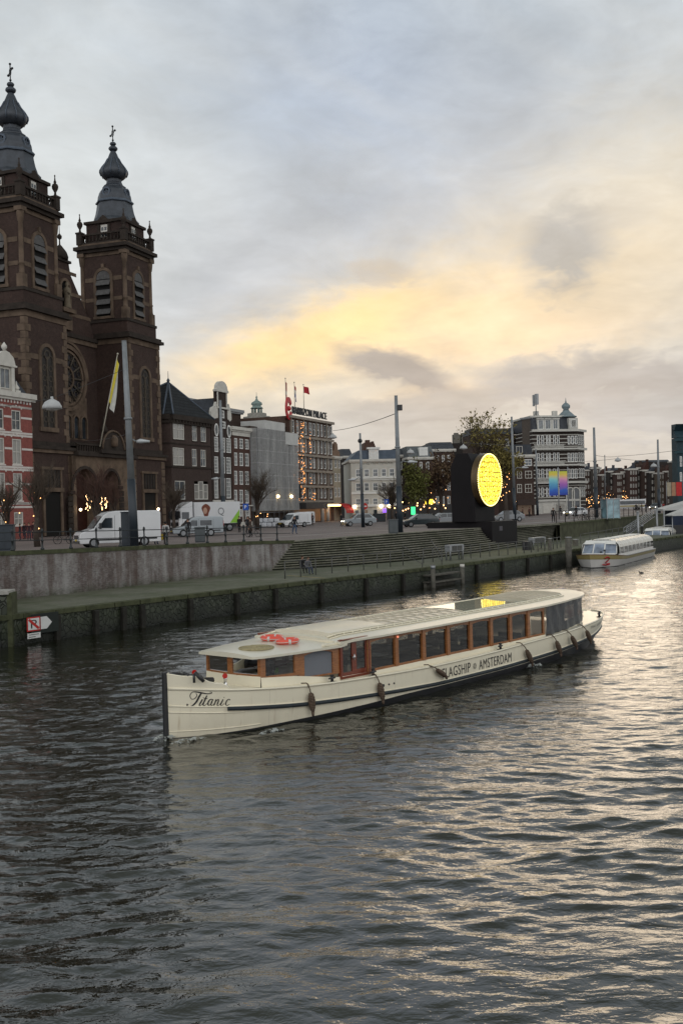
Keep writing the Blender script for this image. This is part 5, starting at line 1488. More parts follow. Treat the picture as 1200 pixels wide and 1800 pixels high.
# the yellow and white flag on its slanting pole
fa = cpx(176, 785, -5.2); fb = cpx(207, 622, -7.5)
pole = thing('flagpole', 'pale slanting flagpole with a yellow and white flag on the church porch', 'flagpole', (T1[0], T1[1], ZS), CRZ)
m = MB(); Pa, Pb = Vector((fa[0], -5.2, fa[1])), Vector((fb[0], -7.5, fb[1])); m.tube([Pa, Pb], [.09, .05], 8); m.sphere(tuple(Pb), .13); m.build('pole', mat('pale_pole', (.45, .42, .34), .5, 0, .1), pole)
m = MB(); n1_, n2_ = 10, 16; A_ = Pb + (Pa-Pb)*.02; Bq = Pb + (Pa-Pb)*.50
side_ = Vector((.93, .25, -.20))
vs = []
for j in range(n2_+1):
    for i in range(n1_+1):
        u_, v_ = i/n1_, j/n2_
        base = A_.lerp(Bq, v_)
        wv_ = .92*(.5+.7*v_)
        P_ = base + Vector((.75, .1, 0))*u_*wv_ + Vector((0, 0, -2.0*u_*(1-.25*v_))) + Vector((0, 1, 0))*.28*math.sin(u_*9+v_*2.5)*u_
        vs.append(tuple(P_))
fs = [(j*(n1_+1)+i, j*(n1_+1)+i+1, (j+1)*(n1_+1)+i+1, (j+1)*(n1_+1)+i) for j in range(n2_) for i in range(n1_)]
m.add(vs, fs, 0, True)
for k in range(len(m.f)): m.m[k] = 0 if (k % n1_) < n1_*.5 else 1
m.build('flag', [mat('yellow_cloth', (.62, .52, .06), .8, 0, .1, 2), mat('white_cloth', (.60, .60, .56), .8, 0, .1, 2)], pole, fix=False)
# ------------------------------------------------------------------ houses along the quay
def rows(b, cols, rws, refx=None):
    """cols: photo x ranges on the reference row; rws: (ytop, ybottom) at refx -> list of openings (s0,z0,s1,z1)"""
    out = []
    for (yt, yb) in rws:
        rx = refx if refx is not None else cols[0][0]
        z1 = b.z(rx, yt); z0 = b.z(rx, yb)
        for (xa_, xb_) in cols:
            s0 = b.px(xa_, (yt+yb)/2)[0]; s1 = b.px(xb_, (yt+yb)/2)[0]; out.append((s0, z0, s1, z1))
    return out
# line of fronts continuing from the church
P2 = Vector(T2) + CU*4.15 + CV*4.15
QL = Vector((.37, .93)).normalized()
def on_line(px, P=P2, U=QL, py=870):
    s_, _, _ = LP(px, py, tuple(P), tuple(P+U)); q = P+U*s_; return (q.x, q.y)
def yoff(P, k): return (P[0]-QL.y*k, P[1]+QL.x*k)     # k metres further from the canal

# --- red and white striped house at the far left
A0 = Vector(T1) + CU*(-4.2) + CV*4.2
b = Bld('striped_house', 'red brick house with white stripes and an ornate white dormer at the left edge', 'house', tuple(A0 - CU*13.0 ), tuple(A0 - CU*.2), 12)
# keep it a little nearer the canal than the church so that its right end reaches x=57
s_, z_, d_ = LP(58, 800, tuple(A0 + CV*1.0), tuple(A0 + CV*1.0 - CU)); Pq = A0 + CV*1.0 - CU*s_
C.objects.unlink(b.root); bpy.data.objects.remove(b.root)
b = Bld('striped_house', 'red brick house with white stripes and an ornate white dormer at the left edge', 'house', tuple(Pq - CU*13.0), tuple(Pq), 12)
redb = brick('striped_brick', (.215, .058, .048), (.27, .08, .066), (.30, .12, .10), weather=.15)
stripe = mat('white_band', (.60, .56, .52), .7, 0, .12, 2)
hz = b.z(55, 695)
ops = []
zr = [(b.z(36, yt), b.z(36, yb)) for yt, yb in ((722, 757), (772, 817), (832, 880))]
xs0 = [b.px(xa_, 780)[0] for xa_ in (-24, -10, 20, 38)]
xw = [(b.px(a, 780)[0], b.px(c, 780)[0]) for a, c in ((22, 38), (-8, 8), (-44, -26))]
for zt_, zb_ in zr:
    for a, c in xw: ops.append((a, zb_, c, zt_))
gr = b.z(45, 925); 
for a, c in xw: ops.append((a, b.z(40, 923), c, b.z(40, 900)))
ops = [o for o in ops if o[0] > 0 and o[2] < b.W]
b.walls(hz, ops, redb); b.cornice(hz-.5, .55, .45, offwhite)
for o in ops: add_window(b.root, o[0], .06, o[1], o[2]-o[0], o[3]-o[1], 2, 2, offwhite, gl_curt if o[1] < 8 else gl_dark, sill=stripe, t=.12)
m = MB()
zl = [zz for zt_, zb_ in zr for zz in (zt_+.25, (zt_+zb_)/2+.2, zb_-.4)] + [b.z(40, 893), b.z(40, 887), hz-1.6]
for zz in zl:
    cuts = sorted([(o[0]-.05, o[2]+.05) for o in ops if o[1]-.02 < zz+.1 < o[3]+.05]); x = 0
    for a, c in cuts + [(b.W, b.W)]:
        if a > x: m.box(x, -.03, zz, a, -.001, zz+.22)
        x = c
for o in ops[:9]:
    for k in range(5):
        a = PI*(k+.5)/5; r_ = (o[2]-o[0])/2+.18; cx_ = (o[0]+o[2])/2
        m.box(cx_+r_*math.cos(a)-.09, -.06, o[3]+.05+.5*r_*math.sin(a)*.6, cx_+r_*math.cos(a)+.09, -.001, o[3]+.27+.5*r_*math.sin(a)*.6)
for i in range(24): m.box(.3+i*(b.W-.6)/23-.1, -.09, hz-1.1, .3+i*(b.W-.6)/23+.1, -.001, hz-.8)
m.build('white_bands', stripe, b.root)
m = MB(); dx_ = b.px(12, 660)[0]; z0 = hz+.05; z1 = b.z(12, 640)
m.box(dx_-1.3, .3, z0, dx_+1.3, 1.4, z1)
for sgn in (-1, 1): m.box(dx_+sgn*1.2-.25, .05, z0, dx_+sgn*1.2+.25, .3, z1-.2); m.lathe([(.25, 0), (.35, .3), (.12, .6), (.05, 1.0)], 8, (dx_+sgn*2.0, .3, z0+.3)); m.box(dx_+sgn*2.0-.4, .05, z0, dx_+sgn*2.0+.4, .5, z0+.3)
m.box(dx_-1.8, -.05, z1-.2, dx_+1.8, .5, z1); m.prism([(dx_-1.6, z1), (dx_+1.6, z1), (dx_+1.3, z1+.8), (dx_+.6, z1+1.3), (dx_, z1+1.45), (dx_-.6, z1+1.3), (dx_-1.3, z1+.8)], 0, .35)
m.lathe([(.12, 0), (.3, .3), (.3, .5), (.03, .9)], 8, (dx_, .2, z1+1.45))
dm_ = m.build('dormer', offwhite, b.root)
add_window(dm_, dx_-.85, .22, z0+.3, 1.7, z1-z0-.7, 2, 1, offwhite, gl_grey, t=.1)
m = MB(); m.prism([(.3, hz+.05), (b.depth-.3, hz+.05), (b.depth-3, hz+3.2), (3, hz+3.2)], .2, b.W-.2, axis='x'); m.build('roof', slate, b.root)

# --- corner mansion with hip roof
rb1 = brick('mansion_brick', (.095, .060, .050), (.12, .078, .066), (.09, .075, .065), weather=.35)
A = on_line(303); B = on_line(373)
b = Bld('corner_mansion', 'brown brick mansion with a dark hipped roof right of the church', 'house', A, B, 14)
hz = b.z(372, 738)
cw = [(304.5, 324), (338, 346), (353, 362)]
ops = rows(b, cw, [(741, 776), (790, 820)], 350) + rows(b, [(308, 326), (342, 366)], [(846, 878)], 350)
ops[-1] = (ops[-1][0], ops[-1][1], ops[-1][2], ops[-1][3])
# the chamfered bay towards the church
nrm = (QL.y, -QL.x)
W0 = LP(283, 800, A, (A[0]-nrm[0]*.9-.35, A[1]-nrm[1]*.9+.0))[0]
A2v = Vector(A); dirL = (Vector((-.93, .10))).normalized()
sL = LP(284, 800, A, tuple(A2v+dirL))[0]
m = MB(); facade(m, (0, 0), (1, 0), b.W, 0, hz, ops, N=(0, 1)); m.quad((b.W, 0, 0), (b.W, 14, 0), (b.W, 14, hz), (b.W, 0, hz)); wl = m.build('wall', rb1, b.root, fix=False)
for o in ops[:-1]: add_window(b.root, o[0], .06, o[1], o[2]-o[0], o[3]-o[1], 2, 2, offwhite, gl_curt if o[2]-o[0] > 3 else gl_grey, sill=stoned, t=.12)
o = ops[-1]; w3 = (o[2]-o[0])/3
for k in range(3): add_window(b.root, o[0]+k*w3, .06, o[1], w3, o[3]-o[1]-(.0 if k == 1 else .4), 1, 2, offwhite, gl_curt, t=.12)
bL = Bld('side', 'x', 'x', tuple(A2v+dirL*sL), A, 10)
opsL = rows(bL, [(305 - 0, 322)], [(738, 772)], 306)
# left return: three stacked tall windows measured on that face
def yy(x, y): return bL.px(x, y)
zsL = [(bL.z(294, 737), bL.z(294, 773)), (bL.z(294, 786), bL.z(294, 818)), (bL.z(294, 848), bL.z(294, 880))]
bay = MB(); mid = sL/2
opsL = []
facade(bay, (0, 0), (1, 0), sL, 0, hz, opsL, N=(0, 1))
bay.quad((0, 0, 0), (0, 12, 0), (0, 12, hz), (0, 0, hz))
inv = Matrix.Translation((A[0], A[1], ZS)) @ Matrix.Rotation(b.rz, 4, 'Z')
rel = inv.inverted() @ (Matrix.Translation((bL.A[0], bL.A[1], ZS)) @ Matrix.Rotation(bL.rz, 4, 'Z'))
bo = bay.build('bay_wall', rb1, b.root, fix=False); bo.matrix_local = rel
for k, o in enumerate(opsL): add_window(bo, o[0], .06, o[1], o[2]-o[0], o[3]-o[1], 2, 2, offwhite, gl_grey if k < 2 else gl_curt, sill=stoned, t=.12)
C.objects.unlink(bL.root); bpy.data.objects.remove(bL.root)
m = MB(); m.box(.0, -.5, hz-.7, b.W+.3, -.002, hz); m.box(0, -.25, hz-1.2, b.W+.1, -.003, hz-.71)
for i in range(14): m.box(.3+i*(b.W-.5)/13-.12, -.42, hz-1.0, .3+i*(b.W-.5)/13+.12, -.26, hz-.72)
m.box(0, -.12, b.z(350, 824), b.W, -.002, b.z(350, 821)); m.box(0, -.1, b.z(350, 784), b.W, -.002, b.z(350, 782))
cn = m.build('cornice', stoned, b.root)
m = MB(); m.box(-.45, -.5, hz-.7, sL, -.002, hz); m.box(-.2, -.25, hz-1.2, sL, -.003, hz-.71); m.box(0, -.12, b.z(350, 824), sL, -.002, b.z(350, 821)); m.box(0, -.1, b.z(350, 784), sL, -.002, b.z(350, 782)); c2 = m.build('cornice', stoned, bo)
# hipped roof
rl = rel @ Vector((0, 0, 0)); rl2 = rel @ Vector((0, 10, 0))
zr_ = D(297, 672, A[1]+6)[2]-ZS
m = MB(); e = .5
base = [(rl.x-e*.3, rl.y-e, hz), (0, -e, hz), (b.W+e, -e, hz), (b.W+e, 13.5, hz), (rl.x-e, 13.5, hz)]
r1 = (rl.x+4.5, 6.0, zr_); r2 = (b.W*.30, 6.5, zr_)
_ap = D(296, 672, A[1]+5); _l = inv.inverted() @ Vector(_ap); r1 = tuple(_l)
m.add(base+[r1], [(0, 1, 5), (1, 2, 5), (2, 3, 5), (3, 4, 5), (4, 0, 5)])
ro = m.build('roof', brick('roof_slate_rows', (.030, .034, .038), (.045, .05, .055), (.012, .012, .013), scale=4.5, bw=.30, rh=.10, weather=.2), b.root)
m = MB()
for q in base: m.tube([q, r1], .14, 5)
m.lathe([(.15, 0), (.25, .3), (.05, .6), (.03, 1.6)], 6, r1); m.build('ridge', leadl, ro)
m = MB(); 
for x_ in (b.px(348, 880)[0], b.px(362, 880)[0]): m.box(x_-.1, -1.0, 0, x_+.1, -.8, 3.0)
m.box(0, -1.3, 3.0, b.W, -.05, 3.3); m.build('entrance_canopy', blackp, b.root)

# --- narrow neck gable house
rb2 = brick('dark_brown_brick', (.070, .046, .038), (.090, .058, .048), (.06, .05, .045), weather=.2)
A = on_line(374); B = on_line(409.5)
b = Bld('neck_gable_house', 'tall narrow dark brick house with a white scrolled neck gable', 'house', A, B, 12)
zs1 = b.z(391, 746); W = b.W
cols = [(377, 384), (388, 396), (398, 406)]
ops = rows(b, cols, [(769, 795), (803, 832), (840, 876)], 391)
ops += rows(b, cols, [(884, 912)], 391)
b.walls(zs1, ops, rb2)
b.wins(ops, cols=3, rows=5, fm=white, gm=gl_dark, t=.12, mt=.06)
zn, za_ = b.z(391, 712), b.z(391, 688); xn0, xn1 = b.px(382, 720)[0], b.px(399, 720)[0]
m = MB(); m.box(xn0, 0, zs1, xn1, .6, za_); m.box(0, 0, zs1, xn0, .5, zs1+1.2); m.box(xn1, 0, zs1, W, .5, zs1+1.2); m.box(-.001, .01, zs1-.001, W, 12, zs1+.0)
m.build('gable', rb2, b.root)
m = MB()
for sgn, xe, xi in ((-1, 0, xn0), (1, W, xn1)):
    # scroll: big s-shaped white wing
    pts = [(xi+sgn*.02, zs1+.9), (xi+sgn*.02, zn), (xi+sgn*.35, zn-.5), (xi+sgn*.45, zs1+3.3), (xi+sgn*.9, zs1+2.6), (xe-sgn*.25, zs1+2.3), (xe-sgn*.02, zs1+1.8), (xe-sgn*.0, zs1+.9), (xe-sgn*.5, zs1+.6)]
    m.prism(pts if sgn > 0 else pts[::-1], -.12, .25)
m.box(xn0-.35, -.2, za_-.15, xn1+.35, .5, za_+.15)
m.prism([(xn0-.3, za_+.15)] + [((xn0+xn1)/2+((xn1-xn0)/2+.15)*math.cos(PI-PI*i/8), za_+.3+1.25*math.sin(PI*i/8)) for i in range(9)] + [(xn1+.3, za_+.15)], -.15, .4)
m.box(xn0-.05, -.1, b.z(391, 717), xn0+.25, -.002, za_-.16); m.box(xn1-.25, -.1, b.z(391, 717), xn1+.05, -.002, za_-.16)
m.box(xn0-.35, -.25, b.z(391, 719), xn1+.4, -.002, b.z(391, 716))
m.build('gable_ornament', offwhite, b.root)
xm = (xn0+xn1)/2
add_window(b.root, xm-.5, -.06, b.z(391, 735), 1.0, b.z(391, 722)-b.z(391, 735), 2, 2, white, gl_dark, t=.12)
add_window(b.root, xm-.8, -.06, b.z(391, 753), 1.6, b.z(391, 741)-b.z(391, 753), 3, 2, white, gl_dark, t=.14)
for xx in (b.px(380, 750)[0], b.px(402, 750)[0]):
    m = MB(); k = 14; zc_ = b.z(391, 757)
    for i in range(k):
        t0, t1 = 2*PI*i/k, 2*PI*(i+1)/k; P = lambda t, r, y: (xx+r*.62*math.cos(t), y, zc_+r*math.sin(t))
        m.add([P(t0, .75, -.08), P(t1, .75, -.08), P(t1, 1.0, -.08), P(t0, 1.0, -.08), P(t0, .75, .02), P(t1, .75, .02), P(t1, 1.0, .02), P(t0, 1.0, .02)], [(0,1,2,3),(0,4,5,1),(2,6,7,3),(1,5,6,2),(3,7,4,0)])
    ov = m.build('oval_window', white, b.root); g = MB(); g.add([(xx+.47*math.cos(2*PI*i/k), -.02, zc_+.75*math.sin(2*PI*i/k)) for i in range(k)], [tuple(range(k))]); g.build('pane', gl_dark, ov, fix=False)
m = MB(); m.prism([(0, zs1), (W, zs1), (W/2, za_-1.0)], .5, 12); m.build('roof', slate, b.root)
m = MB(); m.box(-.05, -.15, b.z(391, 882), W+.02, -.002, b.z(391, 879)); m.build('string_course', offwhite, b.root)
# the red tiled roof house just behind it
A = yoff(on_line(352), 9); B = yoff(on_line(388), 9)
b = Bld('tiled_house', 'house with a red tiled roof showing behind the hipped roof and neck gable', 'house', A, B, 8)
he = b.z(370, 735); hr = b.z(370, 709)
b.walls(he, [], rb2)
m = MB(); m.prism([(0, he), (8, he), (5.5, hr), (3.2, hr)], 0, b.W, axis='x'); m.build('roof', brick('red_tiles', (.17, .035, .022), (.22, .05, .03), (.07, .015, .01), scale=3.5, bw=.1, rh=.09), b.root)

# --- brick house with white cornice
rb3 = brick('red_brown_brick', (.125, .055, .042), (.155, .072, .055), (.13, .10, .085), weather=.2)
A = on_line(410); B = on_line(442)
b = Bld('white_corniced_house', 'red brown brick house of twelve white sash windows under a deep white cornice', 'house', A, B, 12)
hz = b.z(425, 754)
cols = [(412, 417.5), (421, 427.5), (431, 437.5)]
ops = rows(b, cols, [(771, 789), (796, 819), (828, 852), (861, 885)], 424) + rows(b, [(413, 417), (421, 426), (432, 438)], [(895, 908)], 424)
b.walls(hz, ops, rb3); b.wins(ops, cols=2, rows=3, fm=white, gm=gl_dark, t=.14, mt=.07)
b.cornice(hz-.3, .5, .5, offwhite); m = MB(); m.box(0, -.14, b.z(425, 767), b.W, -.002, hz-.56); m.build('frieze', offwhite, b.root)
m = MB(); m.box(0, -.1, 0, b.W, -.002, .6); m.box(0, -.3, b.z(425, 890), b.W, -.002, b.z(425, 888)); 
for o in ops[-3:]: m.box(o[0]-.25, -.08, 0.6, o[0]-.03, -.002, b.z(425, 891)); m.box(o[2]+.03, -.08, .6, o[2]+.25, -.002, b.z(425, 891))
m.build('shopfront', offwhite, b.root)
A = yoff(on_line(402), 7); B = yoff(on_line(439), 7)
b = Bld('brown_block', 'plain dark brown brick block rising behind the white corniced house', 'house', A, B, 10)
hz = b.z(420, 726); b.walls(hz, [], rb2); b.cornice(hz, .25, .25, stoned)

# --- building wrapped in scaffold netting
A = on_line(443); B = on_line(511)
b = Bld('netted_building', 'building wrapped in pale scaffold netting left of the big hotel', 'building', A, B, 14)
hz = b.z(465, 752); b.walls(hz, [], brick('brown_mix_brick', (.10, .07, .055), (.13, .09, .07), (.10, .085, .07)))
m, t, p = newmat('scaffold_net'); v = t.obj(); x, y, z = t.sep(v)
out = m.node_tree.nodes['Material Output']
wv = t.noise(t.comb(t.m('MULTIPLY', x, 1.2), 0.0, t.m('MULTIPLY', z, .12)), 1.2, 4, .6, .8)
gx = t.m('LESS_THAN', t.m('FRACT', t.m('DIVIDE', t.m('ADD', x, y), 2.4)), .05); gz = t.m('LESS_THAN', t.m('FRACT', t.m('DIVIDE', z, 2.0)), .05)
cc = t.mix(t.mr(wv, .3, .7), (.20, .20, .20), (.37, .37, .36)); cc = t.mix(t.m('MULTIPLY', t.m('MAXIMUM', gx, gz), .7), cc, (.46, .46, .45))
t.l.new(cc, p.inputs['Base Color']); p.inputs['Roughness'].default_value = .7
t.l.new(t.bump(wv, .8, .3), p.inputs['Normal'])
tr = t.n('ShaderNodeBsdfTransparent'); mxn = t.n('ShaderNodeMixShader'); t.l.new(t.mr(t.noise(v, 3, 4), .3, .7, .68, .95), mxn.inputs[0]); t.l.new(tr.outputs[0], mxn.inputs[1]); t.l.new(p.outputs[0], mxn.inputs[2]); t.l.new(mxn.outputs[0], out.inputs['Surface'])
net = m
z1 = b.z(465, 756); z1b = b.z(500, 778); zl = b.z(470, 898); xm = b.px(488, 800)[0]
def sheet(name, x0, x1, z0, z1_, par, bulge=.25, y0=-1.3):
    mb = MB(); n, k = 40, 24; vs = []
    for j in range(k+1):
        for i in range(n+1):
            u, v_ = i/n, j/k; x = x0+(x1-x0)*u
            vs.append((x, y0+.0-bulge*abs(math.sin(x*PI/2.4))*.6+.12*mnoise.noise(Vector((x*.8, 0, v_*4))), z0+(z1_-z0)*v_))
    mb.add(vs, [(j*(n+1)+i, j*(n+1)+i+1, (j+1)*(n+1)+i+1, (j+1)*(n+1)+i) for j in range(k) for i in range(n)], 0, True)
    return mb.build(name, net, par, fix=False)
ntp = sheet('netting', -.3, xm, zl, z1, b.root); sheet('netting', xm+.01, b.W+.4, zl, z1b, b.root)
m = MB(); m.quad((-.3, -1.3, zl), (-.3, .2, zl), (-.3, .2, z1), (-.3, -1.3, z1)); m.build('netting', net, b.root, fix=False)
plast = mat('white_sheeting', (.50, .50, .48), .6, 0, .12, .6, .3)
m = MB(); xa0 = b.px(452, 750)[0]; m.box(xa0, -1.4, z1, xm+.2, 3, b.z(470, 742)); m.build('top_sheeting', plast, b.root)
m = MB(); xa1 = b.px(488, 770)[0]; m.box(xa1, -1.5, z1b-.5, b.W+.5, -1.32, b.z(500, 762)); m.build('top_sheeting', plast, b.root)
m = MB()
for i in range(9):
    x = -.3+i*(b.W+.6)/8
    m.tube([(x, -1.25, 0), (x, -1.25, z1 if x < xm else z1b)], .05, 5); m.tube([(x, -.25, 0), (x, -.25, z1 if x < xm else z1b)], .05, 5)
k = 1
while 2.0*k < z1: m.tube([(-.3, -1.27, 2.0*k), (b.W+.3 if 2*k < z1b else xm, -1.27, 2.0*k)], .04, 4); k += 1
m.build('scaffold_tubes', steel, b.root)
m = MB(); m.box(-.2, -1.2, zl-.1, b.W+.3, -.05, zl+.02); m.build('scaffold_deck', mat('scaffold_board', (.22, .17, .11), .8, 0, .2), b.root)
for px_, py_ in ((474, 873), (498, 873)):
    x_ = b.px(px_, py_); m = MB(); m.sphere((x_[0], -1.55, x_[1]), .26, 0, 8, 6); m.build('work_lamp', emis('work_lamp_glow', (1, .72, .35), 12), b.root)
# taller flat-roofed block behind the netting
A = yoff(on_line(437), 8); B = yoff(on_line(500), 8)
b = Bld('flat_roofed_block', 'brown flat roofed block behind the scaffold netting', 'building', A, B, 14)
hz = b.z(470, 734); b.walls(hz, [], brick('block_brick', (.085, .05, .04), (.11, .065, .05), (.08, .065, .055))); b.cornice(hz, .5, .5, steel)
m = MB(); m.box(1, 3, hz+.5, b.W*.6, 9, hz+1.8); m.build('roof_plant', steel, b.root)
# slim church cupola far behind
cx_, cy_, cz_ = D(452, 740, 235)
ct = thing('cupola_tower', 'slim pale green cupola with a spike rising behind the netted building', 'tower', (cx_, cy_, ZS), R(20))
zz = lambda y: D(452, y, 235)[2]-ZS
cop_m = mat('copper_green', (.20, .26, .24), .6, .1, .2, 1)
m = MB(); m.lathe([(3.2, 0), (3.2, zz(733)), (2.2, zz(732)), (2.2, zz(727)), (1.5, zz(726))], 8, (0, 0, 0), 0, False); m.build('shaft', mat('pale_stone', (.26, .25, .22), .8, 0, .2), ct)
m = MB(); 
for k in range(8): a = 2*PI*k/8; m.tube([(1.1*math.cos(a), 1.1*math.sin(a), zz(726)), (1.1*math.cos(a), 1.1*math.sin(a), zz(718))], .18, 5)
m.lathe([(1.5, zz(718)), (1.2, zz(716)), (.9, zz(713.5)), (1.3, zz(711)), (1.2, zz(708)), (.4, zz(704)), (.15, zz(700)), (.25, zz(698)), (.06, zz(696)), (.03, zz(689))], 10, (0, 0, 0), 0); m.build('cupola', cop_m, ct)

# --- big hotel with oriel bays
A = on_line(511.5); B = on_line(586)
b = Bld('hotel', 'large hotel of pale ribbed window bays with a rooftop sign and hanging fairy lights', 'hotel', A, B, 18)
hz = b.z(545, 737)
hb_ = brick('hotel_brick', (.15, .085, .06), (.19, .11, .08), (.12, .10, .085), weather=.2)
hstone = mat('hotel_stone', (.27, .235, .195), .75, 0, .2, 1.2, .2)
cols = [(513, 517), (521, 525), (528, 533), (535, 539), (543, 548), (550, 554), (557, 561), (563.5, 567), (569.5, 573), (575, 578), (580, 583.5)]
rws = [(740, 762), (767, 794), (800, 824), (828, 850), (855, 876)]
rws = [(743, 765), (772, 796), (802, 823), (830, 850), (857, 876)]
ops = rows(b, cols, rws, 545)
b.walls(hz, ops, hb_)
for o in ops: add_window(b.root, o[0], .05, o[1], o[2]-o[0], o[3]-o[1], 1, 2, white, gl_dark if random.random() < .75 else gl_curt, t=.15)
m = MB()
zrow = sorted({round(o[1], 3) for o in ops}); 
for zz_ in zrow: m.box(-.05, -.42, zz_-.75, b.W+.05, -.002, zz_-.35)
for i, (x0_, x1_) in enumerate(cols):
    if i % 3 == 0: xe = b.px(x0_, 800)[0]-.45; m.box(xe, -.30, zrow[0]-.8, xe+.22, -.001, hz-.4)
m.box(-.3, -.5, hz-.35, b.W+.3, -.002, hz+.1)
m.build('stone_ribs', hstone, b.root)
m = MB(); zf = b.z(545, 884)
m.box(b.px(514, 880)[0], -2.6, b.z(530, 895), b.px(553, 880)[0], -.05, zf); hk = m.build('awning', blackp, b.root, bevel=.05)
m = MB(); m.box(b.px(555, 880)[0], -1.2, b.z(570, 890), b.W+.1, -.05, zf-.1); m.build('glass_canopy', steel, b.root)
m = MB(); x_ = b.px(567, 890)[0]; m.tube([(x_, -1.0, 0), (x_, -1.0, b.z(570, 891))], .35, 10); x_ = b.px(557, 890)[0]; m.tube([(x_, -1.0, 0), (x_, -1.0, b.z(570, 891))], .35, 10); m.build('column', mat('white_column', (.42, .41, .38), .6, 0, .1), b.root)
m = MB(); m.box(b.px(514, 890)[0], -.12, .1, b.W-2, -.03, zf-.3); m.build('lobby_glass', emis('lobby_glow', (.20, .10, .045), .35), b.root)
m = MB(); 
for k in range(26): x_ = b.px(556, 890)[0]+k*(b.W-b.px(556, 890)[0])/25; m.sphere((x_, -1.3, zf-.55), .16, 0, 6, 4)
m.build('canopy_bulbs', bulb, b.root)
# fairy lights hanging down the front
mb1 = MB(); rngl = random.Random(5)
cols_l = [(518.5, 772, 880, 1.0), (526.5, 742, 882, 1.9), (541, 760, 880, .7), (546, 858, 882, 1.2), (511, 830, 884, .6)]
for cxp, y0, y1, dens in cols_l:
    xs_ = b.px(cxp, 800)[0]; z0 = b.z(cxp, y1); z1_ = b.z(cxp, y0); n = int((z1_-z0)*2.6*dens)
    for k in range(n): 
        zq = z0+(z1_-z0)*rngl.random(); mb1.sphere((xs_+rngl.uniform(-.5, .5)*dens, -.55, zq), rngl.uniform(.05, .10), 0, 5, 3)
tagp(mb1.build('fairy_lights', emis('fairy_bulb', (1.0, .40, .12), 2.2), b.root), kind='stuff')
m = MB(); m.box(0, -.75, b.z(514, 874), .15, -.05, b.z(514, 862)); 
xh = b.px(514, 868)[0]; m = MB(); m.box(xh-.1, -1.6, b.z(514, 876), xh+.1, -.4, b.z(514, 850)); m.build('hanging_sign', blackp, b.root)
# roof sign letters and red emblem, standing on a rail
sgn_t = text_mesh('BARBIZON PALACE', 1.0, 1.05)
xs_ = [v.co.x for v in sgn_t.vertices]; xmn, xmx = min(xs_), max(xs_); x0_, x1_ = b.px(514, 725)[0], b.px(574, 738)[0]; zs0, zs1_ = b.z(545, 732.5), b.z(545, 719.5)
for v in sgn_t.vertices:
    X_, Y_ = v.co.x, v.co.y
    v.co = (x0_+(X_-xmn)/(xmx-xmn)*(x1_-x0_), -.1, zs0+Y_/.72*(zs1_-zs0))
sgn_t.materials.clear(); sgn_t.materials.append(blackp); sgn_t.name = 'sign_letters'
so = link('sign_letters', sgn_t, b.root); sm_ = so.modifiers.new('t', 'SOLIDIFY'); sm_.thickness = .25
m = MB(); m.box(x0_-.5, -.05, zs0-.45, x1_+.3, .1, zs0-.3)
for k in range(16): x_ = x0_+k*(x1_-x0_)/15; m.tube([(x_, 0, hz), (x_, 0, zs0-.3)], .05, 4)
m.build('sign_rail', iron, b.root)
ex, ez = b.px(507.5, 718); m = MB()
for k in range(22):
    t0, t1 = .5+5.4*k/22, .5+5.4*(k+1)/22; P = lambda t, r, y: (ex+r*.8*math.cos(t), y, ez+r*1.25*math.sin(t))
    m.add([P(t0, .9, -.1), P(t1, .9, -.1), P(t1, 1.6, -.1), P(t0, 1.6, -.1), P(t0, .9, .15), P(t1, .9, .15), P(t1, 1.6, .15), P(t0, 1.6, .15)], [(0,1,2,3),(0,4,5,1),(2,6,7,3),(1,5,6,2),(3,7,4,0),(7,6,5,4)])
m.sphere((ex, 0, ez), .45); m.build('red_emblem', mat('red_sign', (.45, .02, .025), .4, 0, .05), b.root)
m = MB(); x_ = b.px(499, 720)[0]
m.box(-3.5, .5, hz-2, 0, 6, hz-.4); 
m.build('roof_stair', hb_, b.root)
def flag(px_, ytop, ybase, cols3, label, droop, d, fw=2.3, fh=3.6):
    x_, y_, z_ = D(px_, ybase, d); zt__ = D(px_, ytop, d)[2]
    r_ = thing('rooftop_flagpole', label, 'flagpole', (x_, y_, z_), R(40), 'flags on the hotel roof')
    mb = MB(); h_ = zt__-z_; mb.tube([(0, 0, 0), (0, 0, h_)], [.08, .05], 6); mb.sphere((0, 0, h_), .12); mb.build('pole', mat('pale_pole', (.45, .42, .34)), r_)
    mb = MB(); n1_, n2_ = 12, 9; vs = []
    for j in range(n2_+1):
        for i in range(n1_+1):
            u_, v_ = i/n1_, j/n2_
            vs.append((fw*u_*(1-droop)+.05, .25*math.sin(u_*8+v_*1.5)*u_, h_-.3-fh*(1-droop*.2)*v_*(.75 if droop < .5 else 1)-droop*fw*1.3*u_+.0))
    mb.add(vs, [(j*(n1_+1)+i, j*(n1_+1)+i+1, (j+1)*(n1_+1)+i+1, (j+1)*(n1_+1)+i) for j in range(n2_) for i in range(n1_)], 0, True)
    for k in range(len(mb.f)): mb.m[k] = min(len(cols3)-1, (k//n1_)*len(cols3)//n2_)
    mb.build('flag', cols3, r_, fix=False)
rc_, wc_, bc_ = mat('red_cloth', (.40, .03, .04), .8, 0, .1), mat('white_cloth', (.60, .60, .56)), mat('blue_cloth', (.05, .09, .30), .8, 0, .1)
dh = b.A[1]+1
flag(503, 665, 725, [rc_, rc_, wc_, rc_], 'drooping red and white flag, leftmost on the hotel roof', .75, dh, 1.0, 3.4)
flag(518.5, 672, 728, [rc_, wc_, bc_], 'drooping red white and blue flag, middle one on the hotel roof', .7, dh+6, 1.2, 2.6)
flag(534.5, 676, 728, [rc_], 'flying plain red flag, right one on the hotel roof', .12, dh+14, 1.6, 1.7)
hotel_b = b

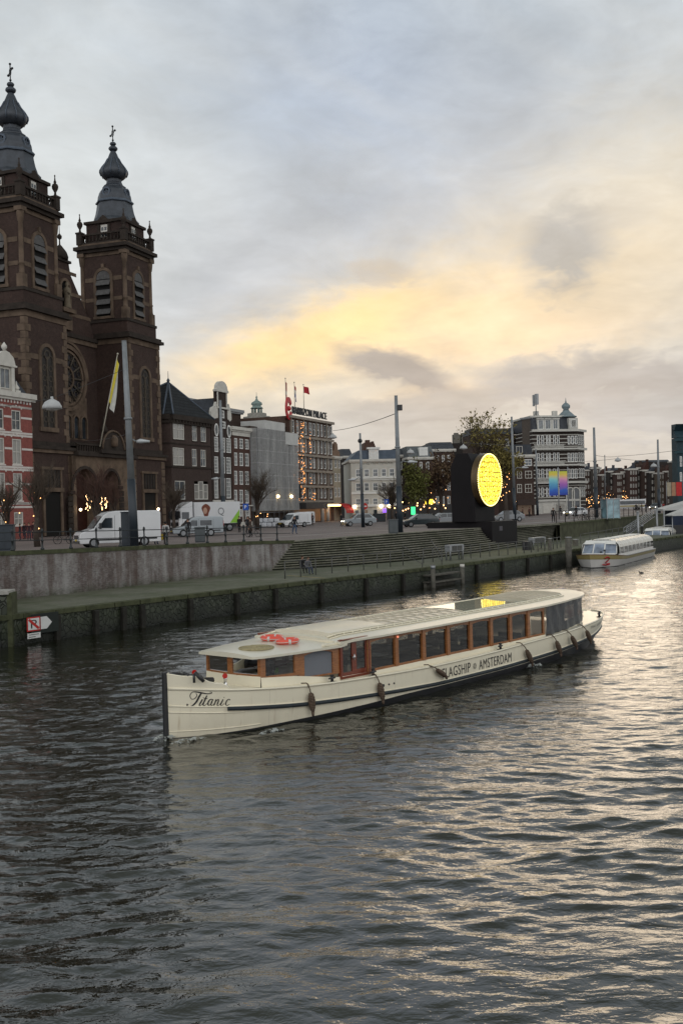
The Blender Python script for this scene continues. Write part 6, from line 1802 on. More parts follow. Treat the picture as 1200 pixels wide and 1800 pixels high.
# --- narrow pale house and dark lane houses right of the hotel
beige = mat('beige_render', (.33, .29, .22), .8, 0, .18, .8, .2)
def simple_house(name, label, pa, pb, ytop, yref, wm, cols=None, rws=None, depth=10, fm=white, gm=gl_dark, line=None, roof=None, rm=None, off=0, cornice=True, wc=2, wr=2, group=None, ground=True):
    A, B = (on_line(pa), on_line(pb)) if line is None else line(pa, pb)
    if off: A, B = yoff(A, off), yoff(B, off)
    b = Bld(name, label, 'house', A, B, depth, group)
    hz = b.z(yref, ytop)
    ops = rows(b, cols, rws, yref) if cols else []
    b.walls(hz, ops, wm); b.wins(ops, cols=wc, rows=wr, fm=fm, gm=gm, t=.13)
    if cornice: b.cornice(hz-.3, .4, .35, offwhite)
    if roof:
        zr_ = b.z(yref, roof); m = MB(); m.prism([(0, hz+.1), (depth, hz+.1), (depth-2.5, zr_), (2.5, zr_)], 0, b.W, axis='x'); m.build('roof', rm or slate, b.root)
    return b, hz
b, hz = simple_house('beige_gable_house', 'narrow beige house with a curved gable right of the hotel', 586, 599.5, 803, 592, beige, [(588, 592), (594, 598)], [(806, 823), (832, 847), (857, 874)], roof=None)
m = MB(); zg = b.z(592, 777); W = b.W; m.prism([(0, hz), (W, hz), (W*.93, hz+(zg-hz)*.35), (W*.72, hz+(zg-hz)*.45), (W*.68, hz+(zg-hz)*.85), (W*.5, zg), (W*.32, hz+(zg-hz)*.85), (W*.28, hz+(zg-hz)*.45), (W*.07, hz+(zg-hz)*.35)], 0, .5); m.build('gable', mat('brown_render', (.20, .13, .09), .8, 0, .2), b.root)
m = MB()
for i in range(9):
    a0, a1 = PI/2*i/9, PI/2*(i+1)/9
    m.quad((.2, -.1-2.4*math.sin(a0), 1.4+1.9*math.cos(a0)), (W*1.35, -.1-2.4*math.sin(a0), 1.4+1.9*math.cos(a0)), (W*1.35, -.1-2.4*math.sin(a1), 1.4+1.9*math.cos(a1)), (.2, -.1-2.4*math.sin(a1), 1.4+1.9*math.cos(a1)))
m.build('red_awning', mat('red_canvas', (.42, .03, .03), .7, 0, .1), b.root, fix=False)
# dark houses in the lane mouth: a frontal screen of three narrow fronts
dk = brick('lane_brick', (.05, .04, .036), (.066, .052, .046), (.05, .045, .04))
def frontal(dd, tilt=.0):
    def f(pa, pb):
        A = D(pa, 880, dd)[:2]; u = Vector((1, tilt)).normalized(); s_, _, _ = LP(pb, 880, A, (A[0]+u.x, A[1]+u.y)); return A, (A[0]+u.x*s_, A[1]+u.y*s_)
    return f
simple_house('lane_house', 'dark narrow house in the lane mouth beside the beige gable', 598, 607, 800, 602, dk, [(600, 602.5), (604, 606)], [(812, 824), (832, 844), (852, 864), (873, 886)], line=frontal(262, .3), roof=790)
simple_house('lane_house', 'dark narrow house in the lane mouth beside the white hotel', 607.5, 622, 802, 612, dk, [(609, 612), (615, 618)], [(808, 820), (828, 840), (850, 862), (873, 886)], line=frontal(250, .3), roof=788)

# --- white hotel across the square
wr_ = mat('white_render', (.50, .49, .44), .75, 0, .10, .7, .15)
b, hz = simple_house('white_hotel', 'white rendered hotel with a blue grey mansard roof across the square', 618, 700, 808, 660, wr_,
    [(625, 634), (640, 648.5), (655, 664), (670, 678.5), (684, 693)], [(824, 838), (848, 863), (875.5, 888)], line=frontal(205, .10), depth=14, wc=2, wr=2, gm=gl_grey)
mr_ = mat('blue_slate', (.085, .11, .145), .6, 0, .2, 1.5)
zr_ = b.z(660, 791); m = MB(); m.prism([(-.2, hz+.11), (b.W+.2, hz+.11), (b.W+.1, zr_), (1.6, zr_)], .3, 13); m.build('mansard', mr_, b.root)
m = MB(); x0_, x1_ = b.px(648, 800)[0], b.px(665, 800)[0]; m.box(x0_, -.1, hz+.12, x1_, 1, zr_+.2); m.box(x0_-.3, -.3, zr_+.2, x1_+.3, 1.2, zr_+.55); dq = m.build('dormer', white, b.root)
for k in range(2): add_window(dq, x0_+.25+k*(x1_-x0_-.4)/2, -.14, hz+.35, (x1_-x0_-.6)/2, zr_-hz-.4, 1, 2, white, gl_grey, t=.1)
m = MB()
for y_, h_ in ((841, .25), (868, .4), (844, .12)): m.box(-.05, -.18, b.z(660, y_), b.W+.05, -.002, b.z(660, y_)+h_)
m.box(-.05, -.3, b.z(660, 890.5), b.W+.05, -.003, b.z(660, 890.5)+.5)
m.build('string_course', white, b.root)
tx = text_mesh('HOTEL PRINS HENDRIK', 1.0, 1.1); xs_ = [v.co.x for v in tx.vertices]; x0_, x1_ = b.px(633, 813)[0], b.px(690, 813)[0]
for v in tx.vertices: X_, Y_ = v.co.x, v.co.y; v.co = (x0_+(X_-min(xs_))/(max(xs_)-min(xs_))*(x1_-x0_), -.06, b.z(660, 816)+Y_*.9)
tx.materials.clear(); tx.materials.append(mat('grey_letter', (.16, .14, .11), .6, 0, 0)); link('sign_letters', tx, b.root)
shopv = []
for k in range(5):
    x0_ = .6+k*b.W/5
    m = MB(); m.box(x0_, -.08, .1, x0_+b.W/5-1.2, -.02, 1.9); m.build('shop_window', emis('shop_glow', (.16, .11, .075), .3) if k % 2 else gl_dark, b.root)
for px_, py_ in ((669, 890), (684, 890), (623, 891)):
    x_, z_ = b.px(px_, py_); m = MB(); m.sphere((x_, -.4, z_), .28, 0, 8, 6); m.build('wall_lamp', emis('wall_lamp_glow', (1, .8, .5), 12), b.root)
m = MB(); m.box(b.px(672, 897)[0], -.5, b.z(676, 901), b.px(680, 897)[0], -.3, b.z(676, 894)); m.build('purple_screen', emis('purple_screen', (.30, .12, .85), 1.2), b.root)
# brick chimney house behind it
b, hz = simple_house('stepped_brick_house', 'brick house with chimneys peeking over the white hotel roof', 637, 668, 790, 650, brick('warm_brick', (.15, .075, .055), (.18, .10, .07), (.13, .1, .09)), line=frontal(228, .1), cornice=False)
m = MB(); zc_ = b.z(650, 773); W = b.W; m.prism([(.5, hz), (W-.5, hz), (W*.72, hz+(zc_-hz)*.75), (W*.22, hz+(zc_-hz)*.75)], 0, 6); m.box(W*.28, .5, hz, W*.52, 2, zc_); m.box(W*.62, .5, hz, W*.74, 2, hz+(zc_-hz)*.85)
m.build('gable', brick('warm_brick', (.15, .075, .055), (.18, .10, .07), (.13, .1, .09)), b.root)

# --- grey mansard house, brown fronts, long block (behind the trees)
bb = [brick('town_brick_%s' % c, tuple(.8*q for q in a), tuple(1.05*q for q in a), tuple(.7*q for q in a)) for c, a in (('umber', (.115, .075, .06)), ('red', (.12, .072, .06)), ('grey', (.12, .105, .09)), ('dark', (.06, .05, .045)), ('tan', (.20, .16, .12)))]
simple_house('dark_roofed_house', 'dark roofed house squeezed between the tall lamp post and the grey mansard', 698, 722, 800, 710, bb[3], [(702, 707), (712, 717)], [(812, 826), (836, 850), (862, 876)], line=frontal(222, .12), roof=787)
b, hz = simple_house('grey_mansard_house', 'grey mansard house with a white dormer above the green tree', 720, 764, 804, 740, bb[0], [(726, 731), (737, 742), (748, 754)], [(812, 826), (836, 852), (862, 878)], line=frontal(216, .12), roof=783, rm=mat('grey_slate', (.10, .11, .115), .6, 0, .2))
m = MB(); x0_, x1_ = b.px(737, 792)[0], b.px(752, 792)[0]; m.box(x0_, .3, hz+.2, x1_, 2.5, b.z(744, 786)); dq = m.build('dormer', white, b.root)
for k in range(2): add_window(dq, x0_+.2+k*(x1_-x0_)/2, .27, hz+.5, (x1_-x0_)/2-.4, 1.3, 1, 2, white, gl_grey, t=.08)
simple_house('brown_brick_house', 'brown brick house behind the bare trees left of the light sculpture', 762, 800, 790, 780, bb[0], [(766, 771), (776, 781), (786, 791)], [(800, 812), (824, 838), (848, 862), (872, 886)], line=frontal(224, .12), roof=776)
b, hz = simple_house('long_dark_block', 'long dark brick block with chimneys behind the light sculpture', 755, 850, 779, 800, bb[3], [(770, 775), (785, 790), (812, 817), (826, 831)], [(784, 790)], line=frontal(262, .1), cornice=False)
for px_ in (804, 818):
    x_ = b.px(px_, 770)[0]; m = MB(); m.box(x_-.8, 1, hz, x_+.8, 3, b.z(px_, 763)); m.box(x_-.5, 1.4, b.z(px_, 763), x_+.5, 2.4, b.z(px_, 760)); m.build('chimney', mat('chimney_render', (.15, .14, .12), .8), b.root)
simple_house('tall_gabled_block', 'tall dark block with a ridge roof behind the large bare tree', 832, 906, 764, 860, bb[0], [(842, 848), (856, 862), (872, 878), (888, 894)], [(772, 784), (796, 810), (822, 838), (850, 866)], line=frontal(238, .1), roof=752, cornice=False)
simple_house('brown_shop_house', 'brown brick house with shops right of the light sculpture behind the tree', 868, 906, 806, 890, bb[1], [(873, 879), (885, 891), (896, 902)], [(816, 828), (840, 852), (864, 878)], line=frontal(222, .1), roof=790)
b, hz = simple_house('dormered_corner_house', 'low brown house with a white framed dormer left of the striped corner hotel', 903, 938.5, 800, 925, bb[0], [(921, 934)], [(807, 819)], line=frontal(196, .14), cornice=True, gm=gl_grey)
ops2 = rows(b, [(908, 916), (922, 934)], [(828, 841), (851, 866)], 925)
for o in ops2: add_window(b.root, o[0], -.05, o[1], o[2]-o[0], o[3]-o[1], 2, 2, offwhite, gl_dark, t=.1)
m = MB(); x0_, x1_ = b.px(906, 790)[0], b.px(937, 790)[0]; m.prism([(0, hz+.1), (b.W, hz+.1), (b.W-.3, b.z(925, 781)), (.3, b.z(925, 781))], .4, 9); m.box(b.px(905, 790)[0], .1, hz+.1, b.px(917, 790)[0], 2, b.z(925, 782)); m.build('mansard', slate, b.root)
add_window(b.root, b.px(906, 790)[0]+.1, .05, hz+.3, 1.2, 1.4, 2, 1, offwhite, gl_dark)
m = MB(); m.box(.2, -1.6, b.z(925, 888), b.W-.2, -.05, b.z(925, 878)); m.build('shop_awning', mat('brown_canvas', (.05, .035, .03), .8), b.root)
m = MB(); m.box(.6, -.1, .3, b.W-.6, -.03, 2.6); m.build('shop_window', emis('shop_glow', (.16, .11, .075)), b.root)
# ------------------------------------------------------------------ striped corner hotel with turret
wstripe = mat('white_stone_band', (.50, .49, .45), .7, 0, .12, 2)
m_ = brick('striped_dark_brick', (.060, .042, .036), (.078, .056, .048), (.05, .045, .04), weather=.1, band=((.44, .43, .39), .85, .22))
fA = D(938, 880, 228)[:2]; uF = Vector((1, .16)).normalized()
s_, _, _ = LP(1016.5, 880, fA, (fA[0]+uF.x, fA[1]+uF.y)); fB = (fA[0]+uF.x*s_, fA[1]+uF.y*s_)
b = Bld('corner_hotel', 'tall corner hotel banded in white with balconies and a small domed turret', 'hotel', fA, fB, 15)
hz = b.z(960, 757)
g1 = [(943, 948), (950.5, 955.5), (959, 962.5), (964, 967.5), (971.5, 976), (978, 982.5)]
g2 = [(997, 1001.5), (1003, 1008), (1009.5, 1014)]
ops = rows(b, g1, [(765, 783), (796, 812), (824, 841), (857, 873)], 960) + rows(b, g2, [(766, 781), (796, 812), (824, 841)], 1004)
xc = b.px(991, 800)[0]
ops = [o for o in ops]
facade_m = MB(); facade(facade_m, (0, 0), (1, 0), b.W, 0, hz, ops, N=(0, 1)); facade_m.quad((0, 15, 0), (0, 0, 0), (0, 0, hz), (0, 15, hz)); facade_m.quad((0, 0, hz), (b.W, 0, hz), (b.W, 15, hz), (0, 15, hz)); facade_m.quad((b.W, 15, 0), (0, 15, 0), (0, 15, hz), (b.W, 15, hz))
facade_m.build('wall', m_, b.root, fix=False)
for o in ops: add_window(b.root, o[0], .05, o[1], o[2]-o[0], o[3]-o[1], 1, 2, white, gl_dark, t=.15)
# side face turning away from the viewer
sA = fB; uS = Vector((.55, .84)); s_, _, _ = LP(1028.5, 880, sA, (sA[0]+uS.x, sA[1]+uS.y)); sW = s_
rel = Matrix.Translation((b.W, 0, 0)) @ Matrix.Rotation(math.atan2(uS.y, uS.x)-b.rz, 4, 'Z')
mb = MB(); so = [(sW*.12+k*sW*.30, z0, sW*.12+k*sW*.30+sW*.22, z1) for k in range(3) for z0, z1 in sorted({(o[1], o[3]) for o in ops[:24]})]
facade(mb, (0, 0), (1, 0), sW, 0, hz, so, N=(0, 1)); mb.quad((sW, 0, 0), (sW, 6, 0), (sW, 6, hz), (sW, 0, hz)); mb.quad((0,0,hz),(sW,0,hz),(sW,6,hz),(0,6,hz)); sd_ = mb.build('side_wall', m_, b.root, fix=False); sd_.matrix_local = rel
for o in so: add_window(sd_, o[0], .05, o[1], o[2]-o[0], o[3]-o[1], 1, 2, white, gl_dark, t=.15)
m = MB()
for y_, h_, o_ in ((757, .5, .7), (789.5, .35, .9), (818, .35, .9), (848.5, .45, .8), (880, .4, .4)):
    z_ = b.z(960, y_); m.box(-.2, -o_, z_-h_/2, b.W+.2, -.002, z_+h_/2)
for y_ in (785, 814, 844):
    z_ = b.z(960, y_)
    for k in range(44): x_ = .2+k*(xc-.6)/43; m.box(x_-.04, -.85, z_-.45, x_+.04, -.78, z_+.35)
    m.box(0, -.88, z_+.35, xc, -.75, z_+.45)
m.box(0, -.15, 0, b.W, -.003, b.z(960, 878)); 
m.build('white_balconies', wstripe, b.root)
mb = MB()
for y_ in (757, 789.5, 818, 848.5): z_ = b.z(960, y_); mb.box(-.2, -.5, z_-.25, sW+.4, -.002, z_+.25)
mb.build('string_course', wstripe, sd_)
for k in range(3):
    x_ = b.px(953, 890)[0]+k*2.7 if k < 2 else b.px(975, 890)[0]
    m = MB(); m.box(x_, -.25, .1, x_+2.2, -.16, b.z(960, 886)); m.build('white_door', offwhite, b.root)
# arched entrance right
fE = lambda a, z, o=0.0: (a, -.16-o, z)
for cx_ in (b.px(1001, 880)[0], b.px(1011, 880)[0]):
    m = MB(); farch(m, fE, cx_, .1, b.z(1004, 858), 1.5, .25, 0, .2); w_ = m.build('arched_doorway', wstripe, b.root)
    q = MB(); fpane(q, fE, cx_, .1, b.z(1004, 858), 1.5, .03); q.build('pane', gl_dark, w_, fix=False)
# mansard, dormers, turret
zr_ = b.z(960, 733)
m = MB(); m.prism([(0, hz+.26), (14.5, hz+.26), (13, zr_), (.9, zr_)], .1, b.W-.1, axis='x'); m.build('mansard', slate, b.root)
m = MB(); m.box(-.2, .6, zr_, xc+.5, 14, zr_+.4); m.build('roof_edge', wstripe, b.root)
for xa_, xb_ in ((945.5, 954), (957.5, 967), (971, 980)):
    x0_, x1_ = b.px(xa_, 745)[0], b.px(xb_, 745)[0]; m = MB(); m.box(x0_-.25, -.1, hz+.3, x0_, .9, b.z(960, 737)); m.box(x1_, -.1, hz+.3, x1_+.25, .9, b.z(960, 737)); m.box(x0_-.35, -.2, b.z(960, 737), x1_+.35, 1, b.z(960, 735)); dq = m.build('dormer', wstripe, b.root)
    add_window(dq, x0_, .0, hz+.3, x1_-x0_, b.z(960, 737)-hz-.35, 2, 1, white, gl_grey, t=.12)
x0_, x1_ = b.px(1000, 745)[0], b.px(1011, 745)[0]; m = MB(); m.box(x0_-.3, -.5, hz+.3, x1_+.3, 1.5, b.z(1004, 735)); dq = m.build('dormer', wstripe, b.root); add_window(dq, x0_+.1, -.56, hz+.6, x1_-x0_-.2, b.z(1004, 735)-hz-1.0, 1, 1, white, gl_grey, t=.12)
tx_ = b.px(1000.5, 720)[0]; zz = lambda y: b.z(1000, y)
m = MB(); m.lathe([(2.3, zr_), (2.4, zz(731)), (1.9, zz(729.5)), (1.2, zz(724)), (.8, zz(721.5)), (.75, zz(720))], 10, (tx_, 2.2, 0)); m.lathe([(.7, zz(720)), (.6, zz(717.5)), (.95, zz(715)), (1.0, zz(711.5)), (.6, zz(708)), (.2, zz(706)), (.12, zz(703)), (.02, zz(697))], 8, (tx_, 2.2, 0)); m.build('turret', mat('pale_copper', (.19, .235, .25), .55, .1, .2, 1), b.root)
m = MB(); 
for px_ in (984, 951): x_ = b.px(px_, 730)[0]; m.box(x_-.5, 3, zr_, x_+.5, 4, zr_+1.6)
m.build('chimney', offwhite, b.root)
# side wall annexe at the left with the phone mast
A = D(920, 880, 232)[:2]; A2 = D(937.5, 880, 229)[:2]
b2 = Bld('mast_annexe', 'grey brown side wing with a phone mast on its roof beside the banded hotel', 'building', A, A2, 12)
h2 = b2.z(930, 735); b2.walls(h2, [], brick('annexe_brick', (.16, .13, .11), (.19, .155, .13), (.15, .13, .11), weather=.1)); b2.cornice(h2, .3, .3, steel)
x_ = b2.px(929, 730)[0]; m = MB(); zz2 = lambda y: b2.z(930, y)
m.tube([(x_, 2, h2), (x_, 2, zz2(693))], .12, 6); m.tube([(x_, 2, zz2(722)), (x_+1.2, 2, h2+.3)], .07, 5); m.tube([(x_, 2, zz2(722)), (x_-.9, 2, h2+.3)], .07, 5)
m.box(x_+.05, 1.6, zz2(711), x_+.85, 2.1, zz2(692)); m.box(x_-.8, 1.7, zz2(713), x_-.35, 2.0, zz2(693)); m.build('phone_mast', steel, b2.root)

# --- far row of houses closing the view on the right
rngf = random.Random(12)
far = [(1026, 1041, 826, 818, 0), (1040, 1056, 822, 820, 2), (1055, 1072, 834, 824, 0), (1071, 1084, 828, 822, 3), (1083, 1094, 832, 827, 1), (1093, 1106, 829, 823, 0), (1105, 1120, 824, 818, 1), (1119, 1132, 822, 815, 2), (1131, 1144, 826, 812, 0), (1143, 1157, 829, 818, 3), (1156, 1172, 831, 822, 4), (1171, 1186, 828, 816, 0), (1183, 1196, 811, 806, 2)]
desc = ['brown', 'slate capped grey', 'dull brown', 'dark', 'rust red', 'umber', 'broad red', 'grey stone', 'brown gabled', 'black shuttered', 'tan', 'brick', 'tall grey']
for k, (xa_, xb_, yt, yr, ci) in enumerate(far):
    dd = 392-k*3+rngf.uniform(-4, 4)
    w3 = (xb_-xa_)
    cl = [(xa_+w3*(.12+.30*i), xa_+w3*(.12+.30*i)+w3*.16) for i in range(3)]
    rw4 = [(y_, y_+6.5) for y_ in np.arange(yt+3.5, 882, 11.5)]
    bq, hq = simple_house('far_house', '%s narrow house, %s from the left in the distant row' % (desc[k], ['first', 'second', 'third', 'fourth', 'fifth', 'sixth', 'seventh', 'eighth', 'ninth', 'tenth', 'eleventh', 'twelfth', 'last'][k]), xa_, xb_, yt, (xa_+xb_)/2, bb[ci], cl, rw4, line=frontal(dd, .05), roof=None, fm=offwhite, group='far row of houses along the quay', wc=1, cornice=True, depth=4)
    W = bq.W; zr_ = bq.z((xa_+xb_)/2, yr)
    m = MB()
    if k % 3 == 0: m.prism([(0, hq), (W, hq), (W*.8, hq+(zr_-hq)*.5), (W*.62, zr_), (W*.38, zr_), (W*.2, hq+(zr_-hq)*.5)], 0, .6); m.prism([(.2, hq), (W-.2, hq), (W/2, zr_-.4)], .6, 4)
    elif k % 3 == 1: m.prism([(0, hq+.1), (4, hq+.1), (3, zr_), (1.4, zr_)], .1, W-.1, axis='x'); m.box(W*.4, .3, hq+.1, W*.62, 2, zr_-.2)
    else: m.prism([(.1, hq), (W-.1, hq), (W/2, zr_)], .2, 4)
    m.box(W*.7, 2, hq, W*.7+.8, 2.8, zr_+1.0)
    m.build('roof', [slate, brick('far_tiles', (.09, .045, .035), (.12, .06, .045), (.07, .015, .01)), bb[0]][(k*2) % 3], bq.root)
# higher blocks behind that row
for xa_, xb_, yt, lab, dd in ((1066, 1097, 822, 'flat dark building behind the left part of the distant row', 430), (1121, 1178, 808, 'big dark pitched warehouse roof above the distant row', 420)):
    bq, hq = simple_house('background_block', lab, xa_, xb_, yt+4, (xa_+xb_)/2, bb[3], None, None, line=frontal(dd, .05), roof=yt, cornice=False, depth=5)
teal = mat('teal_paint', (.022, .045, .055), .5, 0, .2, 1)
bq, hq = simple_house('teal_building', 'teal painted tower like building cut by the right edge', 1191, 1225, 770, 1196, teal, [(1194, 1198)], [(802, 820), (830, 846)], line=frontal(215, .1), depth=2.6, roof=745, rm=teal, cornice=False)
m = MB(); m.box(-.6, -.6, hq-.6, bq.W, -.01, hq); m.box(-.6, -.3, bq.z(1196, 797), bq.W, -.01, bq.z(1196, 793)); m.build('cornice', mat('dark_teal', (.02, .05, .06), .5, 0, .1), bq.root)

# ------------------------------------------------------------------ glowing round light sculpture
nc = G(864.5, 939.5, 3.0)
zz3 = lambda py, d=nc[1]: D(865, py, d)[2]
ln_ = Vector((.57, .82)); lm_ = Vector((-.82, .57))      # along the lit face / away behind it
LZ = math.atan2(ln_.y, ln_.x)
led = thing('light_sculpture', 'tall black slab with a round glowing yellow light disc on the broad steps', 'sculpture', (nc[0], nc[1], 3.0), LZ)
blk_ = mat('matt_black_panel', (.006, .0045, .0055), .6, 0, .25, .8)
pl_t = zz3(916.7)-3.0
PW = 5.9; PD = 7.6
m = MB(); m.box(0, 0, -1.2, PW, PD, pl_t); m.build('plinth', blk_, led, bevel=.03)
# slab position from the picture: left edge px 793, front corner 834, right 868
Ac = Vector(nc)
def on_face(px, yin):
    A = Ac + lm_*yin; s_, _, d_ = LP(px, 880, tuple(A), tuple(A+ln_)); return s_, d_
x0_, dd0 = on_face(834, 1.6); x1_, _ = on_face(868, 1.6)
zb_top = D(834, 818, dd0)[2]-3.0
s3, _, _ = LP(793, 880, tuple(Ac+ln_*x0_), tuple(Ac+ln_*x0_+lm_))
zc_ = D(834, 796, dd0)[2]-3.0
m = MB(); m.prism([(1.6, pl_t+.002), (s3, pl_t+.002), (s3, zb_top), (s3-.7, zc_), (2.3, zc_), (1.6, zb_top)], x0_, x1_, axis='x'); m.build('slab', blk_, led, bevel=.02)
cxp, dd2 = on_face(860, 1.0); ccz = D(860, 843.5, dd2)[2]-3.0; rd = 45.5*dd2/F
m = MB(); m.tube([(cxp, 1.65, ccz), (cxp, .92, ccz)], rd*1.03, 64, smooth=False); m.build('disc_rim', mat('bronze_rim', (.10, .065, .03), .35, .5, .2, 2), led)
mt, t, p = newmat('yellow_light_face'); v = t.obj(); x, y, z = t.sep(v)
dx_ = t.m('SUBTRACT', x, cxp); dz_ = t.m('SUBTRACT', z, ccz)
vo = t.n('ShaderNodeTexVoronoi', feature='DISTANCE_TO_EDGE'); vo.inputs['Scale'].default_value = 2.0; vo.inputs['Randomness'].default_value = .25; t.l.new(t.comb(dx_, 0.0, dz_), vo.inputs['Vector'])
rr_ = t.m('SQRT', t.m('ADD', t.m('MULTIPLY', dx_, dx_), t.m('MULTIPLY', dz_, dz_)))
vd = t.n('ShaderNodeTexVoronoi'); vd.inputs['Scale'].default_value = 5; t.l.new(t.comb(dx_, 0.0, dz_), vd.inputs['Vector'])
pat = t.mr(vo.outputs['Distance'], .04, .20)
dots = t.mr(vd.outputs['Distance'], .15, .45, 1, 0)
c_ = t.mix(pat, (.010, .007, .0), (.62, .42, .02)); c_ = t.mix(t.m('MULTIPLY', dots, .8), c_, (.8, .62, .10))
t.l.new(c_, p.inputs['Emission Color']); p.inputs['Base Color'].default_value = (.3, .22, .02, 1)
t.l.new(t.m('ADD', 3.2, t.m('MULTIPLY', dots, 3.5)), p.inputs['Emission Strength'])
m = MB(); n = 64; m.add([(cxp+rd*math.cos(2*PI*i/n), .90, ccz+rd*math.sin(2*PI*i/n)) for i in range(n)], [tuple(range(n))]); m.build('light_face', mt, led, fix=False)
m = MB()
for i in range(90): a = 2*PI*i/90; m.sphere((cxp+rd*1.0*math.cos(a), .88, ccz+rd*1.0*math.sin(a)), .05, 0, 5, 3)
m.build('rim_bulbs', emis('rim_bulb', (1, .82, .28), 5), led)
m = MB(); m.box(PW*.28, -.015, pl_t*.25, PW*.40, -.001, pl_t*.6); m.build('info_plate', mat('dim_plate', (.05, .045, .06), .4), led)

# ------------------------------------------------------------------ boats moored on the right
def tour_boat(bow, axis, L, label, emblem=True):
    a = Vector(axis).normalized(); rz = math.atan2(a.y, a.x)
    r_ = thing('canal_tour_boat', label, 'tour boat', (bow[0], bow[1], 0), rz, 'white glass roofed canal tour boats')
    Bm = 2.15
    hbf = lambda s: Bm*(1-(1-min(1, s/4.2))**2.2)**.8 if s < 4.2 else Bm*(1-.16*max(0, (s-L+3)/3)**2)
    shz = lambda s: 1.28-.42*min(1, s/6)
    wlz = .0
    mb = MB(); n = 40; cols_ = []
    for side in (-1, 1):
        cols_ = []
        for i in range(n+1):
            s = L*(i/n)**1.2
            row = []
            for k, (fz, fl) in enumerate(((-.4, .72), (.04, .80), (.25, .85), (.62, .94), (.66, .955), (.95, 1.0), (1, 1.02))):
                zz_ = fz if fz < 0 else shz(s)*fz
                off = (1-fl)*2.2*max(0, 1-s/3.5)
                row.append((s+off, side*hbf(s)*fl, zz_))
            cols_.append(row)
        for p0, p1 in zip(cols_, cols_[1:]):
            for k in range(6): mb.add([p0[k], p1[k], p1[k+1], p0[k+1]], [(0,1,2,3)], 2 if k == 0 else (1 if k == 3 or k == 4 else (3 if k == 5 else 0)), True)
    mb.quad(*[(L, y, z) for y, z in ((-hbf(L)*.85, -.4), (hbf(L)*.85, -.4), (hbf(L)*1.02, shz(L)), (-hbf(L)*1.02, shz(L)))])
    mb.build('hull', [mat('tour_white', (.62, .60, .57), .35, 0, .08, 1), mat('yellow_band', (.30, .24, .10), .4, 0, .1, 1), blackp, mat('red_brown_rail', (.18, .06, .03), .4)], r_)
    mb = MB()
    for i in range(n): s0, s1 = L*(i/n)**1.2, L*((i+1)/n)**1.2; mb.quad((s0, -hbf(s0), shz(s0)-.02), (s1, -hbf(s1), shz(s1)-.02), (s1, hbf(s1), shz(s1)-.02), (s0, hbf(s0), shz(s0)-.02))
    mb.build('deck', mat('grey_deck', (.36, .37, .37), .6, 0, .1, 1), r_)
    # cabin: low glass sides, roof of curved panels
    c0 = 3.4; ch = 1.75; zc = 2.15
    m = MB(); wN = 1.78
    m.box(c0+.6, -wN, .8, L-1.2, -wN+.06, 1.12); m.box(c0+.6, wN-.06, .8, L-1.2, wN, 1.12); m.box(c0-.25, -1.5, .85, c0+.6, 1.5, 1.15); m.build('coaming', mat('tour_white', (.62, .60, .57)), r_)
    ns = 9; seg = (L-1.2-c0-.9)/ns
    for i in range(ns):
        s0 = c0+.9+i*seg
        m = MB()
        for side in (-1, 1):
            prof = [(wN, 1.72), (wN-.08, 2.0), (wN-.38, 2.28), (wN-.95, 2.42)]
            for (y0, z0), (y1, z1) in zip(prof, prof[1:]): m.quad((s0+.04, side*y0, z0), (s0+seg-.04, side*y0, z0), (s0+seg-.04, side*y1, z1), (s0+.04, side*y1, z1))
        m.quad((s0+.04, -wN+.95, 2.42), (s0+seg-.04, -wN+.95, 2.42), (s0+seg-.04, wN-.95, 2.42), (s0+.04, wN-.95, 2.42))
        m.build('roof_panel', mat('cream_roof_panel', (.60, .57, .50), .25, 0, .1, 1.2), r_, fix=False)
        m = MB()
        for side in (-1, 1): m.quad((s0+.05, side*wN, 1.13), (s0+seg-.05, side*wN, 1.13), (s0+seg-.05, side*wN, 1.71), (s0+.05, side*wN, 1.71))
        m.build('side_window', boatglass, r_, fix=False)
        m = MB()
        for side in (-1, 1): m.tube([(s0, side*wN, 1.1), (s0, side*wN, 1.72), (s0, side*(wN-.08), 2.0), (s0, side*(wN-.38), 2.28), (s0, side*(wN-.95), 2.42)], .04, 5)
        m.build('roof_rib', white, r_)
        m = MB(); m.box(s0+.4, -1.4, .7, s0+.8, 1.4, 1.3); m.build('seat_row', mat('seat_fabric', (.30, .29, .27), .8, 0, .2, 2), r_)
    m = MB(); m.box(c0+1.2, -.55, 2.43, L*.45, .55, 2.50); m.box(L*.52, -.55, 2.43, L-1.6, .55, 2.50); m.build('sliding_roof', white, r_, bevel=.02)
    # raked windscreen of three panes
    for y0, y1 in ((-1.62, -.56), (-.52, .52), (.56, 1.62)):
        k0 = -.25 if abs(y0+y1) < .5 else 0
        m = MB(); P = [(c0-.15+.42*(abs(y0)/1.6)**2, y0, 1.16), (c0-.15+.42*(abs(y1)/1.6)**2, y1, 1.16), (c0+.55+.3*(abs(y1)/1.6)**2, y1*.93, 2.2-.12*abs(y1)), (c0+.55+.3*(abs(y0)/1.6)**2, y0*.93, 2.2-.12*abs(y0))]
        for q in range(4): m.tube([P[q], P[(q+1) % 4]], .045, 5)
        fo = m.build('windscreen', white, r_); g = MB(); g.quad(*P); g.build('pane', glassmat('pale_windscreen', (.16, .19, .24)), fo, fix=False)
    m = MB(); m.add([(c0+.5, -1.5, 2.05), (c0+.5, 1.5, 2.05), (c0+.95, 1.4, 2.38), (c0+.95, -1.4, 2.38)], [(0, 1, 2, 3)]); m.add([(c0+.5, -1.5, 2.05), (c0+.5, 1.5, 2.05), (c0+.95, 1.7, 1.9), (c0+.95, -1.7, 1.9)], [(0, 1, 2, 3)]); m.build('brow', white, r_, fix=False)
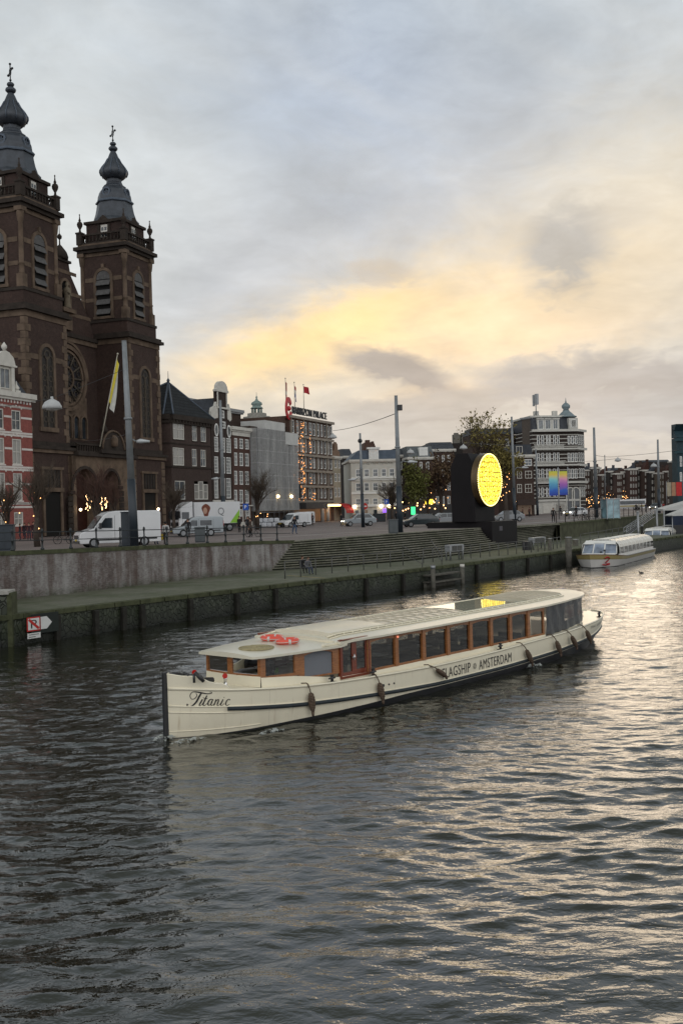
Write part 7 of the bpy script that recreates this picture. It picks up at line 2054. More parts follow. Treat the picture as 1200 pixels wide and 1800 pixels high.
    m = MB(); m.box(c0-.9, -.95, 1.05, c0-.55, -.6, 1.12); m.tube([(c0-.7, -.75, 1.1), (c0-.7, -.75, 1.5)], .04, 6); m.sphere((c0-.75, -.75, 1.5), .11); m.sphere((c0-.75, -.4, 1.35), .10); m.build('searchlight', blackp, r_)
    if emblem:
        m = MB(); 
        pts = [(1.0, .85), (1.25, .98), (1.5, .86), (1.4, .62), (1.15, .42), (1.35, .32), (1.7, .36)]
        m.tube([(s, -(hbf(s)*(.80+.2*z/.95)+.03), z) for s, z in pts], .06, 5); m.tube([(s, -(hbf(s)*(.80+.2*z/.95)+.03), z) for s, z in [(.9, .28), (1.3, .22), (1.75, .26)]], .05, 5)
        m.build('bow_emblem', mat('red_mark', (.40, .02, .03), .5, 0, 0), r_)
    return r_
b1 = G(1036, 999, 0); e1 = G(1155, 969, 0); ax = Vector(e1)-Vector(b1)
tour_boat(b1, ax, 21.5, 'white tour boat with a red mark on its bow, moored nearer the broad steps')
b2_ = G(1146, 963, 0); tour_boat(b2_, (.42, .91), 17.0, 'white tour boat seen bow on, moored behind the other by the dock', False)
# small dark duck
g = G(1126, 1008.5, 0); dk_ = thing('coot', 'small black coot swimming below the moored tour boat', 'bird', (g[0], g[1], .02), R(20))
m = MB(); m.lathe([(.01, -.2), (.07, -.15), (.10, 0), (.08, .14), (.02, .22)], 8, (0, 0, 0)); v_ = [(z, y, x*.8+.05) for x, y, z in m.v]; m.v = v_
m.tube([(-.15, 0, .08), (-.20, 0, .18), (-.21, 0, .22)], [.045, .035, .04], 7); m.tube([(-.22, 0, .22), (-.30, 0, .20)], [.025, .008], 5); m.tube([(.17, 0, .06), (.26, 0, .11)], [.04, .01], 5)
m.build('body', blackp, dk_)

# ------------------------------------------------------------------ landing stage at the right edge
A = D(1168, 900, 150)
pv = thing('dock_pavilion', 'navy dock pavilion under a pale pitched roof at the right edge', 'kiosk', (A[0], A[1], 0), R(8))
def pz(px_, py_, d=150): a_ = D(px_, py_, d); return a_[0]-A[0], a_[2]
x1_, zr0 = pz(1158, 895); zr1 = pz(1200, 879)[1]
m = MB(); m.box(1.0, 0, .4, 14, 2.2, zr0-.2); m.build('wall', mat('navy_panel', (.018, .028, .055), .5, 0, .2, .7), pv)
m = MB(); m.prism([(-.6, zr0-.25), (-.6, zr0), (7, zr1+.6), (14.6, zr0), (14.6, zr0-.25), (7, zr1+.35)], -.8, 2.4); m.build('roof', mat('pale_canvas_roof', (.48, .48, .46), .6, 0, .06, .6), pv)
m = MB(); m.quad((-.4, -.79, zr0-.2), (14.4, -.79, zr0-.2), (7, -.79, zr1+.4), (7, -.79, zr1+.4)); m.build('gable_cloth', mat('pale_canvas_roof', (.48, .48, .46)), pv, fix=False)
m = MB()
for x_ in (-.5, 4.5): m.tube([(x_, -.7, -1), (x_, -.7, zr0-.1)], .09, 6)
m.build('post', steel, pv)
A2 = D(1180, 905, 138); pv2 = thing('dock_canopy', 'small pale canopy on thin posts in front of the navy pavilion', 'canopy', (A2[0], A2[1], 0), R(8))
z0_ = D(1176, 905, 138)[2]; z1_ = D(1192, 893, 138)[2]
m = MB(); m.prism([(-.4, z0_), (2.2, z1_), (7.2, z1_), (9.8, z0_), (9.8, z0_-.15), (-.4, z0_-.15)], -.8, 1.2); m.build('roof', mat('pale_canvas_roof', (.48, .48, .46)), pv2)
m = MB()
for x_ in (-.2, 3, 6.5): m.tube([(x_, -.5, -1), (x_, -.5, z0_-.1)], .06, 6)
m.build('post', steel, pv2)
m = MB(); m.box(-2, -1, .25, 12, 3.2, .55); m.build('pontoon', mat('dark_deck', (.03, .03, .032), .7, 0, .2), pv2)
m = MB(); m.box(-1, 3.3, .5, 9.5, 3.5, 2.6); m.build('dark_screen', blackp, pv2)
# steel guide posts and gangway of the landing stage
for k, (px_, yt, yb, d) in enumerate(((1121, 901, 942, 140), (1154, 893, 925, 150), (1128, 925, 950, 128))):
    P_ = D(px_, yb, d); q = thing('guide_post', ['grey steel guide post left of the landing stage', 'slim grey steel post under the eave of the navy pavilion', 'short rusty mooring pile beside the gangway'][k], 'post', (P_[0], P_[1], -1))
    m = MB(); m.tube([(0, 0, 0), (0, 0, D(px_, yt, d)[2]+1)], .16, 8); m.build('shaft', steel if k < 2 else wetwood, q); m = MB(); m.lathe([(.2, 0), (.2, .08), (.05, .2)], 8, (0, 0, D(px_, yt, d)[2]+1)); m.build('cap', steel, q)
P0 = D(1100, 940, 134); P1 = D(1150, 915, 158)
gw = thing('gangway', 'sloping steel gangway with handrails leading down to the landing stage', 'gangway', (P0[0], P0[1], 0), 0)
m = MB()
for off in (0, 1.2):
    a_ = Vector((0, off, 1.6)); b_ = Vector((P1[0]-P0[0], P1[1]-P0[1]+off, 3.6))
    for h_ in (0, .5, 1.0): m.tube([a_+Vector((0, 0, h_)), b_+Vector((0, 0, h_))], .045, 5)
    for k in range(9): c_ = a_.lerp(b_, k/8); m.tube([c_, c_+Vector((0, 0, 1.0))], .035, 5)
m.build('handrails', steel, gw); m = MB(); m.quad((0, 0, 1.58), (P1[0]-P0[0], P1[1]-P0[1], 3.58), (P1[0]-P0[0], P1[1]-P0[1]+1.2, 3.58), (0, 1.2, 1.58)); m.build('walkway', mat('dark_deck', (.03, .03, .032)), gw, fix=False)
# ------------------------------------------------------------------ railings
railm = mat('railing_iron', (.022, .026, .028), .45, .3, .2, 5)
def railing(name, label, pts, h, m, npost, rails, r_post=.05, ball=False, infill=0, group=None):
    """pts: 3D polyline of the foot"""
    L = [0]
    for a, b_ in zip(pts, pts[1:]): L.append(L[-1]+(Vector(b_)-Vector(a)).length)
    def at(s):
        for i in range(len(pts)-1):
            if s <= L[i+1]+1e-6: return Vector(pts[i]).lerp(Vector(pts[i+1]), (s-L[i])/(L[i+1]-L[i]))
        return Vector(pts[-1])
    o0 = Vector(pts[0]); r_ = thing(name, label, 'railing', tuple(o0), 0, group)
    ss = npost if isinstance(npost, list) else [L[-1]*i/(npost-1) for i in range(npost)]
    pb = MB()
    if ball: pb.lathe([(.12, 0), (.12, .08), (.07, .14), (.055, .3), (.055, h*.42), (.085, h*.45), (.085, h*.52), (.05, h*.56), (.05, h*.9), (.08, h*.95), (.08, h*1.03), (.06, h*1.08), (.01, h*1.12)], 8)
    else: pb.tube([(0, 0, 0), (0, 0, h)], r_post, 6)
    po = pb.build('post', m, r_); first = True
    for s in ss:
        p_ = at(s)-o0
        if first: po.location = p_; first = False
        else: q = po.copy(); C.objects.link(q); q.location = p_; q.parent = r_
    for zf, rr_ in rails:
        mb = MB(); k = max(2, int(L[-1]/2)); mb.tube([tuple(at(L[-1]*i/k)-o0+Vector((0, 0, h*zf))) for i in range(k+1)], rr_, 6); mb.build('rail', m, r_)
    if infill:
        mb = MB(); k = int(L[-1]/infill)
        for i in range(k+1): p_ = at(L[-1]*i/k)-o0; mb.tube([p_+Vector((0, 0, .08)), p_+Vector((0, 0, h*.93))], .014, 4, cap=False)
        mb.build('bars', m, r_)
    return r_
# along the top of the brick wall
top_pts = [Vector(q)+Vector((-.30, .16, .06)) for q in wt]
Lc = [0]
for a, b_ in zip(top_pts, top_pts[1:]): Lc.append(Lc[-1]+(b_-a).length)
posts = []
for pxp in [-28, 22.5, 75, 125, 170, 212, 254, 293.5, 330, 365, 397, 429, 459, 487.5, 511.5]:
    for i in range(len(top_pts)-1):
        a, b_ = top_pts[i], top_pts[i+1]; s_, _, _ = LP(pxp, 960, (a.x, a.y), (b_.x, b_.y)); l_ = (Vector((b_.x, b_.y))-Vector((a.x, a.y))).length
        if 0 <= s_ <= l_: posts.append(Lc[i]+s_*(Lc[i+1]-Lc[i])/l_); break
railing('quay_railing', 'black iron railing with knobbed posts along the top of the brick quay wall', [tuple(q) for q in top_pts], 1.12, railm, posts, [(.92, .032), (.50, .026)], ball=True)
# right-hand street railing above the retaining wall
rp = [Vector(q)+Vector((-.35, .2, .03)) for q in rw_top[:5]]
railing('street_railing', 'steel railing along the street above the green retaining wall', [tuple(q) for q in rp], 1.35, mat('brown_steel', (.045, .035, .032), .5, .3, .2), 26, [(.98, .035), (.10, .02)], .05)
# promenade railing
pr = [(501, 1017.5), (560, 1010), (640, 1001.5), (708, 993.5)]; pr2 = [(744, 990), (790, 985), (850, 979.5), (910, 974), (960, 968.5), (985, 964)]; pr3 = [(1020, 958), (1060, 950), (1095, 942), (1128, 934)]
stl = mat('weathered_steel', (.10, .10, .095), .55, .4, .3, 4)
for k, (pp, npst, lb) in enumerate(((pr, 9, 'grey steel railing on the promenade left of the timber landing'), (pr2, 19, 'grey steel railing on the promenade below the light sculpture'), (pr3, 11, 'grey steel railing on the promenade beside the moored tour boat'))):
    railing('promenade_railing', lb, [(*G(x, y, ZT), ZT) for x, y in pp], 1.15, stl, npst, [(1.0, .03), (.55, .02)], .038, group='railings along the lower promenade')
# slanting hand rails at the gap
for k, (x0, y0, x1, y1, lb) in enumerate(((708, 993, 742, 998, 'slanting steel hand rail left of the timber landing gap'), (757, 977, 776, 993, 'slanting steel hand rail right of the timber landing gap'))):
    a_ = Vector((*G(x0, y0, ZT), ZT)); b_ = Vector((*G(x1, y1, ZT), ZT)); r_ = thing('hand_rail', lb, 'railing', tuple(a_), 0)
    m = MB(); m.tube([(0, 0, 0), (0, 0, 1.5), tuple(b_-a_+Vector((0, 0, .75))), tuple(b_-a_)], .035, 6); m.tube([(0, 0, .9), tuple(b_-a_+Vector((0, 0, .3)))], .025, 6); m.build('rail', stl, r_)
# timber landing with mooring piles
timb = mat('grey_timber', (.10, .095, .08), .8, 0, .35, 3, .5)
r0, u0, n0 = along_edge(741, .5); 
ld = thing('timber_landing', 'timber ladder landing between two mooring piles on the quay edge', 'landing stage', (r0.x, r0.y, 0), math.atan2(u0.y, u0.x))
Lw = (along_edge(793, .5)[0]-r0).length
m = MB()
for k, zz_ in enumerate((.95, .45)): m.box(0, -.35-.15*k, zz_-.12, Lw, .45, zz_)
m.box(.0, .2, -1, Lw, .4, .3); m.build('planks', timb, ld, bevel=.02)
for k, (x_, hh) in enumerate(((0, 1.72), (Lw, 1.55))):
    q = thing('mooring_pile', ['weathered timber mooring pile at the left end of the landing', 'timber mooring pile with a pale band at the right end of the landing'][k], 'mooring pile', tuple(Vector((r0.x, r0.y, -1))+Vector((u0.x, u0.y, 0))*x_+Vector((n0.x, n0.y, 0))*.45))
    m = MB(); m.tube([(0, 0, 0), (0, 0, hh+1)], .17, 10); m.build('pile', timb, q); m = MB(); m.tube([(0, 0, hh+.7), (0, 0, hh+.95)], .185, 10); m.build('band', offwhite if k else steel, q)
for k, (px_, yt, yb, lb) in enumerate(((999, 945, 993, 'stout timber mooring pile nearest the bow of the moored tour boat'), (1011, 949, 985, 'second timber pile just right of the stout one by the steps'), (1107, 925, 938, 'timber pile at the far end of the promenade'), (966, 947, 968, 'low grey post at the promenade edge below the sculpture'))):
    g_ = G(px_, 985 if k == 0 else (975 if k == 1 else yb), ZT if k > 1 else .6); q = thing('mooring_pile', lb, 'mooring pile', (g_[0], g_[1], -1)); m = MB(); top_z = D(px_, yt, g_[1])[2]+1
    m.tube([(0, 0, 0), (0, 0, top_z)], .30 if k < 2 else .2, 10); m.build('pile', timb, q); m = MB(); m.tube([(0, 0, top_z), (0, 0, top_z+.06)], .33 if k < 2 else .22, 10); m.build('cap', steel, q)
# electric cabinets on the promenade
for k, (xa_, xb_, yt, yb, lb) in enumerate(((791, 813, 958, 985, 'grey steel service frame on the promenade right of the landing'), (937, 957, 945, 967, 'grey steel service cabinet on the promenade below the light sculpture'))):
    a_ = G(xa_, yb, ZT); b_ = G(xb_, yb-2, ZT); wv = (Vector(b_)-Vector(a_)).length; hh = D(xa_, yt, a_[1])[2]-ZT
    q = thing('service_cabinet', lb, 'cabinet', (a_[0], a_[1], ZT), math.atan2(b_[1]-a_[1], b_[0]-a_[0]))
    m = MB(); m.tube([(0, 0, 0), (0, 0, hh)], .07, 6); m.tube([(wv, 0, 0), (wv, 0, hh)], .07, 6); m.tube([(0, .4, 0), (0, .4, hh)], .07, 6); m.tube([(wv, .4, 0), (wv, .4, hh)], .07, 6); m.build('leg', steel, q)
    m = MB(); m.box(-.1, -.08, hh*.55, wv+.1, .5, hh); m.build('box', steel, q, bevel=.03); m = MB(); m.box(wv*.1, -.10, hh*.6, wv*.48, -.081, hh*.93); m.box(wv*.52, -.10, hh*.6, wv*.9, -.081, hh*.93); m.build('door', stl, q)
    if k == 1: m = MB(); m.box(-1.2, 0, 0, -.2, .6, .9); m.build('dark_box', blackp, q, bevel=.04)
# yellow edge board lying on the promenade
a_ = G(505, 1010, ZT); b_ = G(577, 1016, ZT); q = strip('yellow_line', [(*G(505, 1011.5, ZT), ZT+.004), (*G(578, 1017, ZT), ZT+.004)], .10, mat('yellow_line_paint', (.42, .32, .10), .7, 0, .2))

# ------------------------------------------------------------------ pier block and mooring sign at the lower left
a_ = G(33, 1137, 0); L0 = Vector(edge[0]); 
pb_ = thing('pier_block', 'dark basalt pier block with a pale stone cap at the lower left edge', 'pier', (a_[0]-5.45, a_[1]-.1, 0), R(4))
zt_ = D(33, 1041, a_[1])[2]
m = MB(); m.box(0, 0, -1, 4.9, 1.2, zt_-.12); m.build('block', rubble, pb_); m = MB(); m.box(-.1, -.08, zt_-.12, 5.0, 1.3, zt_+.06); m.build('cap', mat('pale_cap_stone', (.34, .33, .30), .8, 0, .2), pb_, bevel=.02)
m = MB(); m.box(4.9, .0, -1, 5.12, 1.1, zt_-.05); m.build('corner_post', mossy, pb_)
sa, us, ns_ = along_edge(47, .32); sb = along_edge(94, .32)[0]
d_ = sa.y; sw = (sb-sa).length
sg = thing('mooring_sign', 'no mooring sign with struck letter and white arrow on the quay wall', 'sign', (sa.x, sa.y, 0), math.atan2(us.y, us.x))
sz = lambda y, px_=60: LP(px_, y, tuple(sa), tuple(sa+us))[1]; sxx = lambda x: LP(x, 1100, tuple(sa), tuple(sa+us))[0]
zz1, zz0 = sz(1086, 47), sz(1111, 47)
m = MB(); m.box(-.02, .02, zz0-.15, sw, .05, zz1+.12); m.build('backboard', mat('green_black_board', (.02, .025, .022), .6), sg)
x_a, x_b = sxx(48), sxx(71.5)
m = MB(); m.box(x_a, -.0, zz0, x_b, .018, zz1); m.build('panel', mat('sign_red', (.45, .03, .025), .5, 0, .05), sg)
m = MB(); e = .06; m.box(x_a+e, -.008, zz0+e, x_b-e, -.001, zz1-e); m.build('white_field', mat('sign_white', (.62, .62, .60), .5, 0, .05), sg)
tm = text_mesh('P', 1.0); xs_ = [v.co.x for v in tm.vertices]; ys_ = [v.co.y for v in tm.vertices]; hh = zz1-zz0; ww = x_b-x_a
for v in tm.vertices: v.co = (x_a+ww*.28+(v.co.x-min(xs_))/(max(xs_)-min(xs_))*ww*.45, -.012, zz0+hh*.2+(v.co.y-min(ys_))/(max(ys_)-min(ys_))*hh*.6)
tm.materials.clear(); tm.materials.append(ink); link('letter', tm, sg)
m = MB(); w2_ = .045; m.add([(x_a+e, -.016, zz1-e-w2_*2), (x_a+e+w2_*2, -.016, zz1-e), (x_b-e, -.016, zz0+e+w2_*2), (x_b-e-w2_*2, -.016, zz0+e)], [(0,1,2,3)]); m.build('red_slash', MATS['sign_red'], sg, fix=False)
x_c, x_d, x_e = sxx(72.5), sxx(83), sxx(92); m = MB(); m.prism([(x_c, zz0+.04), (x_d, zz0+.04), (x_e, (zz0+zz1)/2), (x_d, zz1-.04), (x_c, zz1-.04)], -.0, .018); m.build('arrow', MATS['sign_white'], sg)
m = MB(); z2, z3 = sz(1112.5, 60), sz(1122, 60); m.box(x_a+.02, 0, z3, x_b, .018, z2); lp = m.build('lower_plate', MATS['sign_white'], sg)
m = MB()
for i in range(2): m.box(x_a+.1, -.006, z2-.09-.11*i, x_b-.1-.2*i, -.001, z2-.06-.11*i)
m.build('small_print', ink, lp)

# ------------------------------------------------------------------ lamp and tram poles
dblue = mat('dark_blue_sleeve', (.014, .022, .031), .45, 0, .15, 2); pgrey = mat('pole_grey', (.22, .235, .245), .5, .3, .15, 2)
def lamp_pole(label, base, top, r0, sleeve_y, arm=None, arm_y=None, z=ZS, d=None, box=None, name='street_lamp'):
    g_ = G(*base, z) if d is None else D(*base, d)[:2]; dd = g_[1]; T_ = Vector(D(*top, dd)); O = Vector((g_[0], g_[1], z))
    r_ = thing(name, label, 'lamp post' if arm else 'pole', tuple(O)); tl = T_-O
    zs_ = (D(base[0], sleeve_y, dd)[2]-z)/tl.z
    m = MB(); m.tube([(0, 0, 0), tuple(tl*zs_)], [r0*1.15, r0*1.1], 12); m.build('sleeve', dblue, r_)
    m = MB(); m.tube([tuple(tl*zs_), tuple(tl)], [r0*.95, r0*.62], 12); m.tube([tuple(tl), tuple(tl*1.003)], r0*.66, 12); m.tube([tuple(tl*.62), tuple(tl*.63)], r0*1.1, 12); m.build('shaft', pgrey, r_)
    if arm:
        a_ = Vector(D(*arm, dd))-O; y0 = tl*((D(base[0], arm_y, dd)[2]-z)/tl.z)
        mid = (y0+a_)/2+Vector((0, 0, .35)); m = MB(); m.tube([tuple(y0), tuple(y0.lerp(mid, .6)+Vector((0, 0, .12))), tuple(mid), tuple(a_)], .05, 6); ar_ = m.build('arm', pgrey, r_)
        dirx = 1 if a_.x > y0.x else -1; m = MB(); m.tube([tuple(a_), tuple(a_+Vector((dirx*.25, 0, .02))), tuple(a_+Vector((dirx*.9, 0, -.02)))], [.08, .16, .07], 8); m.build('lantern', mat('lamp_housing', (.42, .44, .45), .4, .2, .1), ar_)
    if box:
        xb0, yb0, xb1, yb1 = box; p0 = Vector(D(xb0, yb1, dd))-O; p1 = Vector(D(xb1, yb0, dd))-O; m = MB(); m.box(p0.x, -.25, p0.z, p1.x, .25, p1.z); m.build('floodlight', blackp, r_, bevel=.03)
    return r_, O, tl
P1r = lamp_pole('thick leaning tram pole with dark blue sleeve in front of the church', (237, 962), (218.5, 600), .26, 842, (240, 776), 787, ZS+.1)
P2r = lamp_pole('grey lamp post in front of the neck gable house', (394, 934), (387, 704), .25, 872, (385, 841), 846, ZS)
P3r = lamp_pole('tram pole with a small knob left of the white hotel', (638, 927), (632.5, 762), .19, 868, (625, 843), 846)
P4r = lamp_pole('tall tram pole with a black floodlight box near the litter bin', (703, 936), (695.5, 696), .24, 855, (716, 812), 822, box=(698, 711.5, 706.5, 721.5))
P5r = lamp_pole('tram pole right of the light sculpture', (904.5, 916), (898.5, 733), .20, 858, (916, 822), 830, d=140)
P6r = lamp_pole('tram pole with dark sleeve right of the banded hotel', (1047.5, 910), (1043, 752), .27, 857, None, None)
P7r = lamp_pole('far tram pole near the distant row of houses', (1157.5, 893), (1155, 773), .26, 860, None, None, d=190)
lamp_pole('slim far mast behind the banner poles', (1063, 893), (1062, 800), .14, 870, None, None, d=230, name='slim_mast')
lamp_pole('slim mast standing at the side of the banded hotel', (944, 898), (941, 790), .22, 880, None, None, d=205, name='slim_mast')
m = MB(); m.sphere((0, 0, 0), .28, 0, 8, 6); o = m.build('knob', iron, P3r[0]); dd = P3r[1]; o.location = Vector(D(632.5, 775, dd.y))-dd
def hang_lamp(px_, py_, d, label, s=.62):
    P_ = D(px_, py_, d); r_ = thing('hanging_lamp', label, 'street lamp', P_, 0, 'white bell lamps hung on wires')
    m = MB(); m.lathe([(.62*s/.62, -.28), (.60, -.1), (.45, .15), (.2, .3), (.1, .34), (.08, .5)], 14, (0, 0, 0)); m.build('shade', mat('lamp_white', (.42, .43, .43), .5, 0, .1), r_)
    m = MB(); m.lathe([(.01, -.42), (.3, -.36), (.5, -.28)], 12, (0, 0, 0)); m.build('diffuser', mat('lamp_diffuser', (.5, .5, .48), .4, 0, 0), r_)
hang_lamp(92, 711, 66, 'white bell lamp hanging in front of the left church tower')
hang_lamp(585, 767, 165, 'white bell lamp hanging right of the hotel cornice'); hang_lamp(721, 794, 165, 'white bell lamp hanging above the green tree')
hang_lamp(814, 786, 165, 'white bell lamp hanging above the black slab'); hang_lamp(890, 805, 175, 'white bell lamp hanging right of the glowing disc')
hang_lamp(1085, 808, 200, 'white bell lamp hanging above the distant row, left one'); hang_lamp(1148, 818, 200, 'white bell lamp hanging above the distant row, right one')
def wire(pts, label, r=.018):
    P_ = [Vector(D(x, y, d)) for x, y, d in pts]; q = []
    for a, b_ in zip(P_, P_[1:]):
        for i in range(9):
            u_ = i/8; q.append(a.lerp(b_, u_)-Vector((0, 0, .004*(b_-a).length*4*u_*(1-u_))))
    o0 = q[0]; m = MB(); m.tube([tuple(v-o0) for v in q], r, 4); o = m.build('overhead_wire', blackp, None, tuple(o0)); tagp(o, label, 'wire', 'overhead tram wires')
d4 = P4r[1].y
wire([(695, 727, d4), (585, 757, 165)], 'overhead wire from the floodlight pole to the bell lamp by the hotel', .035)
wire([(219, 649, P1r[1].y), (92, 700, 66), (-60, 725, 60)], 'overhead wire from the thick pole past the left bell lamp', .015)
wire([(228, 762, P1r[1].y), (150, 775, 100)], 'overhead wire from the thick pole to the church porch', .015)
wire([(1044, 800, P6r[1].y), (1085, 802, 200), (1200, 790, 170)], 'overhead wire above the distant row, upper one', .03)
wire([(1028, 811, 215), (1085, 806, 200), (1148, 812, 200), (1205, 812, 190)], 'overhead wire carrying the two far bell lamps', .03)
wire([(898, 781, 140), (814, 778, 165), (721, 786, 165)], 'overhead wire carrying the lamps above the sculpture', .02)

# banners, signs, cabinets, bins
def banner(px_, yt, yb, w_, d, label, ypole):
    P_ = D(px_, ypole, d); r_ = thing('banner', label, 'banner', (P_[0], P_[1], ZS), R(5), 'rainbow banners by the banded hotel')
    z0, z1 = D(px_, yb, d)[2]-ZS, D(px_, yt, d)[2]-ZS; h_ = z1-z0
    m = MB(); m.tube([(0, 0, 0), (0, 0, z1+.6)], .07, 6); m.build('pole', steel, r_)
    m = MB(); n = 10
    for i in range(n): m.quad((-.1-w_, .03*math.sin(i), z0+h_*i/n), (-.1, 0, z0+h_*i/n), (-.1, 0, z0+h_*(i+1)/n), (-.1-w_, .03*math.sin(i+1), z0+h_*(i+1)/n))
    mt, t, p = newmat('banner_cloth'); v = t.obj(); x, y, z = t.sep(v)
    f = t.m('ADD', t.m('DIVIDE', t.m('SUBTRACT', z, z0), h_), t.m('MULTIPLY', t.m('SUBTRACT', t.noise(v, .5, 3), .5), .35))
    cr = t.n('ShaderNodeValToRGB'); t.l.new(f, cr.inputs[0]); e_ = cr.color_ramp.elements
    cols_ = [(0, (.02, .04, .30)), (.22, (.03, .12, .50)), (.45, (.35, .12, .45) if px_ > 985 else (.10, .35, .55)), (.65, (.70, .30, .45) if px_ > 985 else (.25, .60, .60)), (.85, (.75, .55, .10)), (1, (.55, .60, .08))]
    e_[0].position = 0; e_[0].color = c4(cols_[0][1]); e_[1].position = 1; e_[1].color = c4(cols_[-1][1])
    for pos, c_ in cols_[1:-1]: q = e_.new(pos); q.color = c4(c_)
    t.l.new(cr.outputs[0], p.inputs['Base Color']); p.inputs['Roughness'].default_value = .7
    m.build('cloth', mt, r_, fix=False)
banner(982, 828, 871, 1.25, 150, 'rainbow banner with blue foot, left of the pair', 905); banner(999, 828, 870, 1.15, 150, 'pinker rainbow banner, right of the pair', 905)
def cabinet(xa_, xb_, yt, yb, label, m_=None, z=ZS, dep=.6, name='utility_cabinet', d=None):
    a_ = G(xa_, yb, z) if d is None else D(xa_, yb, d)[:2]; dd = a_[1]; wv = (xb_-xa_)*dd/F; hh = (yb-yt)*dd/F
    q = thing(name, label, 'cabinet', (a_[0], a_[1], z), R(6)); m = MB(); m.box(0, 0, .08, wv, dep, hh); m.build('body', m_ or dblue, q, bevel=.03)
    m = MB(); m.box(.03, .03, 0, wv-.03, dep-.03, .08); m.box(wv*.06, -.02, hh*.1, wv*.48, -.001, hh*.92); m.box(wv*.52, -.02, hh*.1, wv*.94, -.001, hh*.92); m.build('door', m_ or dblue, q)
    m = MB(); m.box(-.04, -.05, hh, wv+.04, dep+.04, hh+.06); m.build('lid', m_ or dblue, q); return q
cabinet(-8, 24.5, 924, 969, 'dark blue cabinet at the left edge behind the railing', z=ZS+.2)
cabinet(214, 236, 901, 962, 'tall dark blue cabinet at the foot of the thick pole', z=ZS+.1)
cabinet(343, 361, 928, 954, 'grey litter bin behind the railing by the silver van', mat('bin_grey', (.09, .10, .105), .5, .3, .1), name='litter_bin')
cabinet(684, 700, 914, 938, 'grey litter bin beside the tall floodlight pole', mat('bin_grey', (.09, .10, .105)), name='litter_bin')
cabinet(656, 678, 904, 918, 'dark container in front of the white hotel', mat('dark_container', (.03, .035, .04), .5), d=170, name='waste_container')
cabinet(886, 895, 892, 912, 'backlit poster case beside the sculpture plinth', mat('poster_frame', (.10, .10, .10), .4), d=135, dep=.3, name='poster_case')
for k, (px_, py_, pyb, d, kind) in enumerate(((432, 891, 925, 118, 'P'), (640, 890, 925, 128, 'no'), (679, 882, 915, 150, 'P'))):
    P_ = D(px_, py_, d); r_ = thing('road_sign', ['blue parking sign in front of the white corniced house', 'round red no entry sign beside the tram pole', 'blue sign in front of the white hotel'][k], 'sign', (P_[0], P_[1], ZS), R(2)); h_ = P_[2]-ZS
    m = MB(); m.tube([(0, .03, 0), (0, .03, h_+.35)], .035, 6); m.build('pole', steel, r_)
    if kind == 'P':
        m = MB(); m.box(-.32, -.02, h_-.36, .32, .0, h_+.36); m.build('plate', mat('sign_blue', (.02, .08, .36), .5, 0, .05), r_)
        tm = text_mesh('P', .55); 
        for v in tm.vertices: v.co = (v.co.x-.17, -.03, h_-.2+v.co.y)
        tm.materials.clear(); tm.materials.append(white); link('letter', tm, r_)
    else:
        m = MB(); m.tube([(0, 0, h_), (0, -.03, h_)], .42, 20); m.build('plate', MATS['sign_red'], r_); m = MB(); m.box(-.3, -.045, h_-.07, .3, -.031, h_+.07); m.build('white_bar', white, r_)
# stacked white sacks near the netting
wsk = mat('white_sack', (.50, .52, .55), .6, 0, .15, 3, .5); P0 = D(455, 926, 150)
skr = random.Random(4)
for i in range(4):
    for j in range(2):
        q = thing('bulk_bag', ['leftmost', 'second', 'third', 'rightmost'][i]+' white bulk bag in the '+['lower', 'upper'][j]+' layer by the netting', 'bag', (P0[0]+i*.78+j*.2, P0[1]+skr.uniform(-.2, .2), ZS+j*.62), skr.uniform(-.2, .2), 'white bulk bags piled by the netting')
        m = MB(); m.box(-.38, -.38, 0, .38, .38, .615); m.build('bag', wsk, q, bevel=.14); m = MB(); m.tube([(-.2, -.2, .6), (0, -.2, .75), (.2, -.2, .6)], .02, 5); m.build('strap', dblue, q)
# ------------------------------------------------------------------ vehicles
tyre = mat('tyre_rubber', (.015, .015, .015), .8, 0, .1, 3); rimm = mat('wheel_rim', (.25, .26, .27), .35, .7, .1, 3)
vglass = glassmat('vehicle_glass', (.018, .022, .026), .04)
headl = mat('headlight_glass', (.55, .55, .52), .15, 0, 0); tail = mat('tail_light', (.35, .01, .01), .3, 0, 0); headon = emis('lit_headlight', (1, .93, .8), 6)
platey = mat('yellow_plate', (.55, .40, .05), .5, 0, 0)
def wheels(r_, xs, W, rad):
    m = MB(); m.tube([(0, -.11, 0), (0, .11, 0)], rad, 18); first = m.build('wheel', tyre, r_); 
    k = MB(); k.tube([(0, -.125, 0), (0, -.10, 0)], rad*.62, 14); k.tube([(0, .10, 0), (0, .125, 0)], rad*.62, 14); rm_ = k.build('rim', rimm, first)
    i = 0
    for x in xs:
        for y in (-W/2+.10, W/2-.10):
            if i == 0: w_ = first
            else:
                w_ = first.copy(); C.objects.link(w_); w_.parent = r_; q = rm_.copy(); C.objects.link(q); q.parent = w_
            w_.location = (x, y, rad); i += 1
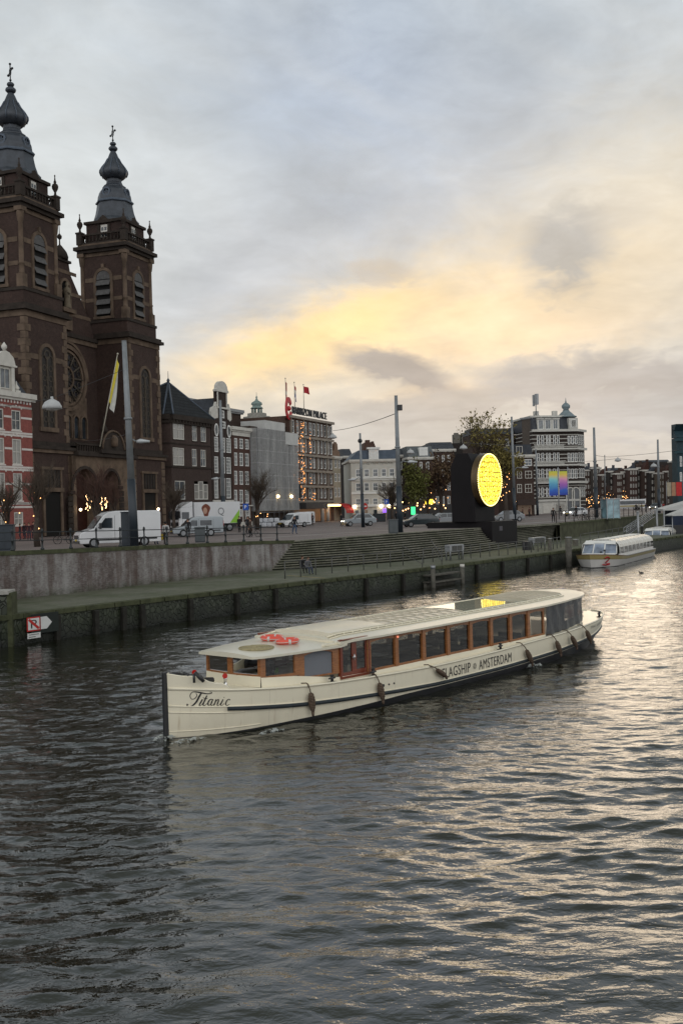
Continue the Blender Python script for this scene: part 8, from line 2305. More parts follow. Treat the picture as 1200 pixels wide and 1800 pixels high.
def car_model(label, paint, loc, rz, kind='hatch', group=None, lights=False):
    """front at local -x"""
    r_ = thing('parked_car', label, 'car', loc, rz, group)
    L, W = (4.3, 1.78); hh = 1.48 if kind == 'hatch' else 1.64
    m = MB(); low = [(-2.12, .28), (-2.16, .55), (-2.08, .72), (-1.2, .92), (1.9, .98), (2.12, .9), (2.15, .45), (2.08, .28)]
    if kind == 'suv': low = [(x, z+.08) for x, z in low]
    m.prism(low, -W/2, W/2); bd = m.build('body', paint, r_, bevel=.07)
    bz = .93 if kind == 'hatch' else 1.02
    P0 = [(-1.15, bz-.05), (-.35, hh), (1.25, hh-.02), (2.0, bz)]; g = MB()
    vs = []
    for x, z in P0:
        w_ = W/2-.02 if z < 1.1 else W/2-.24; vs += [(x, -w_, z), (x, w_, z)]
    vs += []
    g.add(vs, [(0, 2, 4, 6), (7, 5, 3, 1), (0, 1, 3, 2), (2, 3, 5, 4), (4, 5, 7, 6), (1, 0, 6, 7)]); g.build('roof', paint, r_, bevel=.05)
    def on(u0, u1, side):      # side glass on the tilted plane
        f = lambda x, t_: (x, side*((W/2-.02)-(.22)*t_+.008), bz-.03+(hh-bz)*t_)
        return [f(u0[0], .12), f(u1[0], .12), f(u1[1], .86), f(u0[1], .86)]
    for side in (-1, 1):
        for (a, b_) in (((-.88, -.30), (.28, .28)), ((.36, .36), (1.66, 1.22))):
            q = MB(); q.quad(*on((a[0], a[1]), (b_[0], b_[1]), side)); q.build('side_window', vglass, r_, fix=False)
    q = MB(); q.quad((-1.10, -.74, bz+.01), (-1.10, .74, bz+.01), (-.42, .60, hh-.07), (-.42, -.60, hh-.07)); q.v = [(x-.02, y, z+.02) for x, y, z in q.v]; q.build('windscreen', vglass, r_, fix=False)
    q = MB(); q.quad((1.95, -.7, bz+.08), (1.95, .7, bz+.08), (1.36, .6, hh-.07), (1.36, -.6, hh-.07)); q.v = [(x+.03, y, z+.015) for x, y, z in q.v]; q.build('rear_window', vglass, r_, fix=False)
    for side in (-1, 1):
        q = MB(); q.box(-2.17, side*.82, .60, -1.98, side*.50, .74); q.build('headlight', headon if lights else headl, r_, bevel=.02)
        q = MB(); q.box(2.0, side*.86, .72, 2.17, side*.60, .9); q.build('tail_light', tail, r_, bevel=.02)
        q = MB(); q.box(-.75, side*.88, .98, -.58, side*1.06, 1.10); q.build('mirror', paint, r_, bevel=.02)
    q = MB(); q.box(-2.18, -.26, .42, -2.12, .26, .53); q.build('number_plate', platey, r_); q = MB(); q.box(-2.17, -.5, .30, -2.1, .5, .40); q.box(-2.16, -.45, .56, -2.1, .45, .66); q.build('grille', blackp, r_)
    wheels(r_, (-1.35, 1.30), W, .33); return r_
def van_model(label, paint, loc, rz, L=5.8, hh=2.62, W=2.0, glass_to=None, name='parked_van', group=None):
    r_ = thing(name, label, 'van', loc, rz, group); k = hh/2.62
    m = MB(); m.prism([(0, .3), (-.04, .6), (.0, .95*k), (.12, 1.12*k), (.95, 1.36*k), (1.0, 1.37*k), (1.72, 2.32*k), (2.05, 2.52*k), (2.6, hh), (L-.15, hh-.03), (L, hh-.18), (L, .3)], -W/2, W/2); m.build('body', paint, r_, bevel=.09)
    q = MB(); q.quad((.98, -.86, 1.40*k), (.98, .86, 1.40*k), (1.66, .76, 2.27*k), (1.66, -.76, 2.27*k)); q.v = [(x-.04, y, z+.03) for x, y, z in q.v]; q.build('windscreen', vglass, r_, fix=False)
    for side in (-1, 1):
        y = side*(W/2+.006)
        q = MB(); q.add([(1.28, y, 1.42*k), (2.35, y, 1.38*k), (2.35, y, 2.12*k), (1.82, y, 2.12*k)], [(0, 1, 2, 3)]); q.build('side_window', vglass, r_, fix=False)
        if glass_to:
            for a, b_ in glass_to: q = MB(); q.box(a, y-.002, 1.42*k, b_, y+.002, 2.10*k); q.build('side_window', vglass, r_)
        for x_ in (1.18, 2.48, 3.9): q = MB(); q.box(x_, y-.001, .5, x_+.02, y+.003, 2.3*k); q.build('door_gap', blackp, r_)
        q = MB(); q.box(.9, y-.003, .5, L-.3, y+.02, .62); q.build('rub_strip', mat('dark_plastic', (.04, .04, .042), .6), r_)
        q = MB(); q.box(1.35, side*(W/2+.02), 1.35*k, 1.50, side*(W/2+.24), 1.78*k); q.build('mirror', blackp, r_, bevel=.03)
        q = MB(); q.add([(-.02, side*.62, .82*k), (.02, side*.98, .82*k), (.42, side*1.005, 1.16*k), (.16, side*.66, 1.12*k)], [(0, 1, 2, 3)]); q.v = [(x-.03, y_, z+.01) for x, y_, z in q.v]; q.build('headlight', headl, r_, fix=False)
        q = MB(); q.box(L-.02, side*(W/2-.12), 1.0, L+.015, side*(W/2-.02), 1.5); q.build('tail_light', tail, r_)
    q = MB(); q.box(-.06, -.62, .68*k, .0, .62, .92*k); q.box(-.07, -.9, .32, -.02, .9, .52); q.build('grille', blackp, r_); q = MB(); q.box(-.085, -.26, .50, -.07, .26, .61); q.build('number_plate', platey, r_)
    wheels(r_, (.98, L-1.25), W, .36); return r_
vwhite = mat('van_white_paint', (.60, .61, .62), .25, 0, .05, 1, 0, coat=.4); vsil = mat('silver_paint', (.28, .31, .33), .3, .35, .05, 1, 0, coat=.4)
cdark = mat('dark_car_paint', (.035, .045, .05), .25, .2, .05, 1, 0, coat=.5); cgrey = mat('grey_car_paint', (.17, .18, .19), .28, .3, .05, 1, 0, coat=.5)
def at_s(px, py, z=ZS): g = G(px, py, z); return (g[0], g[1], z)
def two(pxa, pya, pxb): # front contact and rear column
    return at_s(pxa, pya)
p0 = at_s(126, 963, ZS+.08); van_model('white panel van parked behind the railing in front of the church', vwhite, (p0[0]+.25, p0[1]+.6, ZS+.02), R(27), L=5.9, hh=2.6)
p0 = at_s(321, 944, ZS); van_model('silver van with dark side windows parked beside the truck', vsil, (p0[0]-1.1, p0[1]+.6, ZS), R(16), L=4.9, hh=1.95, W=1.9, glass_to=[(2.62, 3.75)], name='parked_van')
p0 = D(493, 925, 138); van_model('small white van parked beside the pile of white bags', vwhite, (p0[0], p0[1], ZS), R(42), L=4.6, hh=1.95, W=1.85)
p0 = D(508, 922, 152); van_model('second white van half hidden at the hotel entrance', vwhite, (p0[0]+.6, p0[1], ZS), R(60), L=4.6, hh=2.0, W=1.85)
for px, py, d, rz, pt, kd, lb, li in [(603, 922, 136, 12, vsil, 'suv', 'silver estate car driving with lit headlights before the white hotel', True), (707, 926, 121, 14, cdark, 'hatch', 'dark green hatchback parked right of the tall floodlight pole', False), (749, 923, 128, 16, cgrey, 'hatch', 'grey car parked behind the dark green hatchback', True), (780, 922, 134, 16, cgrey, 'hatch', 'grey car partly hidden by the black slab', False), (866, 915, 140, 14, cgrey, 'hatch', 'pale car showing behind the plinth right of the black slab', False)]:
    P_ = D(px, py, d); car_model(lb, pt, (P_[0]+2.1*math.cos(R(rz)), P_[1]+2.1*math.sin(R(rz)), ZS), R(rz), kd, None, li)
P_ = D(994, 908, 178); car_model('white car driving past the banner poles', vwhite, (P_[0]+1.6, P_[1], ZS), R(38), 'hatch', None, True)
P_ = D(1141, 893, 250); car_model('silver car with bright headlights coming from the distant row', vsil, (P_[0]+1.5, P_[1], ZS), R(52), 'suv', None, True)
# box truck
p0 = at_s(300, 938); tk = thing('box_truck', 'white box truck with a picture on its side behind the silver van', 'truck', (p0[0]+.2, p0[1]+2, ZS), R(34))
m = MB(); m.prism([(0, .5), (-.02, 1.2), (.12, 2.75), (.4, 2.95), (1.75, 2.95), (1.75, .5)], -1.2, 1.2); cb = m.build('cab', vwhite, tk, bevel=.06)
m = MB(); m.prism([(.3, 2.96), (1.5, 3.55), (1.75, 3.6), (1.75, 2.96)], -1.15, 1.15); m.build('wind_deflector', vwhite, tk, bevel=.04)
m = MB(); m.quad((-.03, -1.05, 1.55), (-.03, 1.05, 1.55), (.09, 1.05, 2.55), (.09, -1.05, 2.55)); m.v = [(x-.02, y, z) for x, y, z in m.v]; m.build('windscreen', vglass, tk, fix=False)
for sd in (-1, 1): m = MB(); m.box(.35, sd*1.2, 1.6, 1.25, sd*1.21, 2.4); m.build('side_window', vglass, tk); m = MB(); m.box(-.1, sd*1.25, 1.7, .05, sd*1.5, 2.5); m.build('mirror', blackp, tk)
m = MB(); m.box(-.05, -1.0, .75, -.01, 1.0, 1.25); m.box(-.06, -1.15, .4, 0, 1.15, .62); m.build('grille', blackp, tk)
for sd in (-1, 1): m = MB(); m.box(-.07, sd*.75, .65, -.02, sd*1.1, .82); m.build('headlight', headl, tk)
m = MB(); m.box(1.9, -1.25, .95, 7.9, 1.25, 3.5); bx = m.build('cargo_box', mat('box_white', (.58, .59, .60), .4, 0, .05, .6), tk, bevel=.03)
m = MB(); m.add([(3.4+.5*math.cos(a)*(1+.25*math.sin(3*a)), -1.262, 2.55+.75*math.sin(a)) for a in [2*PI*i/22 for i in range(22)]], [tuple(range(22))]); m.build('picture_hair', mat('auburn_print', (.16, .05, .03), .5, 0, .2, 4), bx, fix=False)
m = MB(); m.add([(3.3+.26*math.cos(a), -1.266, 2.5+.38*math.sin(a)) for a in [2*PI*i/16 for i in range(16)]], [tuple(range(16))]); m.build('picture_face', mat('skin_print', (.42, .26, .19), .5, 0, .1, 4), bx, fix=False)
tm = text_mesh('Q', 1.0)
for v in tm.vertices: v.co = (4.9+v.co.x*1.1, -1.262, 2.0+v.co.y*1.2)
tm.materials.clear(); tm.materials.append(cgrey); link('side_letter', tm, bx)
m = MB(); m.add([(6.5, -1.262, 1.0), (7.8, -1.262, 1.0), (7.8, -1.262, 2.6)], [(0, 1, 2)]); m.build('green_print', mat('green_print', (.22, .45, .05), .5, 0, 0), bx, fix=False)
m = MB(); m.box(1.0, -.9, .5, 7.8, .9, .94); m.build('chassis', blackp, tk); wheels(tk, (1.0, 5.4, 6.5), 2.3, .48)

# ------------------------------------------------------------------ people
skin_c = mat('skin', (.34, .20, .14), .6, 0, .08, 10)
def cloth(c): return mat('cloth_%d_%d_%d' % tuple(int(q*255) for q in c), c, .85, 0, .18, 6, .3)
def person(label, loc, rz, jacket=(.03, .03, .035), legs=(.03, .035, .05), hair=(.04, .025, .015), h=1.76, pose='stand', coat=.50, group='people on the street', hood=None):
    """continuous figure facing local -y"""
    k = h/1.76; V = []; E_ = []; Rd = []
    def v(x, y, z, r, ry=None): V.append((x*k, y*k, z*k)); Rd.append((r*k, (ry or r)*k)); return len(V)-1
    def e(*ids):
        for a, b_ in zip(ids, ids[1:]): E_.append((a, b_))
    sit = pose == 'sit'; walk = pose == 'walk'; dz = -.45 if sit else 0
    pel = v(0, 0, .96+dz, .145, .115); w_ = v(0, 0, 1.10+dz, .135, .105); ch = v(0, -.0 if not sit else -.06, 1.30+dz, .165, .115); sh_ = v(0, .01-(.10 if sit else 0), 1.42+dz, .13, .09); nk = v(0, -(.12 if sit else 0), 1.50+dz, .058); hd = v(0, -.015-(.14 if sit else 0), 1.60+dz, .080, .092); ht = v(0, -.01-(.14 if sit else 0), 1.70+dz, .076, .086)
    e(pel, w_, ch, sh_, nk, hd, ht)
    for s in (-1, 1):
        sw = (.20 if walk else .03)*s
        if sit: ids = [v(s*.10, -.02, .50, .095), v(s*.13, -.42, .52, .075), v(s*.13, -.46, .28, .058), v(s*.13, -.46, .09, .045), v(s*.14, -.60, .05, .042)]
        else: ids = [v(s*.10, 0, .86, .100), v(s*.105, -sw*.55-.02, .50, .070), v(s*.105, -sw*.6+.05, .30, .060), v(s*.105, -sw*.95+.06, .09, .044), v(s*.12, -sw*.95-.10, .045, .042)]
        e(pel, *ids)
        aw = -sw*.9
        arm = [v(s*.205, .0-(.08 if sit else 0), 1.40+dz, .068), v(s*.245, .02+aw*.3-(.12 if sit else 0), 1.13+dz, .055), v(s*.235 if not sit else s*.12, -.08+aw*.8-(.26 if sit else 0), .90+dz+(.02 if not sit else .05), .042), v(s*.23 if not sit else s*.07, -.10+aw*.9-(.30 if sit else 0), .82+dz+(.0 if not sit else .04), .034)]
        e(sh_, *arm); hb_ = arm[-1]; hx, hy, hz_ = [q/k for q in V[hb_]]
        for f_, (ox, ln) in enumerate(((-.025, .070), (-.009, .082), (.008, .078), (.024, .062))):
            a_ = v(hx, hy+ox, hz_-.045, .0095); b_ = v(hx-s*.012, hy+ox, hz_-.045-ln*.9, .0085); e(hb_, a_, b_)
        t_ = v(hx-s*.01, hy-.045, hz_-.03, .011); t2 = v(hx-s*.02, hy-.055, hz_-.065, .009); e(hb_, t_, t2)
    me = bpy.data.meshes.new('person'); me.from_pydata(V, E_, [])
    o = bpy.data.objects.new('tmp', me); C.objects.link(o)
    sk = o.modifiers.new('s', 'SKIN'); 
    for i, sv_ in enumerate(me.skin_vertices[0].data): sv_.radius = Rd[i]; sv_.use_root = (i == 0)
    sb = o.modifiers.new('u', 'SUBSURF'); sb.levels = 1; sb.render_levels = 1
    dg = bpy.context.evaluated_depsgraph_get(); dg.update(); m2 = bpy.data.meshes.new_from_object(o.evaluated_get(dg)); bpy.data.objects.remove(o)
    for mm in (cloth(jacket), cloth(legs), skin_c, cloth(hair), cloth((.02, .018, .016))): m2.materials.append(mm)
    for p_ in m2.polygons:
        c = p_.center/k; z = c.z-dz; p_.use_smooth = True; ax_ = abs(c.x)
        if z > 1.54: mi = 3 if (c.y > -.02-(.14 if sit else 0) or z > 1.69) else 2
        elif z > 1.475: mi = 2
        elif (sit and c.y < -.30 and .50 < c.z < .75 and ax_ < .16 and False) : mi = 2
        elif not sit and .70 < z < .855 and ax_ > .185: mi = 2
        elif z > .93 if not sit else (z > .98): mi = 0
        elif c.z < .085: mi = 4
        else: mi = 1
        p_.material_index = mi
    m2.name = 'body'; r_ = thing('person', label, 'person', loc, rz, group); link('body', m2, r_)
    if coat > .5 and not sit:     # long coat skirt following the hips
        mb = MB(); mb.lathe([(.19*k, coat*k-.0), (.185*k, .75*k), (.165*k, .95*k), (.15*k, 1.1*k)] if coat < .7 else [(.185*k, .80*k), (.165*k, 1.05*k)], 12, (0, .0, 0), 0)
        mb.build('coat', cloth(jacket), r_)
    # face and hair as children
    fz, fy = (1.625+dz)*k, (-.105-(.14 if sit else 0))*k
    mb = MB(); mb.sphere((0, fy-.004, fz-.02*k), .014*k, 0, 6, 4, 1.6)
    for s in (-1, 1): mb.sphere((s*.088*k, fy+.10*k, fz-.01*k), .02*k, 0, 6, 4, 1.5)
    mb.build('nose_and_ears', skin_c, r_)
    mb = MB()
    for s in (-1, 1): mb.sphere((s*.032*k, fy+.012*k, fz+.012*k), .011*k, 0, 6, 4)
    mb.box(-.024*k, fy+.006*k, fz-.068*k, .024*k, fy+.016*k, fz-.062*k); mb.build('eyes_and_mouth', cloth((.05, .02, .02)), r_)
    mb = MB(); mb.sphere((0, fy+.10*k+.012, fz+.035*k), .102*k, 0, 12, 8, 1.0); mb.v = [(x, max(y, fy+.045*k) if z < fz+.05*k else y, z) for x, y, z in mb.v]; mb.build('hair', cloth(hood or hair), r_)
    return r_
def pp(px, py, z=ZS): g = G(px, py, z); return (g[0], g[1], z)
K = (.018, .018, .02)
person('person in a dark jacket holding a yellow bag beside the one in white', pp(276, 958, ZS+.03), R(60), K, (.04, .06, .12), (.35, .22, .12), 1.80)
person('person in a long white hooded coat at the railing', pp(292, 957, ZS+.03), R(200), (.50, .50, .49), (.03, .03, .03), (.02, .02, .02), 1.72, 'stand', .45, hood=(.02, .02, .02))
q = thing('shopping_bag', 'yellow shopping bag held beside the person in the dark jacket', 'bag', Vector(pp(284, 957, ZS+.03))+Vector((0, -.25, .35))); m = MB(); m.prism([(-.2, 0), (.2, 0), (.22, .42), (-.22, .42)], -.1, .1); m.build('bag', mat('yellow_bag', (.42, .30, .04), .7, 0, .1), q, bevel=.02); m = MB(); m.tube([(-.12, 0, .42), (-.08, 0, .6), (.08, 0, .6), (.12, 0, .42)], .012, 5); m.build('handle', blackp, q)
person('person with raised dark hood passing between the silver van and truck', pp(331, 945), R(20), K, K, K, 1.78)
person('person in black standing left of the parking sign', pp(421, 936), R(-30), K, K, h=1.8, coat=.5)
person('person in black standing right of the parking sign', pp(436, 938), R(30), K, K, h=1.82)
person('person in a long brown coat walking beside the railing', pp(440.5, 944), R(-60), (.07, .05, .04), K, h=1.72, pose='walk', coat=.55)
person('person in a dark jacket and jeans walking before the second white van', pp(518, 939), R(40), K, (.05, .08, .14), h=1.75, pose='walk')
person('left one of two people in black at the hotel entrance', pp(543, 925), R(10), K, K, h=1.8); person('right one of two people in black at the hotel entrance', pp(549, 924), R(-20), K, K, h=1.76)
person('person in black walking a pale dog before the silver estate car', pp(600, 925), R(-70), K, K, h=1.75, pose='walk')
q = thing('dog', 'small pale tan dog walking before the silver estate car', 'dog', pp(604, 926), R(-20)); m = MB()
m.tube([(-.28, 0, .33), (-.12, 0, .32), (.08, 0, .34), (.22, 0, .36)], [.08, .085, .10, .07], 8); m.tube([(.2, 0, .38), (.30, 0, .48), (.36, 0, .50), (.44, 0, .47)], [.06, .06, .06, .025], 8)
for x_, b_ in ((-.24, 1), (-.22, -1), (.18, 1), (.20, -1)): m.tube([(x_, b_*.06, .30), (x_+(.05 if x_ < 0 else -.01), b_*.06, .20), (x_+(-.03 if x_ < 0 else .0), b_*.06, .10), (x_+.01, b_*.06, .0)], [.05, .032, .022, .02], 6)
m.tube([(-.34, 0, .36), (-.42, 0, .46), (-.44, 0, .52)], [.03, .018, .01], 5)
for b_ in (-1, 1): m.tube([(.31, b_*.045, .53), (.29, b_*.06, .59)], [.025, .008], 5)
m.build('body', mat('tan_fur', (.34, .26, .16), .9, 0, .2, 12, .5), q)
person('person in black standing alone at the top right end of the broad steps', pp(972, 918), R(0), K, K, h=1.78, pose='walk'); person('person in black beside the white car near the banner poles', pp(1012, 910), R(30), K, K, h=1.85)
for k, (x_, y_, lb) in enumerate(((36, 957, 'first from the left'), (44, 955, 'second from the left'), (52, 957, 'third from the left'), (60, 954, 'rightmost'))):
    person('person in dark clothes, %s of four before the striped house' % lb, pp(x_, y_-7, ZS), R(40*k-60), (.02+.01*k, .02, .025), (.03, .035, .05), h=1.7+.04*k, group='four people before the striped house')
for k, (x_, y_, c_, lb) in enumerate(((1117, 892, K, 'leftmost far pedestrian in black before the distant row'), (1122, 892, (.35, .33, .30), 'far pedestrian in a pale jacket before the distant row'), (1127, 893, K, 'far pedestrian in black right of the pale jacket'), (1134, 892, (.03, .04, .08), 'far pedestrian in navy before the distant row'), (1165, 895, (.30, .03, .03), 'far pedestrian in red right of the far tram pole'), (984, 904, K, 'person in black by the white hotel doors'), (930, 906, (.10, .05, .04), 'person in brown before the brown awning shop'), (918, 905, (.12, .06, .05), 'person in rust colours at the brown awning shop'), (712, 914, K, 'person in black behind the dark green hatchback'), (697, 915, K, 'person in black left of the tall floodlight pole'))):
    P_ = D(x_, y_, 215 if x_ > 1100 else (185 if x_ > 900 else 150)); person(lb, (P_[0], P_[1], ZS), R(37*k), c_, K, h=1.76, pose='walk' if k % 2 else 'stand')
# two sitting on the steps
for k, (x_, y_, c_) in enumerate(((530, 991, K), (540, 993, (.12, .12, .13)))):
    f_ = .165; P_ = G(x_, y_+6, 1.85); person(['person in black sitting on the lower steps, left one', 'person in grey sitting on the lower steps, right one'][k], (P_[0], P_[1], 1.42), R(35), c_, (.04, .05, .08) if k else K, h=1.72, pose='sit')
# helmsman inside the wheelhouse
P_ = BO+bu*3.6+bn*.35; person('person in black at the wheel inside the wheelhouse', (P_.x, P_.y, .30), BRZ-PI/2, K, K, h=1.66, group='people on the boat')
m = MB(); m.tube([(0, 0, 0), (0, .02, 0)], .1, 8); 
m = MB(); m.sphere((3.25, -1.02, 1.44), .07); m.sphere((3.30, -1.0, 1.50), .05); m.build('green_plant', mat('bright_green', (.18, .42, .06), .7, 0, .2, 8), boat)

# ------------------------------------------------------------------ trees
bark = mat('bark', (.055, .042, .034), .9, 0, .3, 4); twigm = mat('bare_twigs', (.085, .066, .050), .9, 0, .25, 2); twigr = mat('reddish_twigs', (.085, .048, .038), .9, 0, .25, 2)
leafm = mat('late_autumn_leaves', (.17, .14, .045), .8, 0, .5, 1.5); leafg = mat('yellow_green_leaves', (.10, .105, .028), .8, 0, .4, .9); leafb = mat('brown_leaves', (.12, .08, .045), .8, 0, .4, 1.5)
def tree(label, px, pyb, pyt, hw, d, seed, twig=None, leaves=None, nleaf=0, lights=0, weep=False, dens=1.0, z=ZS, lm_=None, group='bare winter trees', depth=4):
    P_ = D(px, pyb, d); h = D(px, pyt, d)[2]-z; rw = hw*d/F; rg = random.Random(seed)
    r_ = thing('tree', label, 'tree', (P_[0], P_[1], z), 0, group)
    tm_, tw = MB(), MB(); tips = []
    fork = h*.30; tr_ = h*.022+.05
    tm_.tube([(0, 0, -.1), (.02*h*rg.uniform(-1, 1), 0, fork*.5), (0, 0, fork)], [tr_*1.3, tr_, tr_*.9], 8)
    sz_ = 1.0/1.0
    def grow(p, dirv, ln, r, lv):
        pts = [p]; dv_ = dirv.copy(); n = 4
        for i in range(n):
            dv_ = (dv_ + Vector((rg.gauss(0, .13), rg.gauss(0, .13), rg.gauss(.03 if not weep else -.10*(4-lv)*.4, .08)))).normalized(); pts.append(pts[-1]+dv_*ln/n)
        (tm_ if lv >= depth-1 else tw).tube([tuple(q) for q in pts], [r*(1-.45*i/n) for i in range(n+1)], 5 if lv > 1 else 3, cap=False)
        if lv == 0: tips.append(pts[-1]); tips.append(pts[2]); return
        nb = max(2, int((4 if lv >= 2 else 3)*dens))
        for j in range(nb):
            t_ = rg.uniform(.35, 1.0) if j else 1.0; a = pts[min(n, int(t_*n))]
            az_ = rg.uniform(0, 2*PI); sp_ = rg.uniform(.35, .8)
            nd = (dv_ + Vector((math.cos(az_)*sp_, math.sin(az_)*sp_, rg.uniform(-.1, .35)))).normalized()
            grow(a, nd, ln*rg.uniform(.58, .80), max(r*.52, .006 + d*.00003), lv-1)
    nm = 5
    for j in range(nm):
        az_ = 2*PI*j/nm+rg.uniform(-.4, .4); out = rw/h*1.0
        dv_ = Vector((math.cos(az_)*out*.9, math.sin(az_)*out*.9, rg.uniform(.8, 1.2))).normalized()
        grow(Vector((0, 0, fork*rg.uniform(.8, 1.0))), dv_, h*.30, tr_*.6, depth)
    dv_ = Vector((0, 0, 1)); grow(Vector((0, 0, fork)), dv_, h*.34, tr_*.7, depth)
    # fit to the measured height and width
    zs_ = [v_[2] for v_ in tw.v]; xs2 = sorted(abs(v_[0]) for v_ in tw.v); kx = rw/(xs2[int(len(xs2)*.97)]+1e-6); kz = (h-fork)/(max(zs_)-fork)
    def fit(v_): 
        kk = min(1, max(0, (v_[2]-fork*.5)/(fork*.5+.01))); return (v_[0]*(1+(kx-1)*kk), v_[1]*(1+(kx-1)*kk), v_[2] if v_[2] < fork else fork+(v_[2]-fork)*kz)
    tw.v = [fit(v_) for v_ in tw.v]; tm_.v = [fit(v_) for v_ in tm_.v]; tips = [Vector(fit(v_)) for v_ in tips]
    tm_.build('trunk', bark, r_, fix=False); tw.build('crown', twig or twigm, r_, fix=False)
    if leaves:
        lf = MB(); s0 = .11+d*.0007
        for i in range(nleaf):
            c = rg.choice(tips)+Vector((rg.gauss(0, .35), rg.gauss(0, .35), rg.gauss(0, .35)-(.5*rg.random()*2 if weep else 0))); a = Vector((rg.gauss(0, 1), rg.gauss(0, 1), rg.gauss(0, 1))).normalized(); b_ = a.cross(Vector((rg.gauss(0, 1), rg.gauss(0, 1), 1))).normalized(); s = s0*rg.uniform(.6, 1.3)
            lf.quad(tuple(c-a*s), tuple(c+b_*s*.6), tuple(c+a*s), tuple(c-b_*s*.6))
        lf.build('leaves', leaves, r_, fix=False)
    if lights:
        lb = MB()
        for i in range(lights):
            c = rg.choice(tips); q_ = Vector((c.x*rg.uniform(.2, 1), c.y*rg.uniform(.2, 1), fork*.6+(c.z-fork*.6)*rg.uniform(.0, .75))); lb.sphere(tuple(q_), .035+d*.00018, 0, 4, 3)
        lb.build('string_lights', lm_ or emis('tree_bulb', (1.0, .50, .18), 4), r_)
    return r_
tree('bare young tree between the striped house and the church portal', 66, 940, 792, 36, 82, 1, lights=4)
tree('bare tree in front of the striped house at the left edge', 14, 940, 832, 30, 86, 2, lights=12)
tree('reddish bare tree in front of the big church porch arch', 170, 938, 806, 34, 98, 3, twigr)
tree('slender reddish bare tree before the right porch arch', 203, 936, 820, 18, 104, 4, twigr)
tree('bare tree standing before the corner mansion', 306, 930, 838, 22, 118, 5, twigm)
tree('bare tree before the netted building', 452, 928, 812, 26, 132, 6, lights=5)
tree('small bare tree before the white hotel', 690, 920, 828, 24, 158, 7)
tree('yellow green weeping tree left of the black slab', 728, 912, 802, 19, 172, 8, twigm, leafg, 3000, weep=True, dens=1.0, group='trees around the square', depth=3)
tree('reddish brown tree nearest the black slab on its left', 776, 912, 792, 27, 182, 9, twigr, leafb, 1500, lights=8, group='trees around the square', depth=3)
tree('reddish brown tree between the green tree and its taller neighbour', 752, 912, 812, 20, 186, 10, twigr, leafb, 900, lights=8, group='trees around the square', depth=3)
tree('large bare tree with a few olive leaves rising behind the light sculpture', 850, 912, 713, 44, 178, 11, twigm, leafm, 1300, dens=.78, group='trees around the square', lights=4)
tree('bare tree with olive leaves right of the glowing disc', 889, 912, 762, 24, 172, 12, twigm, leafm, 2600, lights=26, group='trees around the square', depth=3)
for k, (x_, yt, hw_, d_, nl) in enumerate(((1048, 852, 9, 250, 30), (1063, 846, 11, 262, 34), (1076, 850, 10, 275, 26), (1098, 848, 9, 290, 24), (1034, 856, 8, 240, 22))):
    tree('small tree hung with golden lights before the distant row, %s from the left' % ['second', 'third', 'fourth', 'last', 'first'][k], x_, 893, yt, hw_, d_, 20+k, twigr, lights=nl, group='small trees with golden lights', depth=2)
# strings of lights on the church trees and lit fronts of the square
def strand(px, y0, y1, d, label, n=14):
    P_ = D(px, y1, d); r_ = thing('light_string', label, 'string lights', P_, 0, 'hanging strings of warm lights'); m = MB(); h_ = D(px, y0, d)[2]-P_[2]; rg = random.Random(px)
    for i in range(n): m.sphere((rg.uniform(-.12, .12), 0, h_*i/n), .05, 0, 4, 3)
    m.build('bulbs', emis('strand_bulb', (1, .62, .30), 5), r_); m = MB(); m.tube([(0, 0, 0), (0, 0, h_)], .01, 4); m.build('cord', blackp, r_)
for px_, y0, y1, lb in ((153, 868, 897, 'light string at the left side of the big porch arch'), (160, 872, 893, 'light string inside the big porch arch'), (178, 866, 896, 'light string on the pier between the porch arches'), (187, 874, 893, 'light string in the right porch arch')): strand(px_, y0, y1, 100, lb)
# pavement cafe clutter: glowing kiosk front and green cross
P_ = D(745, 885, 195); q = thing('cafe_terrace', 'cafe terrace with glowing lamps under the brown trees', 'cafe', (P_[0]-4, P_[1], ZS), 0)
m = MB(); m.box(-3, 0, 0, 12, .4, 2.6); m.build('screen', blackp, q); m = MB(); rg = random.Random(9)
for i in range(26): m.sphere((rg.uniform(-3, 12), -.3, rg.uniform(1.6, 3.4)), .13, 0, 5, 3)
m.build('lamps', emis('cafe_lamp', (1, .55, .22), 6), q); m = MB(); m.box(4.2, -.5, 2.7, 5.6, -.3, 3.6); m.build('yellow_sign', emis('yellow_sign_glow', (.9, .65, .05), 2), q)
P_ = D(726, 905, 150); q = thing('green_sign', 'small glowing green sign behind the dark green hatchback', 'sign', (P_[0], P_[1], ZS)); m = MB(); m.box(-.3, -.08, 1.2, .3, .0, 2.3); m.build('panel', emis('green_glow', (.05, .85, .25), 1.5), q); m = MB(); m.tube([(0, .05, 0), (0, .05, 2.3)], .05, 6); m.build('pole', steel, q)
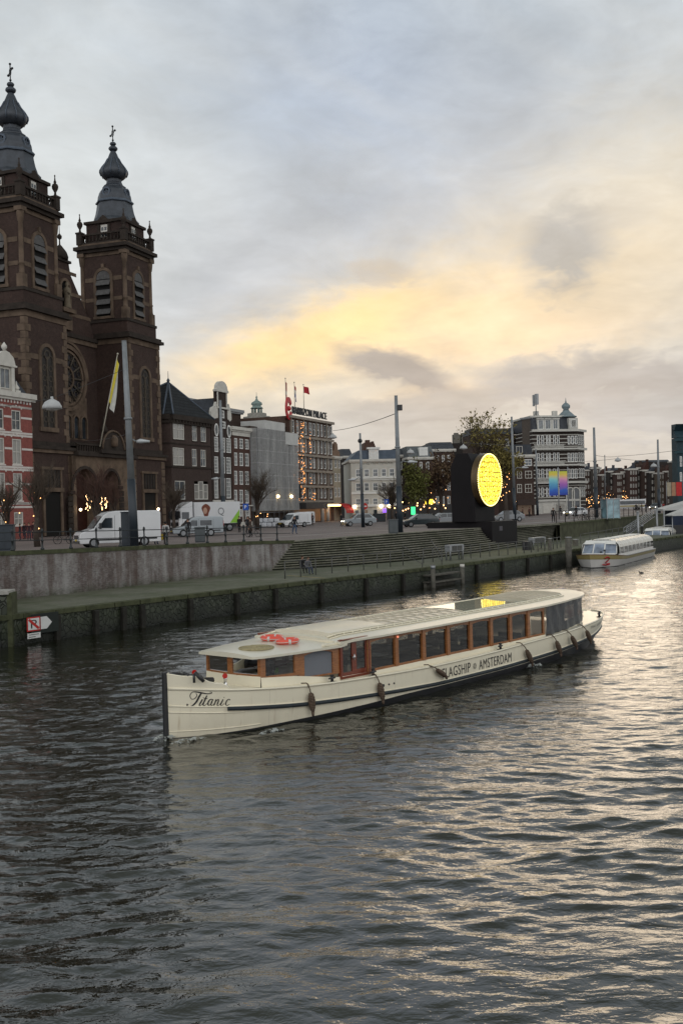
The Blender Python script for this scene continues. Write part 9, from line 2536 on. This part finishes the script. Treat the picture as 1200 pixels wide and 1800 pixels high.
# bicycles leaning by the railing near the banners
def bicycle(loc, rz, label, c=(.03, .03, .03)):
    r_ = thing('bicycle', label, 'bicycle', loc, rz, 'bicycles along the street'); pm = mat('bike_%d' % int(c[0]*255), c, .4, .2, 0)
    for x_ in (-.52, .52):
        m = MB(); n = 18
        for i in range(n): a, b_ = 2*PI*i/n, 2*PI*(i+1)/n; m.tube([(x_+.34*math.cos(a), 0, .34+.34*math.sin(a)), (x_+.34*math.cos(b_), 0, .34+.34*math.sin(b_))], .022, 4, cap=False)
        for i in range(6): a = PI*i/6; m.tube([(x_-.33*math.cos(a), 0, .34-.33*math.sin(a)), (x_+.33*math.cos(a), 0, .34+.33*math.sin(a))], .005, 3)
        m.build('wheel', tyre, r_)
    m = MB(); m.tube([(.52, 0, .34), (.05, 0, .30), (-.30, 0, .78), (.22, 0, .80), (.05, 0, .30)], .022, 5); m.tube([(.52, 0, .34), (.22, 0, .80), (.20, 0, .95)], .018, 5); m.tube([(-.52, 0, .34), (-.32, 0, .80), (-.30, 0, 1.02)], .022, 5); m.build('frame', pm, r_)
    m = MB(); m.tube([(-.18, -.28, 1.02), (-.32, -.1, 1.04), (-.32, .1, 1.04), (-.18, .28, 1.02)], .016, 5); m.build('handlebar', steel, r_); m = MB(); m.box(.10, -.07, .95, .34, .07, 1.0); m.build('saddle', blackp, r_, bevel=.02)
for k, (x_, y_, rz_, lb) in enumerate(((1024, 914, 20, 'leftmost of the bicycles at the street railing'), (1032, 913, 50, 'second bicycle at the street railing'), (1038, 912, 0, 'third bicycle at the street railing, before the dark tram pole'), (1056, 911, 30, 'bicycle right of the dark tram pole'))): bicycle(pp(x_, y_), R(rz_), lb)
bicycle(pp(113, 956), R(10), 'bicycle parked left of the white panel van'); bicycle(pp(445, 944), R(-30), 'bicycle beside the person in the long brown coat')
P_ = D(1070, 905, 140); q = thing('ticket_kiosk', 'pale blue glazed kiosk behind the street railing', 'kiosk', (P_[0]-.3, P_[1], ZS), R(15)); m = MB(); m.box(0, 0, .1, 1.9, 1.6, 2.6); m.build('glass_body', glassmat('pale_blue_glass', (.12, .20, .23)), q); m = MB()
for x_ in (0, .95, 1.9): m.box(x_-.04, -.04, 0, x_+.04, .04, 2.65)
m.box(-.1, -.1, 2.6, 2.0, 1.7, 2.75); m.build('frame', steel, q)
# market vans and bus far up the street
P_ = D(1060, 888, 265); q = thing('tour_coach', 'long pale vehicle with yellow stripe parked far up the street', 'bus', (P_[0], P_[1], ZS), R(5)); m = MB(); m.box(0, 0, .35, 11, 2.4, 2.7); m.build('body', vwhite, q, bevel=.1); m = MB(); m.box(.3, -.02, 1.4, 10.7, 0, 2.3); m.build('side_window', vglass, q); m = MB(); m.box(.1, -.03, .8, 10.9, -.005, 1.2); m.build('stripe', mat('yellow_band', (.55, .42, .08)), q); wheels(q, (2, 8.5), 2.3, .5)
P_ = D(1171, 882, 190); q = thing('red_banner', 'red and cream banners on a frame at the far right', 'banner', (P_[0], P_[1], ZS), R(4)); h0, h1 = D(1171, 872, 190)[2]-ZS, D(1171, 848, 190)[2]-ZS
for k, c_ in enumerate(((.34, .30, .22), (.36, .20, .12), (.50, .04, .04))): m = MB(); m.box(.1+k*.85, 0, h0, .85+k*.85+(.3 if k == 2 else 0), .03, h1); m.build('cloth', mat('banner_c%d' % k, c_, .7, 0, .2, 2), q)
m = MB(); m.tube([(0, 0, 0), (0, 0, h1+.2)], .05, 6); m.tube([(3.1, 0, 0), (3.1, 0, h1+.2)], .05, 6); m.build('frame', steel, q)
